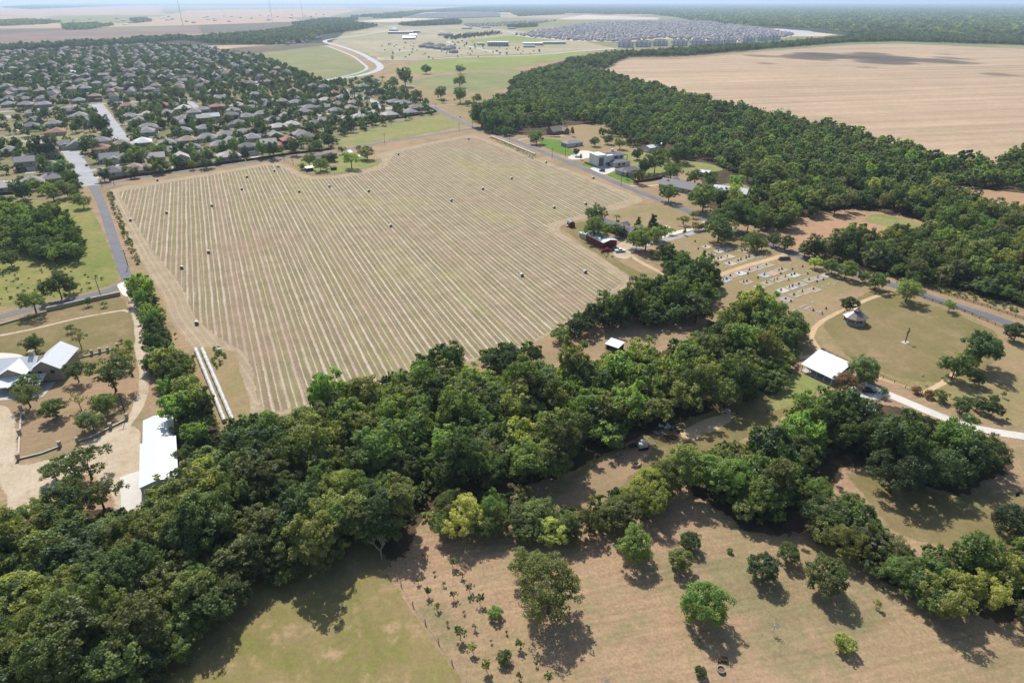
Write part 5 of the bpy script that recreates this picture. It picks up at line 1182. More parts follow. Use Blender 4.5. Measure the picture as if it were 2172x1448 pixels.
simple_house('ranch_house', (1440, 402), -42, [(-13, 13, -6, 6, 3.0, 3.4, 'x'), (-12, -4, -2, 10, 3.0, 3.0, 'y')], 'wall', srgb(186, 178, 164, .8), 'shingle', ROOFC['g'][0], 'grey ranch house with chimney beside the road trees', chimney=(5, 1.5, 6.6))
def modern_house():
    x, y = G(1290, 350); e = empty('modern_house', (x, y, 0), R(24)); e.scale = (1.2, 1.2, 1.2)
    w_ = MB(); w_.bx(-11, -4, -3, 7, -.1, 7.4); w_.bx(-3.98, 12, 0, 9, -.1, 6.0); w_.bx(-4, 2, -2.5, -.02, -.1, 6.6); w_.bx(0, 12, -8, -.02, -.1, 3.0); w_.build('wall', M['wall'], e, color=srgb(232, 230, 226, .88))
    MB().bx(-11.2, -3.8, -3.2, 7.2, 7.42, 7.8).build('parapet', M['trim'], e); MB().bx(-4.1, 2.2, -2.7, 0, 6.62, 6.95).build('parapet', M['trim'], e)
    rf = MB(); hip_roof(rf, -3.4, 12, 0, 9, 6.1, 1.6, 1.4); hip_roof(rf, 0, 12, -8, -.6, 3.05, 1.1, .7); rf.build('roof', M['shingle'], e, color=ROOFC['d'][0])
    for (a, b, c, d, m) in [(-2.6, -2.56, 1.6, 3.4, 0), (3.5, -8.06, 1.5, 2.2, 0), (7, -8.06, 1.5, 2.2, 0), (6, -.05, 4.6, 2.4, 0), (10, -.05, 4.6, 1.6, 0)]: MB().box((a, b, c), (d, .12, 1.5)).build('window', M['glass'], e)
    MB().box((-7.5, -3.05, 3.4), (3.6, .12, 5.4)).build('window', M['glass'], e); MB().box((12.05, 4, 3), (.12, 4, 2)).build('window', M['glass'], e)
    MB().box((-1.0, -2.56, 1.2), (1.4, .1, 2.4)).build('door', M['wood'], e)
    for k in range(2): MB().box((15.5, 1 + 7 * k, 2.6), (.3, .3, 5.2)).build('porch_column', M['dark_wood'], e)
    MB().slab([(12.1, 0, 5.6), (16, 0, 5.4), (16, 9, 5.4), (12.1, 9, 5.6)], .2).build('porch_roof', M['granite'], e)
    MB().box((6, 5.4, 8.0), (1.4, 1.4, 2.4)).build('chimney', M['trim'], e)
    glabel(e, 'modern white two-storey house with boxy tower and dark low roofs', 'house')
modern_house()
def workshop():
    x, y = G(1382, 321); e = empty('metal_workshop', (x, y, 0), R(32))
    w_ = MB(); gable_wall(w_, -7, 7, -5, 5, -.1, 4.2, 1.5, 'x'); gable_wall(w_, 7.02, 12, -3.5, 4.5, -.1, 6.0, 1.2, 'y'); w_.build('wall', M['wall'], e, color=srgb(206, 192, 166, .85))
    rf = MB(); gable_roof(rf, -7, 7, -5, 5, 4.32, 1.55, .35, axis='x'); gable_roof(rf, 7.3, 12, -3.5, 4.5, 6.1, 1.25, .3, axis='y'); rf.build('roof', M['white_roof'], e)
    for k in range(2): link('garage_door', GDOOR, e, (-3 + 6 * k, -5.05, 0), 0, color=srgb(214, 206, 190))
    link('garage_door', GDOOR, e, (-7.06, 0, 0), -math.pi / 2, color=srgb(225, 225, 225))
    glabel(e, 'beige metal workshop with white roof and taller rear bay', 'workshop')
workshop()
def gabled_white():
    x, y = G(1548, 418); e = empty('gabled_house', (x, y, 0), R(-32))
    w_ = MB(); gable_wall(w_, -11, 11, -5, 5, -.1, 3.4, 3.6, 'x')
    rf = MB(); gable_roof(rf, -11, 11, -5, 5, 3.55, 3.7, .6, axis='x')
    for c in (-6, 0.5): gable_wall(w_, c - 2.2, c + 2.2, -6.5, 0, -.1, 3.6, 2.8, 'y'); gable_roof(rf, c - 2.2, c + 2.2, -6.5, 1.5, 3.75, 2.9, .4, axis='y')
    w_.build('wall', M['wall'], e, color=srgb(190, 196, 204, .8)); rf.build('roof', M['white_roof'], e)
    for c in (-6, 0.5, 5, 8.5): link('window', WINB, e, (c, -6.54 if c < 1 else -5.04, 1.8), 0)
    link('door', DOOR, e, (-3, -5.05, 0), 0, color=DOORC[1])
    glabel(e, 'house with white metal roof and two steep front gables', 'house')
    x, y = G(1588, 423); e = empty('swimming_pool', (x, y, 0), R(-32)); d = MB(); d.bx(-6, 6, -3.4, -2.4, 0, .16); d.bx(-6, 6, 2.4, 3.4, 0, .16); d.bx(-6, -5, -2.4, 2.4, 0, .16); d.bx(5, 6, -2.4, 2.4, 0, .16); d.build('deck', M['concrete'], e)
    MB().bx(-5, 5, -2.4, 2.4, .02, .08).build('water', plain('pool_water', srgb(110, 190, 205, .8), 0.05, 0.6, .5, .08), e)
    glabel(e, 'small blue swimming pool behind the white gabled house', 'pool')
gabled_white()
def tin_shed(c, rz, w_, d_, h, label, mat='white_roof', mono=0.6, wall=True, cat='shed', wallmat='wood'):
    x, y = G(*c); e = empty('tin_shed', (x, y, 0), R(rz))
    MB().slab([(-w_/2-.2, -d_/2-.2, h), (w_/2+.2, -d_/2-.2, h), (w_/2+.2, d_/2+.2, h+mono), (-w_/2-.2, d_/2+.2, h+mono)], .08).build('roof', M[mat], e)
    for a in (-1, 1):
        for b in (-1, 1): MB().box((a * w_ * .47, b * d_ * .47, h * .5), (.15, .15, h - .1 + (mono if b > 0 else 0))).build('post', M['wood'], e)
    if wall: MB().bx(-w_*.46, w_*.46, d_*.4, d_*.46, 0, h + mono * .5).bx(-w_*.46, -w_*.42, -d_*.4, d_*.4, 0, h - .1).build('wall', M[wallmat], e)
    glabel(e, label, cat)
tin_shed((1303, 740), -38, 5.6, 4.6, 2.4, 'open tin shelter with pale roof in the dirt clearing')
tin_shed((1092, 782), -52, 6.5, 3.2, 2.6, 'narrow white-roofed shed half hidden at the wood edge')
tin_shed((658, 362), 35, 7, 4.5, 2.6, 'dark green shed with white roof at the farmyard corner', wallmat='wood')
tin_shed((770, 338), 38, 6, 5, 2.7, 'open carport with white roof at the right of the farmyard', wall=False, cat='carport')
tin_shed((1493, 372), -25, 8, 6, 2.8, 'white-roofed shed standing in the wood near the ranch house')
simple_house('garden_shed', (707, 360), 40, [(-1.6, 1.6, -1.4, 1.4, 2.0, 1.0, 'x')], 'wood', None, 'shingle', ROOFC['b'][0], 'tiny brown shed between the two farmyard trees', windows=False, cat='shed')
simple_house('storage_house', (1816, 880), -28, [(-4.5, 4.5, -2.6, 2.6, 2.6, 1.0, 'x'), (-3, 1, -5, -2, 2.4, .9, 'y')], 'wall', WH, 'white_roof', None, 'white-roofed building hidden under the dark oaks', cat='house')

def porch_house():
    A = GV(1697, 786); B = GV(1763, 818); d = B - A; a = math.atan2(d.y, d.x); L = d.length
    e = empty('porch_house', (A.x, A.y, 0), a); D = 12.5
    w_ = MB(); gable_wall(w_, .3, L - .3, 3.2, D, -.1, 3.6, 2.2, 'x', off=2.0); w_.build('wall', M['wall'], e, color=WH)
    rf = MB(); rf.slab([(-.2, -.2, 2.8), (L + .2, -.2, 2.8), (L + .2, 9.8, 6.0), (-.2, 9.8, 6.0)], .14); rf.slab([(-.2, 9.8, 6.0), (L + .2, 9.8, 6.0), (L + .2, D + .5, 3.9), (-.2, D + .5, 3.9)], .14); rf.build('roof', M['white_roof'], e)
    for k in range(5): MB().box((.4 + k * (L - .8) / 4, .2, 1.3), (.18, .18, 2.6)).build('porch_post', M['trim'], e)
    MB().bx(.1, L - .1, 0, 3.15, -.05, .15).build('porch_deck', M['concrete'], e)
    for k in range(4): link('window', WIN, e, (2 + k * (L - 4) / 3, 3.16, 1.7), 0)
    link('door', DOOR, e, (L / 2 + .8, 3.15, .15), 0, color=DOORC[0]); link('window', WIN, e, (L - .26, 6, 1.8), math.pi / 2); link('window', WIN, e, (L - .26, 9.4, 1.8), math.pi / 2)
    glabel(e, 'long house with bright white metal roof and front porch by circle drive', 'house')
porch_house()
def gazebo():
    x, y = G(1811, 684); e = empty('gazebo', (x, y, 0), R(22.5)); n = 8; r_ = 3.9
    c = lambda k, rr, z: (rr * math.cos(2 * math.pi * k / n), rr * math.sin(2 * math.pi * k / n), z)
    mb = MB(); mb.add([c(k, r_ + .3, 0) for k in range(n)] + [c(k, r_ + .3, .25) for k in range(n)], [(k, (k+1) % n, n+(k+1) % n, n+k) for k in range(n)] + [tuple(range(n, 2*n))]); mb.build('floor_slab', M['concrete'], e)
    pm = MB().box((0, 0, 1.6), (.5, .5, 2.8)).mesh('column', M['stone'])
    for k in range(n): link('column', pm, e, c(k, r_, 0.2), 2 * math.pi * k / n)
    for k in range(n):
        if k == 1: continue
        a = Vector(c(k, r_, 0)); b = Vector(c(k + 1, r_, 0)); m = (a + b) / 2; d = b - a
        MB().box((m.x, m.y, .75), (d.length - .6, .3, 1.0), math.atan2(d.y, d.x)).build('low_wall', M['stone'], e)
        MB().box((m.x, m.y, 2.75), (d.length - .4, .34, .6), math.atan2(d.y, d.x)).build('beam', M['trim'], e)
    def cone(r0, z0, r1, z1):
        mb = MB(); mb.add([c(k, r0, z0) for k in range(n)] + [c(k, r1, z1) for k in range(n)] + [c(k, r0, z0 - .15) for k in range(n)], [(k, (k+1) % n, n+(k+1) % n, n+k) for k in range(n)] + [(2*n+k, 2*n+(k+1) % n, (k+1) % n, k) for k in range(n)] + [tuple(range(n, 2*n))]); return mb
    r1 = cone(r_ + 1.0, 3.05, 1.25, 5.2).build('roof', M['tan_roof'], e)
    mb = MB()
    for k in range(n): mb.cyl(c(k, .95, 5.1), c(k, .95, 5.9), .09, n=5)
    mb.build('cupola', M['trim'], r1); cone(1.7, 5.95, .05, 7.1).build('cupola_roof', M['tan_roof'], r1)
    for k in range(n): MB().cyl(c(k, r_ + 1.0, 3.09), c(k, 1.25, 5.24), .06, n=5).build('roof_rib', M['tan_roof'], r1)
    glabel(e, 'octagonal stone gazebo with brown metal roof and small cupola', 'gazebo')
gazebo()
# ------------------------------------------------------------------ hay bales
def bale_mesh(r_, w_, name):
    mb = MB(); n = 16; prof = [(-w_/2, r_ * .90), (-w_/2 + .1, r_), (w_/2 - .1, r_), (w_/2, r_ * .90)]; vs = []
    for (x, r2) in prof:
        for k in range(n): vs.append((x, r2 * math.cos(2*math.pi*k/n), r_ + r2 * math.sin(2*math.pi*k/n)))
    fs = []
    for j in range(3): fs += [(j*n+k, j*n+(k+1) % n, (j+1)*n+(k+1) % n, (j+1)*n+k) for k in range(n)]
    mb.add(vs, fs); ends = MB(); ends.add(vs[:n] + [(-w_/2 - .03, 0, r_)], [(k, (k+1) % n, n) for k in range(n)]); ends.add(vs[3*n:] + [(w_/2 + .03, 0, r_)], [((k+1) % n, k, n) for k in range(n)])
    return mb, ends
mb, en = bale_mesh(.84, 1.5, 'bale'); BW = mb.mesh('net_wrap', M['net'], True); BE = en.mesh('hay_end', M['bale_end'])
BALES = [(334,384),(277,469),(354,453),(450,438),(513,403),(524,377),(635,408),(699,397),(782,407),(582,364),(590,355),(443,537),(386,570),(418,688),(829,481),(1241,579),(1107,586),(845,329),(994,296),(1024,402),(957,427),(1085,380),(1175,442),(1242,434),(1158,346),(1258,379)]
NB = ['nearest the road corner at upper left', 'by the left field edge beside the weeds', 'lower of the two bales right of the field\'s left weeds', 'right of centre in the left rows', 'lower of the upper-left pair', 'upper of the upper-left pair', 'left of the pair below the farmyard', 'below the farmyard shed', 'below the farmyard carport',
      'lower of the two beside the farmyard\'s left corner', 'upper of the two beside the farmyard\'s left corner', 'upper of the two near the road end at left', 'lower of the two near the road end at left', 'nearest the wrapped bale rows', 'alone in the middle of the field', 'right of the two nearest the lower right wood', 'left of the two nearest the lower right wood',
      'right of the farmyard by the top rows', 'farthest off near the top corner of the field', 'centre right, left below the roadside bale', 'centre right, left of the barn bales', 'right of centre toward the white house', 'left of the two above the red garden shed', 'right of the two above the red garden shed', 'near the end of the white bale row', 'beside the road below the modern house']
for i, q in enumerate(BALES):
    x, y = G(*q); e = empty('hay_bale', (x, y, -.03), STRIPE + random.uniform(-.2, .2)); link('net_wrap', BW, e); link('hay_end', BE, e)
    tag(e, 'round hay bale ' + NB[i], 'hay bale', 'hay bales lying in the field')
x, y = G(466, 746); e = empty('hay_bale', (x, y, -.03), R(20)); link('net_wrap', BW, e).color = (1, 1, 1, 1); link('hay_end', BE, e); tag(e, 'old dark hay bale among weeds right of the wrapped rows', 'hay bale')
mb, en = bale_mesh(.84, 1.42, 'wrapped'); mb.v += en.v; base = len(mb.v) - len(en.v); mb.f += [tuple(base + i for i in f) for f in en.f]; mb.m += [0] * len(en.f)
WB = mb.mesh('wrapped_bale', M['plastic'], False)
def bale_row(a, b, where, group, sc=1.0):
    A = Vector(G(*a)); B = Vector(G(*b)); n = int((B - A).length / (1.47 * sc)); d = B - A; ang = math.atan2(d.y, d.x)
    for k in range(n):
        p = A.lerp(B, k / n); o = link('wrapped_bale', WB, None, (p.x + random.uniform(-.05, .05), p.y + random.uniform(-.05, .05), -.02), ang + random.uniform(-.05, .05), scale=(sc, sc * random.uniform(.95, 1.04), sc * random.uniform(.95, 1.04)))
        lab = 'white-wrapped bale inside ' + where
        if k == 0: lab = 'first white-wrapped bale at the far end of ' + where
        if k == n - 1: lab = 'last white-wrapped bale at the near end of ' + where
        tag(o, lab, 'wrapped bale', group)
bale_row((416, 744), (478, 898), 'the left of two long bale rows', 'left wrapped bale row', .86)
bale_row((430, 744), (495, 896), 'the right of two long bale rows', 'right wrapped bale row', .86)
bale_row((1043, 291), (1136, 329), 'the white bale row beside the road', 'roadside wrapped bale row', .8)

# ------------------------------------------------------------------ utility poles
def pole(c, label, h=9.5, arms=1, transf=False):
    x, y = G(*c); e = empty('utility_pole', (x, y, 0), R(28) + random.uniform(-.1, .1))
    MB().cyl((0, 0, -.3), (random.uniform(-.1, .1), 0, h), .17, .11, 8).build('shaft', M['pole'], e)
    for k in range(arms): MB().box((0, 0, h - .5 - .8 * k), (2.4, .12, .14)).build('crossarm', M['pole'], e)
    for k in (-1, 0, 1): MB().cyl((k * 1.05, 0, h - .43), (k * 1.05, 0, h - .18), .06, .04, 6).build('insulator', M['granite'], e)
    if transf: MB().cyl((.32, 0, h - 2.2), (.32, 0, h - 1.2), .24, n=10).build('transformer', M['steel'], e)
    tag(e, label, 'utility pole', 'utility poles along the roads')
for c, l_ in [((214,628), 'utility pole by the left road bend above the stone wall'), ((261,490), 'vine-covered utility pole beside the left field edge'), ((272,566), 'utility pole at the lower end of the left road'), ((243,393), 'utility pole nearest the estate street corner'), ((217,396), 'utility pole at the road junction, left of the corner pair'),
              ((434,362), 'utility pole along the estate fence, left of centre'), ((603,337), 'utility pole at the farmyard fence corner'), ((622,349), 'short pole inside the farmyard'), ((816,304), 'utility pole beside the road below the green meadow'), ((974,279), 'utility pole right end of the green meadow'), ((1002,272), 'utility pole at the far road corner'), ((925,236), 'utility pole beside the far road, above the meadow'),
              ((1081,300), 'utility pole beside the white roadside bales'), ((1171,337), 'utility pole on the field side of the road'), ((1199,331), 'utility pole in front of the grey-roofed white house'), ((1317,394), 'utility pole before the low dark hip-roofed house'), ((1503,470), 'utility pole in tree shade beside the road'), ((268,884), 'dark pole beside the estate gravel drive'), ((355,780), 'pole standing in the hedge by the hay field')]:
    pole(c, l_, transf=random.random() < .3, h=9.0 if 'short' not in l_ else 4.0)

# ------------------------------------------------------------------ vehicles
def car_meshes(kind):
    L, W = (4.6, 1.85) if kind != 'pickup' else (5.7, 1.95); b = MB(); g = MB()
    if kind == 'pickup': prof = [(-L/2, .5), (L/2, .5), (L/2, .95), (L/2 - 1.3, 1.08), (L/2 - 1.5, 1.1), (-.9, 1.1), (-L/2, 1.1)]; cab = [(-.85, 1.1), (1.3, 1.1), (.75, 1.78), (-.6, 1.78)]
    elif kind == 'suv': prof = [(-L/2, .5), (L/2, .5), (L/2, .95), (L/2 - 1.1, 1.08), (-L/2, 1.15)]; cab = [(-L/2 + .1, 1.1), (1.25, 1.1), (.7, 1.78), (-L/2 + .35, 1.78)]
    else: prof = [(-L/2, .45), (L/2, .45), (L/2, .8), (L/2 - 1.2, .95), (-L/2 + .7, .98), (-L/2, .9)]; cab = [(-1.6, .95), (1.15, .95), (.5, 1.45), (-1.0, 1.45)]
    def ext(mb, pr, w0, w1=None):
        n = len(pr); zs = [p[1] for p in pr]; zm = max(zs); vs = []
        for s in (-1, 1):
            for p in pr: vs.append((p[0], s * (w0 if w1 is None or p[1] < zm - .01 else w1) / 2, p[1]))
        mb.add(vs, [tuple(range(n)), tuple(range(2*n-1, n-1, -1))] + [(i, n+i, n+(i+1) % n, (i+1) % n) for i in range(n)])
    ext(b, prof, W); roof = [(p[0] * .98, p[1] + .02) for p in cab]; ext(g, cab, W * .92, W * .74)
    rf = MB(); zt = cab[2][1]; rf.box(((cab[2][0] + cab[3][0]) / 2, 0, zt + .03), (cab[2][0] - cab[3][0] + .12, W * .76, .07))
    if kind == 'pickup': rf.bx(-L/2, -1.0, -W/2, -W/2 + .1, 1.1, 1.35); rf.bx(-L/2, -1.0, W/2 - .1, W/2, 1.1, 1.35); rf.bx(-L/2, -L/2 + .1, -W/2 + .1, W/2 - .1, 1.1, 1.35)
    wm = MB().cyl((0, -.12, 0), (0, .12, 0), .36, n=14); wm.cur = 1; wm.cyl((0, -.13, 0), (0, .13, 0), .2, n=10)
    return b.mesh('body', M['paint']), g.mesh('windows', M['glass']), rf.mesh('cab_roof', M['paint']), wm.mesh('wheel', [M['black'], M['steel']]), L, W
CARS = {k: car_meshes(k) for k in ('pickup', 'suv', 'car')}
def vehicle(kind, c, rz, col, label, cat='car', group=None):
    x, y = G(*c); b, g, r_, w_, L, W = CARS[kind]; e = empty('parked_' + kind, (x, y, .01), R(rz))
    link('body', b, e, color=col); link('windows', g, e); link('cab_roof', r_, e, color=col)
    for sx in (-1, 1):
        for sy in (-1, 1): link('wheel', w_, e, (sx * L * .31, sy * (W / 2 - .1), .36))
    for s in (-1, 1): MB().box((L / 2, s * W * .36, .78), (.06, .3, .14)).build('headlight', M['trim'], e)
    tag(e, label, cat, group)
RED_, BLK, WHT, SIL, BLU = (.22, .015, .015), (.012, .013, .016), (.75, .75, .74), (.38, .4, .42), (.03, .07, .2)
vehicle('pickup', (1287, 533), 12, RED_, 'red pickup parked in front of the red barn', 'pickup')
vehicle('pickup', (1303, 531), 12, BLK, 'dark pickup between the red and white pickups by the barn', 'pickup')
vehicle('pickup', (1315, 534), 10, WHT, 'white pickup parked right of the red barn front', 'pickup')
vehicle('car', (1413, 485), -20, WHT, 'white car on the drive of the brick house')
vehicle('suv', (1836, 805), -28, BLK, 'black vehicle under the blue-green oak by porch house', 'car')
vehicle('car', (1842, 831), -8, BLK, 'black car on the pale concrete by the oaks')
vehicle('suv', (1277, 364), 150, BLK, 'dark vehicle on the pale drive below the modern house', 'car')
vehicle('car', (977, 249), -30, WHT, 'white car on the grass by the far road')
vehicle('car', (184, 352), 118, BLU, 'blue car on the wide estate street')
vehicle('car', (177, 334), 118, WHT, 'white car on the wide estate street, upper of two')
vehicle('suv', (271, 291), 118, BLK, 'dark car on the upper estate street')
vehicle('car', (269, 343), 20, WHT, 'white car parked beside the big estate yard tree')
vehicle('car', (133, 318), 118, SIL, 'silver car in the driveway by the park lawn houses')
vehicle('suv', (236, 351), 28, SIL, 'silver car at the estate corner house')
for k, c in enumerate([(30,335),(300,350),(556,304),(505,318),(620,292),(724,232),(745,212),(800,222),(420,306),(345,312),(598,300),(8,250),(480,206),(640,246)]): vehicle(random.choice(['car', 'suv', 'pickup']), c, random.choice([-61, 29, 119]), random.choice([WHT, SIL, BLK, RED_]), 'small vehicle parked in an estate street or driveway', 'car', 'cars parked about the estate')
def machine():
    x, y = G(1362, 950); e = empty('old_digger', (x, y, 0), R(15)); MB().bx(-1.3, 1.3, -.9, .9, .7, 1.9).bx(-.4, .9, -.8, .8, 1.9, 2.6).build('body', M['trim'], e)
    for s in (-1, 1): MB().box((0, s * 1.0, .4), (3.0, .4, .75)).build('track', M['black'], e)
    MB().tube([(-1.0, .3, 1.5), (-2.4, .6, 3.4), (-4.4, 1.0, 2.9)], [.22, .2, .16], 6).build('boom', M['rust'], e); MB().tube([(-4.4, 1.0, 2.9), (-5.4, 1.2, 1.2)], [.15, .12], 6).build('arm', M['rust'], e); MB().box((-5.5, 1.2, .8), (.8, .8, .7), .2, .7).build('bucket', M['rust'], e)
    tag(e, 'old digger with rusty curved arm and pale body in the junk clearing', 'digger')
    x, y = G(1342, 946); e = empty('pallet_stack', (x, y, 0), R(20))
    for k in range(5):
        for j in range(4): MB().box((0, -.45 + .3 * j, .08 + .15 * k), (2.4, .2, .05), .05 * k).build('plank', M['pole'], e)
    tag(e, 'low stack of grey planks left of the digger', 'planks')
    tm = None
    for k, (px, py) in enumerate([(1438, 915), (1446, 914), (1432, 908), (1424, 912)]):
        x, y = G(px, py); mb = MB(); n = 14; vs = []
        for i in range(n):
            a = 2 * math.pi * i / n
            for (r_, z) in ((.55, .02), (.55, .3), (.3, .3), (.3, .02)): vs.append((r_ * math.cos(a), r_ * math.sin(a), z))
        mb.add(vs, [(4*i+j, 4*((i+1) % n)+j, 4*((i+1) % n)+(j+1) % 4, 4*i+(j+1) % 4) for i in range(n) for j in range(4)]); o = mb.build('scrap_tyre_ring', M['black'], None, (x, y, 0))
        tag(o, 'old tyre lying at the edge of the junk clearing', 'tyre', 'tyres in the junk clearing')
    for k, (px, py, c_) in enumerate([(1410, 905, 'trim'), (1400, 920, 'steel'), (1422, 930, 'rust'), (1385, 912, 'wood'), (1318, 968, 'stone'), (1350, 985, 'stone'), (1541, 872, 'trim')]):
        x, y = G(px, py); mb = MB(); q = random.Random(k)
        for j in range(9): mb.box((q.uniform(-1.6, 1.6), q.uniform(-1.0, 1.0), q.uniform(.1, .5)), (q.uniform(.4, 2.2), q.uniform(.1, .5), q.uniform(.1, .4)), q.uniform(0, 3))
        o = mb.build('scrap_pile', M[c_], None, (x, y, 0)); tag(o, ['pale', 'grey metal', 'rusty', 'brown wooden', 'whitish stone', 'lower whitish stone', 'white lone'][k] + ' scrap pile at the wood edge clearing', 'scrap pile', 'scrap piles in the clearing')
    x, y = G(1458, 940); mb = MB(); q = random.Random(5)
    for j in range(140):
        a = q.uniform(0, 6.28); r_ = q.uniform(0, 2.6); p = Vector((r_ * math.cos(a), r_ * .7 * math.sin(a), (2.6 - r_) * .5 * q.random() + .1)); d = Vector((q.uniform(-1, 1), q.uniform(-1, 1), q.uniform(-.1, .4))); mb.cyl(p - d * .9, p + d * .9, .05, .03, 4)
    o = mb.build('brush_pile', M['bark'], None, (x, y, 0)); tag(o, 'dark pile of cut branches at the right end of the junk clearing', 'brush pile')
machine()

# ------------------------------------------------------------------ the burial ground
def burial():
    ax = Vector(G(1440 + 1330 / 6.033, 480 + 775 / 6.033)) - Vector(G(1440 + 1225 / 6.033, 480 + 815 / 6.033)); ang = math.atan2(ax.y, ax.x)
    plots = '355,265,s 515,322,p 610,300,p 400,366,t 530,417,s 645,387,s 665,477,s 785,440,k 890,405,k 835,318,t 990,380,t 1135,497,k 1025,532,g 910,566,t 795,602,w 680,637,t 600,690,b 1095,630,b 1205,600,r 1310,562,k 1470,626,w 1365,657,k 1250,692,k 1130,732,k 1030,777,k 860,717,t 1780,665,g 1885,630,p 1560,742,g 1445,782,p 1330,822,w 1490,882,k 1600,842,k 1730,812,k 1370,937,g 1670,692,k'
    cols = {'s': (srgb(205,182,160,.82), 'sandy'), 'p': (srgb(200,186,178,.82), 'pinkish grey'), 't': (srgb(186,158,138,.8), 'tan'), 'k': (srgb(176,160,124,.86), 'grass-filled'), 'g': (srgb(172,166,158,.8), 'grey gravel'), 'w': (srgb(205,202,196,.84), 'white gravel'), 'b': (srgb(172,186,200,.82), 'blue-grey'), 'r': (srgb(206,164,142,.82), 'pink')}
    W, D = 6.4, 4.8
    k1 = MB(); t = .4
    k1.bx(-W/2, W/2, -D/2, -D/2 + t, 0, .16); k1.bx(-W/2, W/2, D/2 - t, D/2, 0, .16); k1.bx(-W/2, -W/2 + t, -D/2 + t, D/2 - t, 0, .16); k1.bx(W/2 - t, W/2, -D/2 + t, D/2 - t, 0, .16); KM = k1.mesh('kerb_frame', M['concrete'])
    GM = MB().bx(-W/2 + t, W/2 - t, -D/2 + t, D/2 - t, .01, .1).mesh('gravel_bed', plain('plot_gravel', (1, 1, 1), .95, .1, 3, .35, objcol=True))
    def stone(kind):
        b = MB(); b.box((0, 0, .15), (1.7, .7, .3)); s = MB(); n = 8
        if kind == 0: s.box((0, 0, .75), (1.3, .28, .9))
        elif kind == 1:
            pr = [(-.6, .3), (.6, .3), (.6, 1.0)] + [(.6 * math.cos(a), 1.0 + .35 * math.sin(a)) for a in (R(40), R(90), R(140))] + [(-.6, 1.0)]; m = len(pr)
            s.add([(p[0], -.15, p[1]) for p in pr] + [(p[0], .15, p[1]) for p in pr], [tuple(range(m)), tuple(range(2*m-1, m-1, -1))] + [(i, m+i, m+(i+1) % m, (i+1) % m) for i in range(m)])
        else: s.box((0, 0, .9), (.55, .45, 1.2), 0, .8); s.box((0, 0, 1.6), (.3, .3, .4), 0, .3)
        return b.mesh('plinth', M['pale_granite']), s
    SM = [stone(k) for k in range(3)]; SMs = [(b, s.mesh('stone', M['granite'])) for b, s in SM]
    pos = []
    for i, t_ in enumerate(plots.split()):
        a = t_.split(','); px, py = 1440 + float(a[0]) / 6.033, 480 + float(a[1]) / 6.033; x, y = G(px, py)
        e = empty('grave_plot', (x, y, .012), ang + random.uniform(-.04, .04)); e.scale = (random.uniform(.78, 1.0), random.uniform(.78, 1.0), 1); link('kerb_frame', KM, e); link('gravel_bed', GM, e, color=cols[a[2]][0])
        tag(e, '%s kerbed grave plot %s the sandy track' % (cols[a[2]][1], 'above' if float(a[1]) < 480 and float(a[0]) < 1020 else 'below'), 'grave plot', 'kerbed grave plots'); pos.append((x, y, px, py))
        if a[2] == 'r': continue
        n = random.choice([1, 1, 2])
        for k in range(n):
            b, s = SMs[random.choice([0, 0, 1, 2])]; hs = random.uniform(.6, .85); o = Matrix.Rotation(ang, 2) @ Vector((random.uniform(-1, 1) if n == 1 else -1.2 + 2.4 * k, .6))
            h = empty('headstone', (x + o.x, y + o.y, .11), ang); h.scale = (hs, hs, hs); link('plinth', b, h); link('stone', s, h); tag(h, 'grey granite headstone standing on a kerbed grave plot', 'headstone', 'headstones on the kerbed plots')
    extra = '205,195 245,293 725,265 700,300 870,318 1005,372 420,448 1580,520 1740,575 1645,607 1450,552 1845,685 1765,712 1240,895 1430,962 1715,1078 1830,1125 1880,1055 1010,660 880,607 1300,606 1400,690'
    for t_ in extra.split():
        a = t_.split(','); x, y = G(1440 + float(a[0]) / 6.033, 480 + float(a[1]) / 6.033); b, s = SMs[random.choice([0, 1, 2])]
        h = empty('headstone', (x, y, .0), ang); h.scale = (.75, .75, .75); link('plinth', b, h); link('stone', s, h); tag(h, 'small headstone standing alone on the burial ground grass', 'headstone', 'lone headstones on the grass')
    FM = MB().box((0, 0, .06), (1.9, .8, .12)).mesh('flat_marker', M['pale_granite'])
    flat = '1470,1070 1530,1095 1560,1035 1580,1020 1610,1010 1620,1060 1650,1045 1680,1035 1765,1090 1800,1100 1835,770 1980,745 2000,735 2030,705 2110,720 1910,740 2070,880 1710,970 1600,620 1630,610 60,250 90,262 215,300 350,410 600,525 550,245 770,285 1420,478 1500,508 1690,572'
    for t_ in flat.split():
        a = t_.split(','); x, y = G(1440 + float(a[0]) / 6.033, 480 + float(a[1]) / 6.033); o = link('flat_marker', FM, None, (x, y, .012), ang + random.uniform(-.1, .1)); tag(o, 'flat pale grave marker lying in the grass', 'grave marker', 'flat grave markers')
    x, y = G(1440 + 1348 / 6.033, 480 + 430 / 6.033); e = empty('sign_wall', (x, y, 0), ang - .5); MB().box((0, 0, .9), (5.4, .7, 1.5)).build('panel', M['granite'], e); MB().box((0, 0, .12), (6.4, 1.2, .24)).build('plinth', M['pale_granite'], e); MB().box((0, 0, 1.7), (5.7, .85, .14)).build('cap', M['granite'], e)
    for k in (-1, 1): MB().box((k * 3.1, 0, .7), (.5, .6, 1.1)).build('pier', M['pale_granite'], e)
    tag(e, 'dark granite sign wall at the burial ground entrance', 'sign wall')
burial()
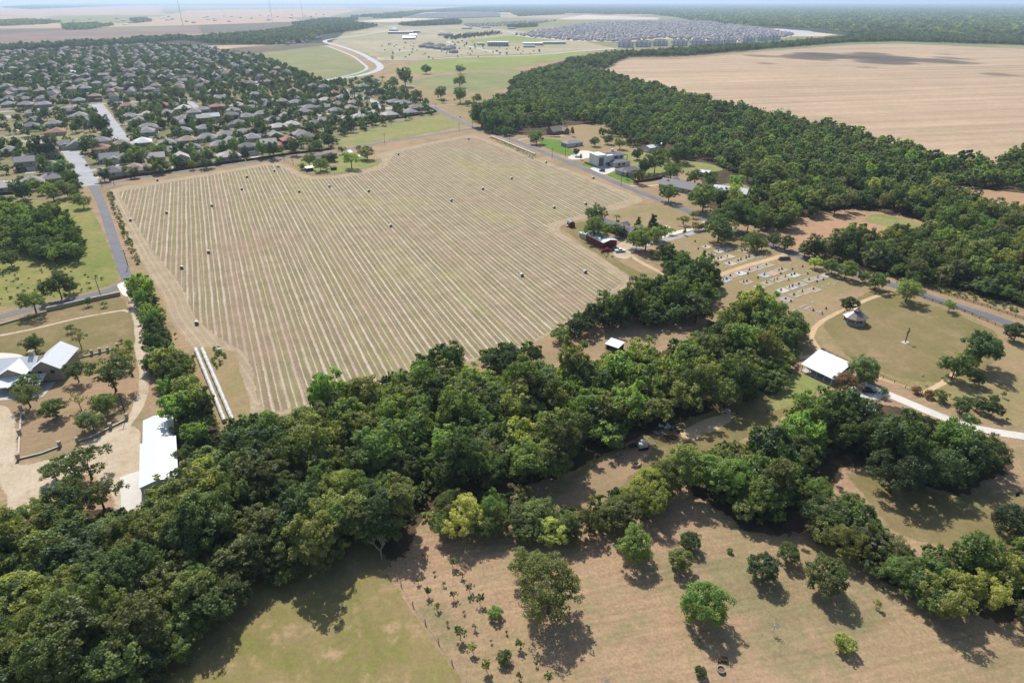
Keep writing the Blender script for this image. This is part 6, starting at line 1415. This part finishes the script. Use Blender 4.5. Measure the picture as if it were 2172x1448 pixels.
def cross():
    x, y = G(1919.7, 726); e = empty('wooden_cross', (x, y, 0), R(30)); MB().box((0, 0, 3.2), (.28, .28, 6.4)).build('upright', M['dark_wood'], e); MB().box((0, -.03, 4.6), (2.4, .24, .26)).build('crossbar', M['dark_wood'], e); MB().bx(-1.5, 1.5, -1.0, 1.0, -.05, .12).build('base_slab', M['concrete'], e)
    tag(e, 'tall dark wooden cross on a pale slab in the round lawn', 'cross')
    x, y = G(1952, 812); e = empty('floodlight', (x, y, 0), R(30)); MB().cyl((0, 0, 0), (.3, 0, 2.6), .05, n=6).build('pole', M['trim'], e)
    for s in (-1, 1): MB().box((.35 + .35 * s, 0, 2.75), (.5, .35, .35)).build('lamp_head', M['granite'], e)
    tag(e, 'twin floodlight on a leaning pale pole by the circle track', 'floodlight')
cross()
# ------------------------------------------------------------------ fences, walls and small things
fence('rail_fence', [(1906,612),(1960,634),(2030,656),(2110,690),(2172,716),(2260,752)], 'brown wooden rail fence on the lawn side of the road', kind='rail', h=1.3, post=3.0, mat='wood')
fence('rail_fence', [(1960,612),(2030,632),(2100,654),(2172,678),(2260,708)], 'grey wooden rail fence on the far side of the road', kind='rail', h=1.2, post=3.0, mat='pole')
fence('rail_fence', [(1744,744),(1790,766),(1850,792),(1920,822),(1955,836)], 'low rail fence between the porch house and circle track', kind='rail', h=1.1, post=3.0, mat='pole', rails=2)
fence('wire_fence', [(828,1202),(876,1284),(930,1362),(990,1456)], 'wire fence on thin posts between meadow and orchard', kind='wire', h=1.2, post=5.0, mat='pole')
fence('wire_fence', [(604,342),(640,362),(664,374),(740,368),(812,352)], 'wire fence round the farmyard in the hay field', kind='wire', h=1.2, post=5.0, mat='pole')
fence('garden_wall', [(1312,366),(1352,388)], 'grey slatted garden fence beside the low dark-roofed house', post=3.0, h=1.6, mat='granite', cat='fence')
fence('garden_wall', [(1240,346),(1266,357)], 'grey slatted garden fence before the modern house', post=3.0, h=1.4, mat='granite', cat='fence')
fence('privacy_fence', [(1344,388),(1380,384),(1410,378)], 'dark board fence beside the dirt yard below the modern houses', post=3.5, h=1.8, cat='fence')
def wall_run(name, P, label, h=1.2, t=.5, step=2.4, mat='stone', piers=None):
    Q = [Vector(G(*q)) for q in P]; e = empty(name, (Q[0].x, Q[0].y, 0)); O = Q[0]; S = resample(Q, step, closed=False)
    for i in range(len(S) - 1):
        d = S[i+1] - S[i]; m = (S[i] + S[i+1]) / 2 - O; MB().box((0, 0, h / 2 - .05), (d.length - .02, t, h + random.uniform(-.05, .05))).build('stone_course', M[mat], e, (m.x, m.y, 0), math.atan2(d.y, d.x))
        MB().box((0, 0, h + .02), (d.length - .01, t + .14, .1)).build('coping', M['concrete'], e, (m.x, m.y, 0), math.atan2(d.y, d.x))
    for k in (piers or []):
        q = Vector(G(*k)) - O; MB().box((0, 0, .95), (.8, .8, 1.9)).box((0, 0, 1.95), (1.0, 1.0, .14)).build('pier', M['stone'], e, (q.x, q.y, 0), R(20))
    tag(e, label, 'wall')
wall_run('stone_wall', [(-60,706),(0,690),(100,662)], 'low stone wall along the entrance road, left lower stretch', .7)
wall_run('stone_wall', [(100,660),(180,642),(256,626)], 'taller stone retaining wall along the entrance road, right stretch', 1.7, .6)
wall_run('estate_fence', [(46,872),(42,930),(40,976)], 'white-capped low wall with stone piers, left side of the estate yard', .45, .3, piers=[(46,872),(43,922),(40,974)])
wall_run('estate_fence', [(42,974),(90,962),(132,946)], 'white-capped low wall with stone piers along the lower estate yard', .45, .3, piers=[(128,947)])
wall_run('estate_fence', [(165,938),(200,926),(234,908),(270,890)], 'white-capped low wall with stone piers beside the gravel drive bend', .45, .3, piers=[(166,938),(236,908),(270,888)])
wall_run('estate_fence', [(160,762),(200,752),(250,740)], 'white-capped low wall with stone piers behind the estate house', .45, .3, piers=[(162,762),(196,752),(213,748),(230,746),(250,738)])
def pinwheel(c, label, h=2.6):
    x, y = G(*c); e = empty('pinwheel', (x, y, 0), R(-20)); MB().cyl((0, 0, 0), (0, 0, h), .035, n=6).build('pole', M['steel'], e); MB().cyl((0, -.12, h), (0, .1, h), .09, n=8).build('hub', M['steel'], e)
    for k in range(8):
        a = 2 * math.pi * k / 8; d = Vector((math.cos(a), 0, math.sin(a))); n_ = Vector((-d.z, 0, d.x)); p = Vector((0, -.1, h))
        MB().slab([p + d * .1, p + d * .9 - n_ * .2 + Vector((0, -.1, 0)), p + d * 1.0 + n_ * .15, p + d * .3 + n_ * .08], .02).build('blade', M['trim'], e)
    tag(e, label, 'pinwheel')
pinwheel((1640, 1340), 'white pinwheel ornament on a thin pole in the right pasture', 2.2); pinwheel((1282, 1456), 'white pinwheel ornament at the bottom edge of the picture', 2.2)
def tank():
    x, y = G(1529, 1422); mb = MB(); n = 20; vs = []
    for i in range(n):
        a = 2 * math.pi * i / n
        for r_, z in ((.78, 0), (.8, .6), (.72, .6), (.7, .3)): vs.append((r_ * math.cos(a), r_ * math.sin(a), z))
    mb.add(vs, [(4*i+j, 4*((i+1) % n)+j, 4*((i+1) % n)+j+1, 4*i+j+1) for i in range(n) for j in range(3)]); e = empty('stock_tank', (x, y, 0)); mb.build('rim', M['steel'], e); MB().cyl((0, 0, .02), (0, 0, .3), .7, n=20).build('soil_fill', M['soil'], e); tag(e, 'round metal stock tank on the pasture by the bottom edge', 'tank')
    x, y = G(1535, 1400); e = empty('garden_box', (x, y, 0), R(-15)); MB().box((0, 0, .3), (1.2, .9, .6)).build('box', M['wood'], e); MB().box((0, 0, .63), (1.3, 1.0, .06)).build('lid', M['pole'], e); MB().box((-.9, -.5, .2), (.5, .5, .4)).build('crate', M['wood'], e); tag(e, 'dark wooden box just above the round stock tank', 'box')
tank()
# bare and dead trees, palm
def dead_tree(c, h, label, seed, mat='pale_bark', group=None, lean=0.0):
    x, y = G(*c); q = random.Random(seed); e = empty('dead_tree', (x, y, 0), q.uniform(0, 6)); mb = MB()
    def br(p, d, L, r_, lv):
        p2 = p + d * L; mb.cyl(p, p2, r_, r_ * .65, 5)
        if lv:
            for k in range(q.choice([2, 3, 3])): br(p2, (d + Vector((q.uniform(-.8, .8), q.uniform(-.8, .8), q.uniform(-.1, .5)))).normalized(), L * q.uniform(.55, .8), r_ * .6, lv - 1)
    br(Vector((0, 0, -.2)), Vector((lean, .05, 1)).normalized(), h * .35, .22, 4); mb.build('branches', M[mat], e); tag(e, label, 'dead tree', group)
for k, (c, h, l_) in enumerate([((1368, 905), 13, 'leafless pale tree leaning at the edge of the junk clearing'), ((330, 1215), 12, 'grey leafless crown in the lower left wood, left one'), ((365, 1210), 11, 'grey leafless crown in the lower left wood, right one'), ((1002, 990), 12, 'pale bare treetop in the middle of the wood'), ((1200, 960), 11, 'pale bare treetop near the wood\'s right end'), ((1892, 506), 12, 'bare forked tree at the ploughed field edge'), ((2030, 560), 11, 'bare branched tree in the wood by the road'), ((1775, 300), 12, 'thin bare tree on the wheat field edge of the wood'), ((1640, 1085), 4, 'broken pale stump in the shade of the belt'), ((810, 1185), 8, 'thin leaning bare trunk at the pasture corner of the wood')]): dead_tree(c, h, l_, 70 + k)
def palm():
    x, y = G(1307, 473); e = empty('palm_tree', (x, y, 0)); MB().tube([(0, 0, -.1), (.1, 0, 2.5), (.15, .1, 5.0)], [.22, .17, .16], 8).build('trunk', M['bark'], e); q = random.Random(4); mb = MB()
    for k in range(16):
        a = 2 * math.pi * k / 16 + q.uniform(-.1, .1); L = q.uniform(2.0, 2.7); up = q.uniform(.2, 1.0); pts = []
        for i in range(6):
            t = i / 5; pts.append(Vector((.15 + math.cos(a) * L * t, .1 + math.sin(a) * L * t, 5.0 + up * 1.6 * t - 2.0 * t * t)))
        for i in range(5):
            d = (pts[i+1] - pts[i]).normalized(); s = d.cross(Vector((0, 0, 1))).normalized() * (.42 * (1 - .75 * abs(i / 4 - .4)))
            for sg in (-1, 1): mb.add([pts[i], pts[i+1], pts[i+1] + s * sg - Vector((0, 0, .25)), pts[i] + s * sg - Vector((0, 0, .2))], [(0, 1, 2, 3)])
    me = mb.mesh('crown', M['leaf']); me.attributes.new('tint', 'FLOAT', 'FACE').data.foreach_set('value', [.5] * len(me.polygons)); link('crown', me, e, color=GREEN['bright']); tag(e, 'small palm tree behind the brick house roof', 'palm tree')
palm()
# garden umbrellas / play shelter in the estate park
for k, (c, col, l_) in enumerate([((122, 275), srgb(40, 150, 230, .8), 'blue shade canopy over the park playground, left one'), ((188, 270), srgb(60, 160, 235, .8), 'blue canopy among the park trees, right one')]):
    x, y = G(*c); e = empty('shade_canopy', (x, y, 0), GRID)
    for a in (-1, 1):
        for b in (-1, 1): MB().cyl((a * 3, b * 3, 0), (a * 3, b * 3, 3), .08, n=6).build('post', M['steel'], e)
    cm = MB(); hip_roof(cm, -3, 3, -3, 3, 3.0, 1.6, .4); cm.build('canopy', M['wall'], e, color=col); tag(e, l_, 'canopy')
# weeds along field edges and tufts in the pasture
def tufts(name, P, sp, seed, cols, label, sc):
    split_mass(name, [(x, y, random.uniform(*sc)) for (x, y) in scatter(wpoly(P, 0), sp, seed, .5)], UN, cols, label)
tufts('weeds', [(226,405),(236,404),(250,440),(275,500),(300,560),(290,566),(262,505),(238,445)], 2.2, 701, ['mid', 'olive'], 'green weeds along the left field edge', (.15, .45))
tufts('weeds', [(448,738),(470,738),(480,760),(462,790),(450,770)], 2.0, 702, ['bright'], 'green weeds beside the wrapped bales', (.12, .4))
tufts('weeds', [(1036,292),(1044,290),(1140,334),(1130,338)], 2.0, 703, ['bright'], 'green weeds along the roadside bale row', (.1, .25))
tufts('weeds', [(1248,512),(1262,516),(1300,545),(1290,550)], 2.4, 704, ['olive', 'mid'], 'weeds along the barn side of the hay field', (.1, .35))
tufts('weeds', [(1890,560),(2000,600),(2172,655),(2172,668),(1990,618),(1880,575)], 3.0, 705, ['olive', 'pale'], 'tall weeds between the rail fence and the wood', (.2, .5))
tufts('weeds', [(0,560),(120,560),(235,590),(200,616),(0,650)], 6.0, 706, ['mid', 'olive'], 'low weeds in the meadow left of the road', (.15, .4))

# ------------------------------------------------------------------ distant buildings
def block(name, c, rz, w_, d_, h, wall, roofm, label, roof='flat', rise=2.0, bays=6, cat='building', roofcol=None):
    x, y = G(*c); e = empty(name, (x, y, 0), R(rz)); wl = MB(); rf = MB()
    if roof == 'flat': wl.bx(-w_/2, w_/2, -d_/2, d_/2, 0, h); rf.bx(-w_/2 - .4, w_/2 + .4, -d_/2 - .4, d_/2 + .4, h + .01, h + .7)
    elif roof == 'hip': wl.bx(-w_/2, w_/2, -d_/2, d_/2, 0, h - .02); hip_roof(rf, -w_/2, w_/2, -d_/2, d_/2, h, rise, .8)
    else: gable_wall(wl, -w_/2, w_/2, -d_/2, d_/2, 0, h, rise - .1, 'x'); gable_roof(rf, -w_/2, w_/2, -d_/2, d_/2, h + .15, rise, .6)
    wl.build('wall', M['wall'], e, color=wall); rf.build('roof', M[roofm], e, color=roofcol)
    for fl in range(max(1, int(h / 3.2))):
        for k in range(bays):
            MB().box((-w_/2 + (k + .5) * w_ / bays, -d_/2 - .03, 1.7 + 3.2 * fl), (w_ / bays * .3, .1, 1.4)).build('window', M['glass'], e)
    tag(e, label, cat); return e, x, y
W1, W2 = srgb(205, 200, 192, .85), srgb(180, 182, 186, .8)
block('school_hall', (1056, 98), 4, 62, 38, 11, W2, 'white_roof', 'tall grey box hall of the distant school', bays=8)
block('school_wing', (1130, 96), 4, 60, 50, 6, W1, 'white_roof', 'middle low wing of the distant school', bays=8)
block('school_wing', (1172, 94), 4, 80, 22, 6, W1, 'white_roof', 'long right wing of the distant school', bays=12)
block('school_wing', (1122, 101), 4, 34, 16, 5, W1, 'white_roof', 'front entrance block of the distant school', bays=5)
block('shop', (1020, 96), 4, 24, 16, 5, W1, 'white_roof', 'small box building left of the school hall', bays=3)
block('church', (868, 84), 10, 44, 24, 6, W1, 'white_roof', 'white-roofed building alone on the far grass', 'gable', 5, 6)
block('church', (876, 80), 10, 26, 18, 9, W1, 'white_roof', 'taller rear part of the white building on the far grass', 'gable', 4, 4)
block('warehouse', (850, 72), 3, 100, 40, 7, W2, 'white_roof', 'long pale low store on the far grass, left', bays=10)
block('warehouse', (876, 70), 3, 60, 30, 7, W2, 'white_roof', 'long pale low store on the far grass, right', bays=8)
for i_, (c, w_, l_) in enumerate([((835, 66), 40, 'pale store beside the far curving road'), ((990, 62), 50, 'pale shop block right of the far tree belt'), ((1030, 60), 44, 'pale shop block left of the far estate'), ((1085, 62), 36, 'small pale block at the corner of the far estate'), ((945, 76), 60, 'low dark-roofed row by the far street trees'), ((1000, 74), 60, 'low dark-roofed row right of the far street trees')]): block('shop', c, 6, w_, 24, 6, W1, 'shingle' if i_ > 3 else 'white_roof', l_, 'hip' if i_ > 3 else 'flat', 4, 6, roofcol=ROOFC['d'][0])
k = 0
for (c, w_) in [((900, 101), 30), ((916, 103), 30), ((932, 105), 28), ((948, 107), 28), ((910, 97), 26), ((934, 100), 26), ((957, 104), 22), ((962, 113), 18)]:
    block('care_home', c, 25 + 8 * (k % 3), w_, 18, 6, W2, 'shingle', 'dark-roofed block of the distant care home, %s of eight' % ['first', 'second', 'third', 'fourth', 'fifth', 'sixth', 'seventh', 'eighth'][k], 'hip', 4, 5, roofcol=ROOFC['d'][0]); k += 1
ORDN = ['first', 'second', 'third', 'fourth', 'fifth', 'sixth', 'seventh', 'eighth', 'ninth', 'tenth']
for k, (c, w_) in enumerate([((1325, 101), 46), ((1362, 100), 46), ((1398, 98), 46), ((1440, 98), 46), ((1478, 97), 46), ((1515, 97), 46), ((1545, 95), 42), ((1585, 90), 42), ((1615, 88), 42), ((1640, 86), 40)]):
    e, x, y = block('apartment_block', c, 8 + 3 * (k % 3), w_, 18, 13, srgb(214, 214, 218, .9), 'shingle', 'pale three-storey apartment block behind the wheat field, %s from the left' % ORDN[k], 'hip', 5.5, 7, roofcol=ROOFC['d'][0])
    for q in (-.3, .05, .34):
        g = MB(); gable_wall(g, q * w_ - 3, q * w_ + 3, -10.2, -9.02, 0, 13.2, 3.6, 'y'); g.build('gable_bay', M['wall'], e, color=srgb(228, 228, 228, .9))
# the dark-roofed estate beyond the school: hundreds of houses, too small to tell apart
def far_estate(name, P, sp, seed, label, roofs, sc=1.0, clear=None):
    q = random.Random(seed); pts = scatter(wpoly(P, 2), sp, seed, .2, clear); wl = MB(); rf = [MB(), MB(), MB()]
    for (x, y) in pts:
        a = R(10) + q.choice([0, math.pi / 2]) + q.uniform(-.1, .1); ca, sa = math.cos(a), math.sin(a); w_, d_, h = q.uniform(10, 14) * sc, q.uniform(9, 12) * sc, q.choice([3.2, 6, 6]); rs = q.uniform(3, 4.5)
        T = lambda u, v, z: (x + u * ca - v * sa, y + u * sa + v * ca, z)
        wl.box((x, y, h / 2), (w_, d_, h), a)
        X, Y = w_ / 2 + .5, d_ / 2 + .5; k = min(X, Y) * .85
        rf[q.randrange(3)].add([T(-X, -Y, h), T(X, -Y, h), T(X, Y, h), T(-X, Y, h), T(-X + k, 0, h + rs), T(X - k, 0, h + rs)], [(0, 1, 5, 4), (1, 2, 5), (2, 3, 4, 5), (3, 0, 4)])
    e = empty(name, (0, 0, 0)); wl.build('walls', M['wall'], e, color=srgb(196, 196, 198, .8))
    for k, r_ in enumerate(rf): r_.build('roofs', M['shingle'], e, color=roofs[k])
    e['kind'] = 'stuff'; e['label'] = label
    for c in e.children: c['kind'] = 'stuff'
far_estate('distant_estate', [(1095,74),(1140,66),(1220,54),(1280,48),(1340,46),(1500,46),(1600,58),(1690,74),(1650,82),(1560,88),(1400,80),(1320,88),(1220,86),(1140,80)], 30, 801, 'tightly packed dark-roofed estate beyond the school', [srgb(140,142,152,.85), srgb(162,156,158,.85), srgb(186,174,168,.85)])
far_estate('estate_houses', [(-40,212),(-60,118),(120,104),(330,96),(430,98),(560,130),(640,165),(560,180),(420,190),(320,205),(200,214),(60,218)], 36, 807, 'far rows of estate houses too small to tell apart', [srgb(168,158,152,.8), srgb(140,136,138,.8), srgb(160,142,130,.8)], 1.15, clear=lambda x, y: any((x - h[0]) ** 2 + (y - h[1]) ** 2 < 20 ** 2 for h in HOUSES) or any((x - h[0]) ** 2 + (y - h[1]) ** 2 < h[2] + 60 for h in ST))
far_estate('distant_estate', [(860,38),(900,30),(1000,24),(1060,30),(1060,36),(960,40)], 30, 802, 'pale far estate below the skyline woods', [srgb(150,146,148,.8), srgb(140,134,134,.8), srgb(160,152,146,.8)], 1.2)
far_estate('distant_estate', [(570,92),(620,84),(680,76),(690,80),(640,92),(600,96)], 34, 803, 'scattered roofs in the wood beyond the pasture', [srgb(150,140,136,.8), srgb(130,126,130,.8), srgb(166,156,150,.8)])
far_estate('distant_estate', [(980,52),(1100,46),(1180,44),(1130,52),(1000,58)], 40, 804, 'houses under construction beyond the shops', [srgb(170,150,136,.8), srgb(150,146,148,.8), srgb(190,180,170,.8)])
far_estate('distant_barns', [(20,50),(200,40),(420,34),(700,30),(700,44),(400,50),(200,56),(30,60)], 330, 805, 'scattered farm roofs on the hazy plain', [srgb(225,225,225,.85), srgb(190,190,190,.85), srgb(160,150,146,.85)], 2.0)
far_estate('distant_barns', [(1500,30),(1700,16),(2172,12),(2172,60),(1900,50),(1700,50)], 260, 806, 'scattered pale roofs in the hazy woods', [srgb(230,230,230,.9), srgb(200,200,200,.85), srgb(170,160,156,.85)], 2.0)
# lattice masts on the plain
def mast(c, h, label):
    x, y = G(*c); e = empty('radio_mast', (x, y, 0)); mb = MB(); s = 2.2
    for a in range(3):
        p = (s * math.cos(a * 2.094), s * math.sin(a * 2.094)); mb.cyl((p[0], p[1], 0), (p[0] * .4, p[1] * .4, h), .35, .25, 4)
    for k in range(int(h / 8)):
        for a in range(3):
            f0 = 1 - .6 * k * 8 / h; f1 = 1 - .6 * (k + 1) * 8 / h; b = (a + 1) % 3
            mb.cyl((s * f0 * math.cos(a * 2.094), s * f0 * math.sin(a * 2.094), k * 8), (s * f1 * math.cos(b * 2.094), s * f1 * math.sin(b * 2.094), k * 8 + 8), .15, n=4)
    mb.build('lattice', M['steel'], e); tag(e, label, 'mast')
mast((388, 55), 135, 'thin lattice mast on the plain, left of three'); mast((578, 48), 130, 'thin lattice mast on the plain, middle of three'); mast((643, 41), 140, 'thin lattice mast on the plain, right of three')
# a fair-weather cloud over the wheat field, out of the picture; it throws the shade seen there
def cloud():
    c = Vector(G(1815, 124)); hgt = 900.0; base = Vector((c.x, c.y, 0)) - SUN_V * (hgt / -SUN_V.z)
    q = random.Random(12); bm = bmesh.new()
    for (dx, dy, r_) in [(-70, 10, 60), (-20, 25, 80), (45, 0, 75), (100, -25, 55), (10, -35, 60), (150, 5, 34), (-130, 20, 36), (70, 45, 50), (-175, -45, 22), (60, -120, 26), (190, 40, 20), (-60, -75, 22)]:
        m = Matrix.Translation((base.x + dx * 1.5, base.y + dy * 3.2, hgt + q.uniform(-10, 15))) @ Matrix.Diagonal((r_ * q.uniform(.9, 1.2), r_ * q.uniform(1.2, 1.8), r_ * .45, 1))
        bmesh.ops.create_icosphere(bm, subdivisions=4, radius=1.0, matrix=m)
    for v in bm.verts:
        n = mnoise.fractal(v.co / 40.0, 1.0, 2.0, 4); v.co += Vector((n, mnoise.fractal(v.co / 37.0 + Vector((9, 4, 1)), 1.0, 2.0, 4), n * .6)) * 20
    me = bpy.data.meshes.new('cloud'); bm.to_mesh(me); bm.free()
    mt = bpy.data.materials.new('cloud_vapour'); mt.use_nodes = True; t = mt.node_tree; t.nodes.clear()
    out = t.nodes.new('ShaderNodeOutputMaterial'); v = t.nodes.new('ShaderNodeVolumeScatter'); v.inputs['Density'].default_value = 0.03; v.inputs['Color'].default_value = (.97, .97, .98, 1)
    t.links.new(v.outputs[0], out.inputs['Volume']); me.materials.append(mt)
    o = link('cloud', me); tag(o, 'small white cumulus cloud shading the wheat field', 'cloud')
    md = o.modifiers.new('union', 'REMESH'); md.mode = 'VOXEL'; md.voxel_size = 9.0
cloud()
# ------------------------------------------------------------------ the air
def haze():
    mb = MB(); mb.bx(-75000, 75000, -75000, 75000, -1.0, 150.0)
    mt = bpy.data.materials.new('summer_haze'); mt.use_nodes = True; t = mt.node_tree; t.nodes.clear()
    out = t.nodes.new('ShaderNodeOutputMaterial'); v = t.nodes.new('ShaderNodeVolumePrincipled')
    v.inputs['Color'].default_value = (0.62, 0.78, 1.0, 1); v.inputs['Density'].default_value = 6.8e-5; v.inputs['Anisotropy'].default_value = 0.25
    t.links.new(v.outputs[0], out.inputs['Volume'])
    o = mb.build('haze', mt); o['kind'] = 'stuff'; o['label'] = 'pale summer haze over the plain'
haze()

# neighbours that look alike are told apart by their order across the view
def tell_apart():
    cl = {}
    for o in SC.objects:
        if o.parent is None and 'label' in o and 'category' in o: cl.setdefault(o['label'], []).append(o)
    W_ = ['first', 'second', 'third', 'fourth', 'fifth', 'sixth', 'seventh', 'eighth', 'ninth', 'tenth', 'eleventh', 'twelfth']
    for lab, L in cl.items():
        if 2 <= len(L) <= 12 and len(lab.split()) <= 12:
            L.sort(key=lambda o: o.location.x / max(1.0, o.location.y))
            for k, o in enumerate(L): o['label'] = '%s, %s from the left' % (lab, W_[k])
tell_apart()
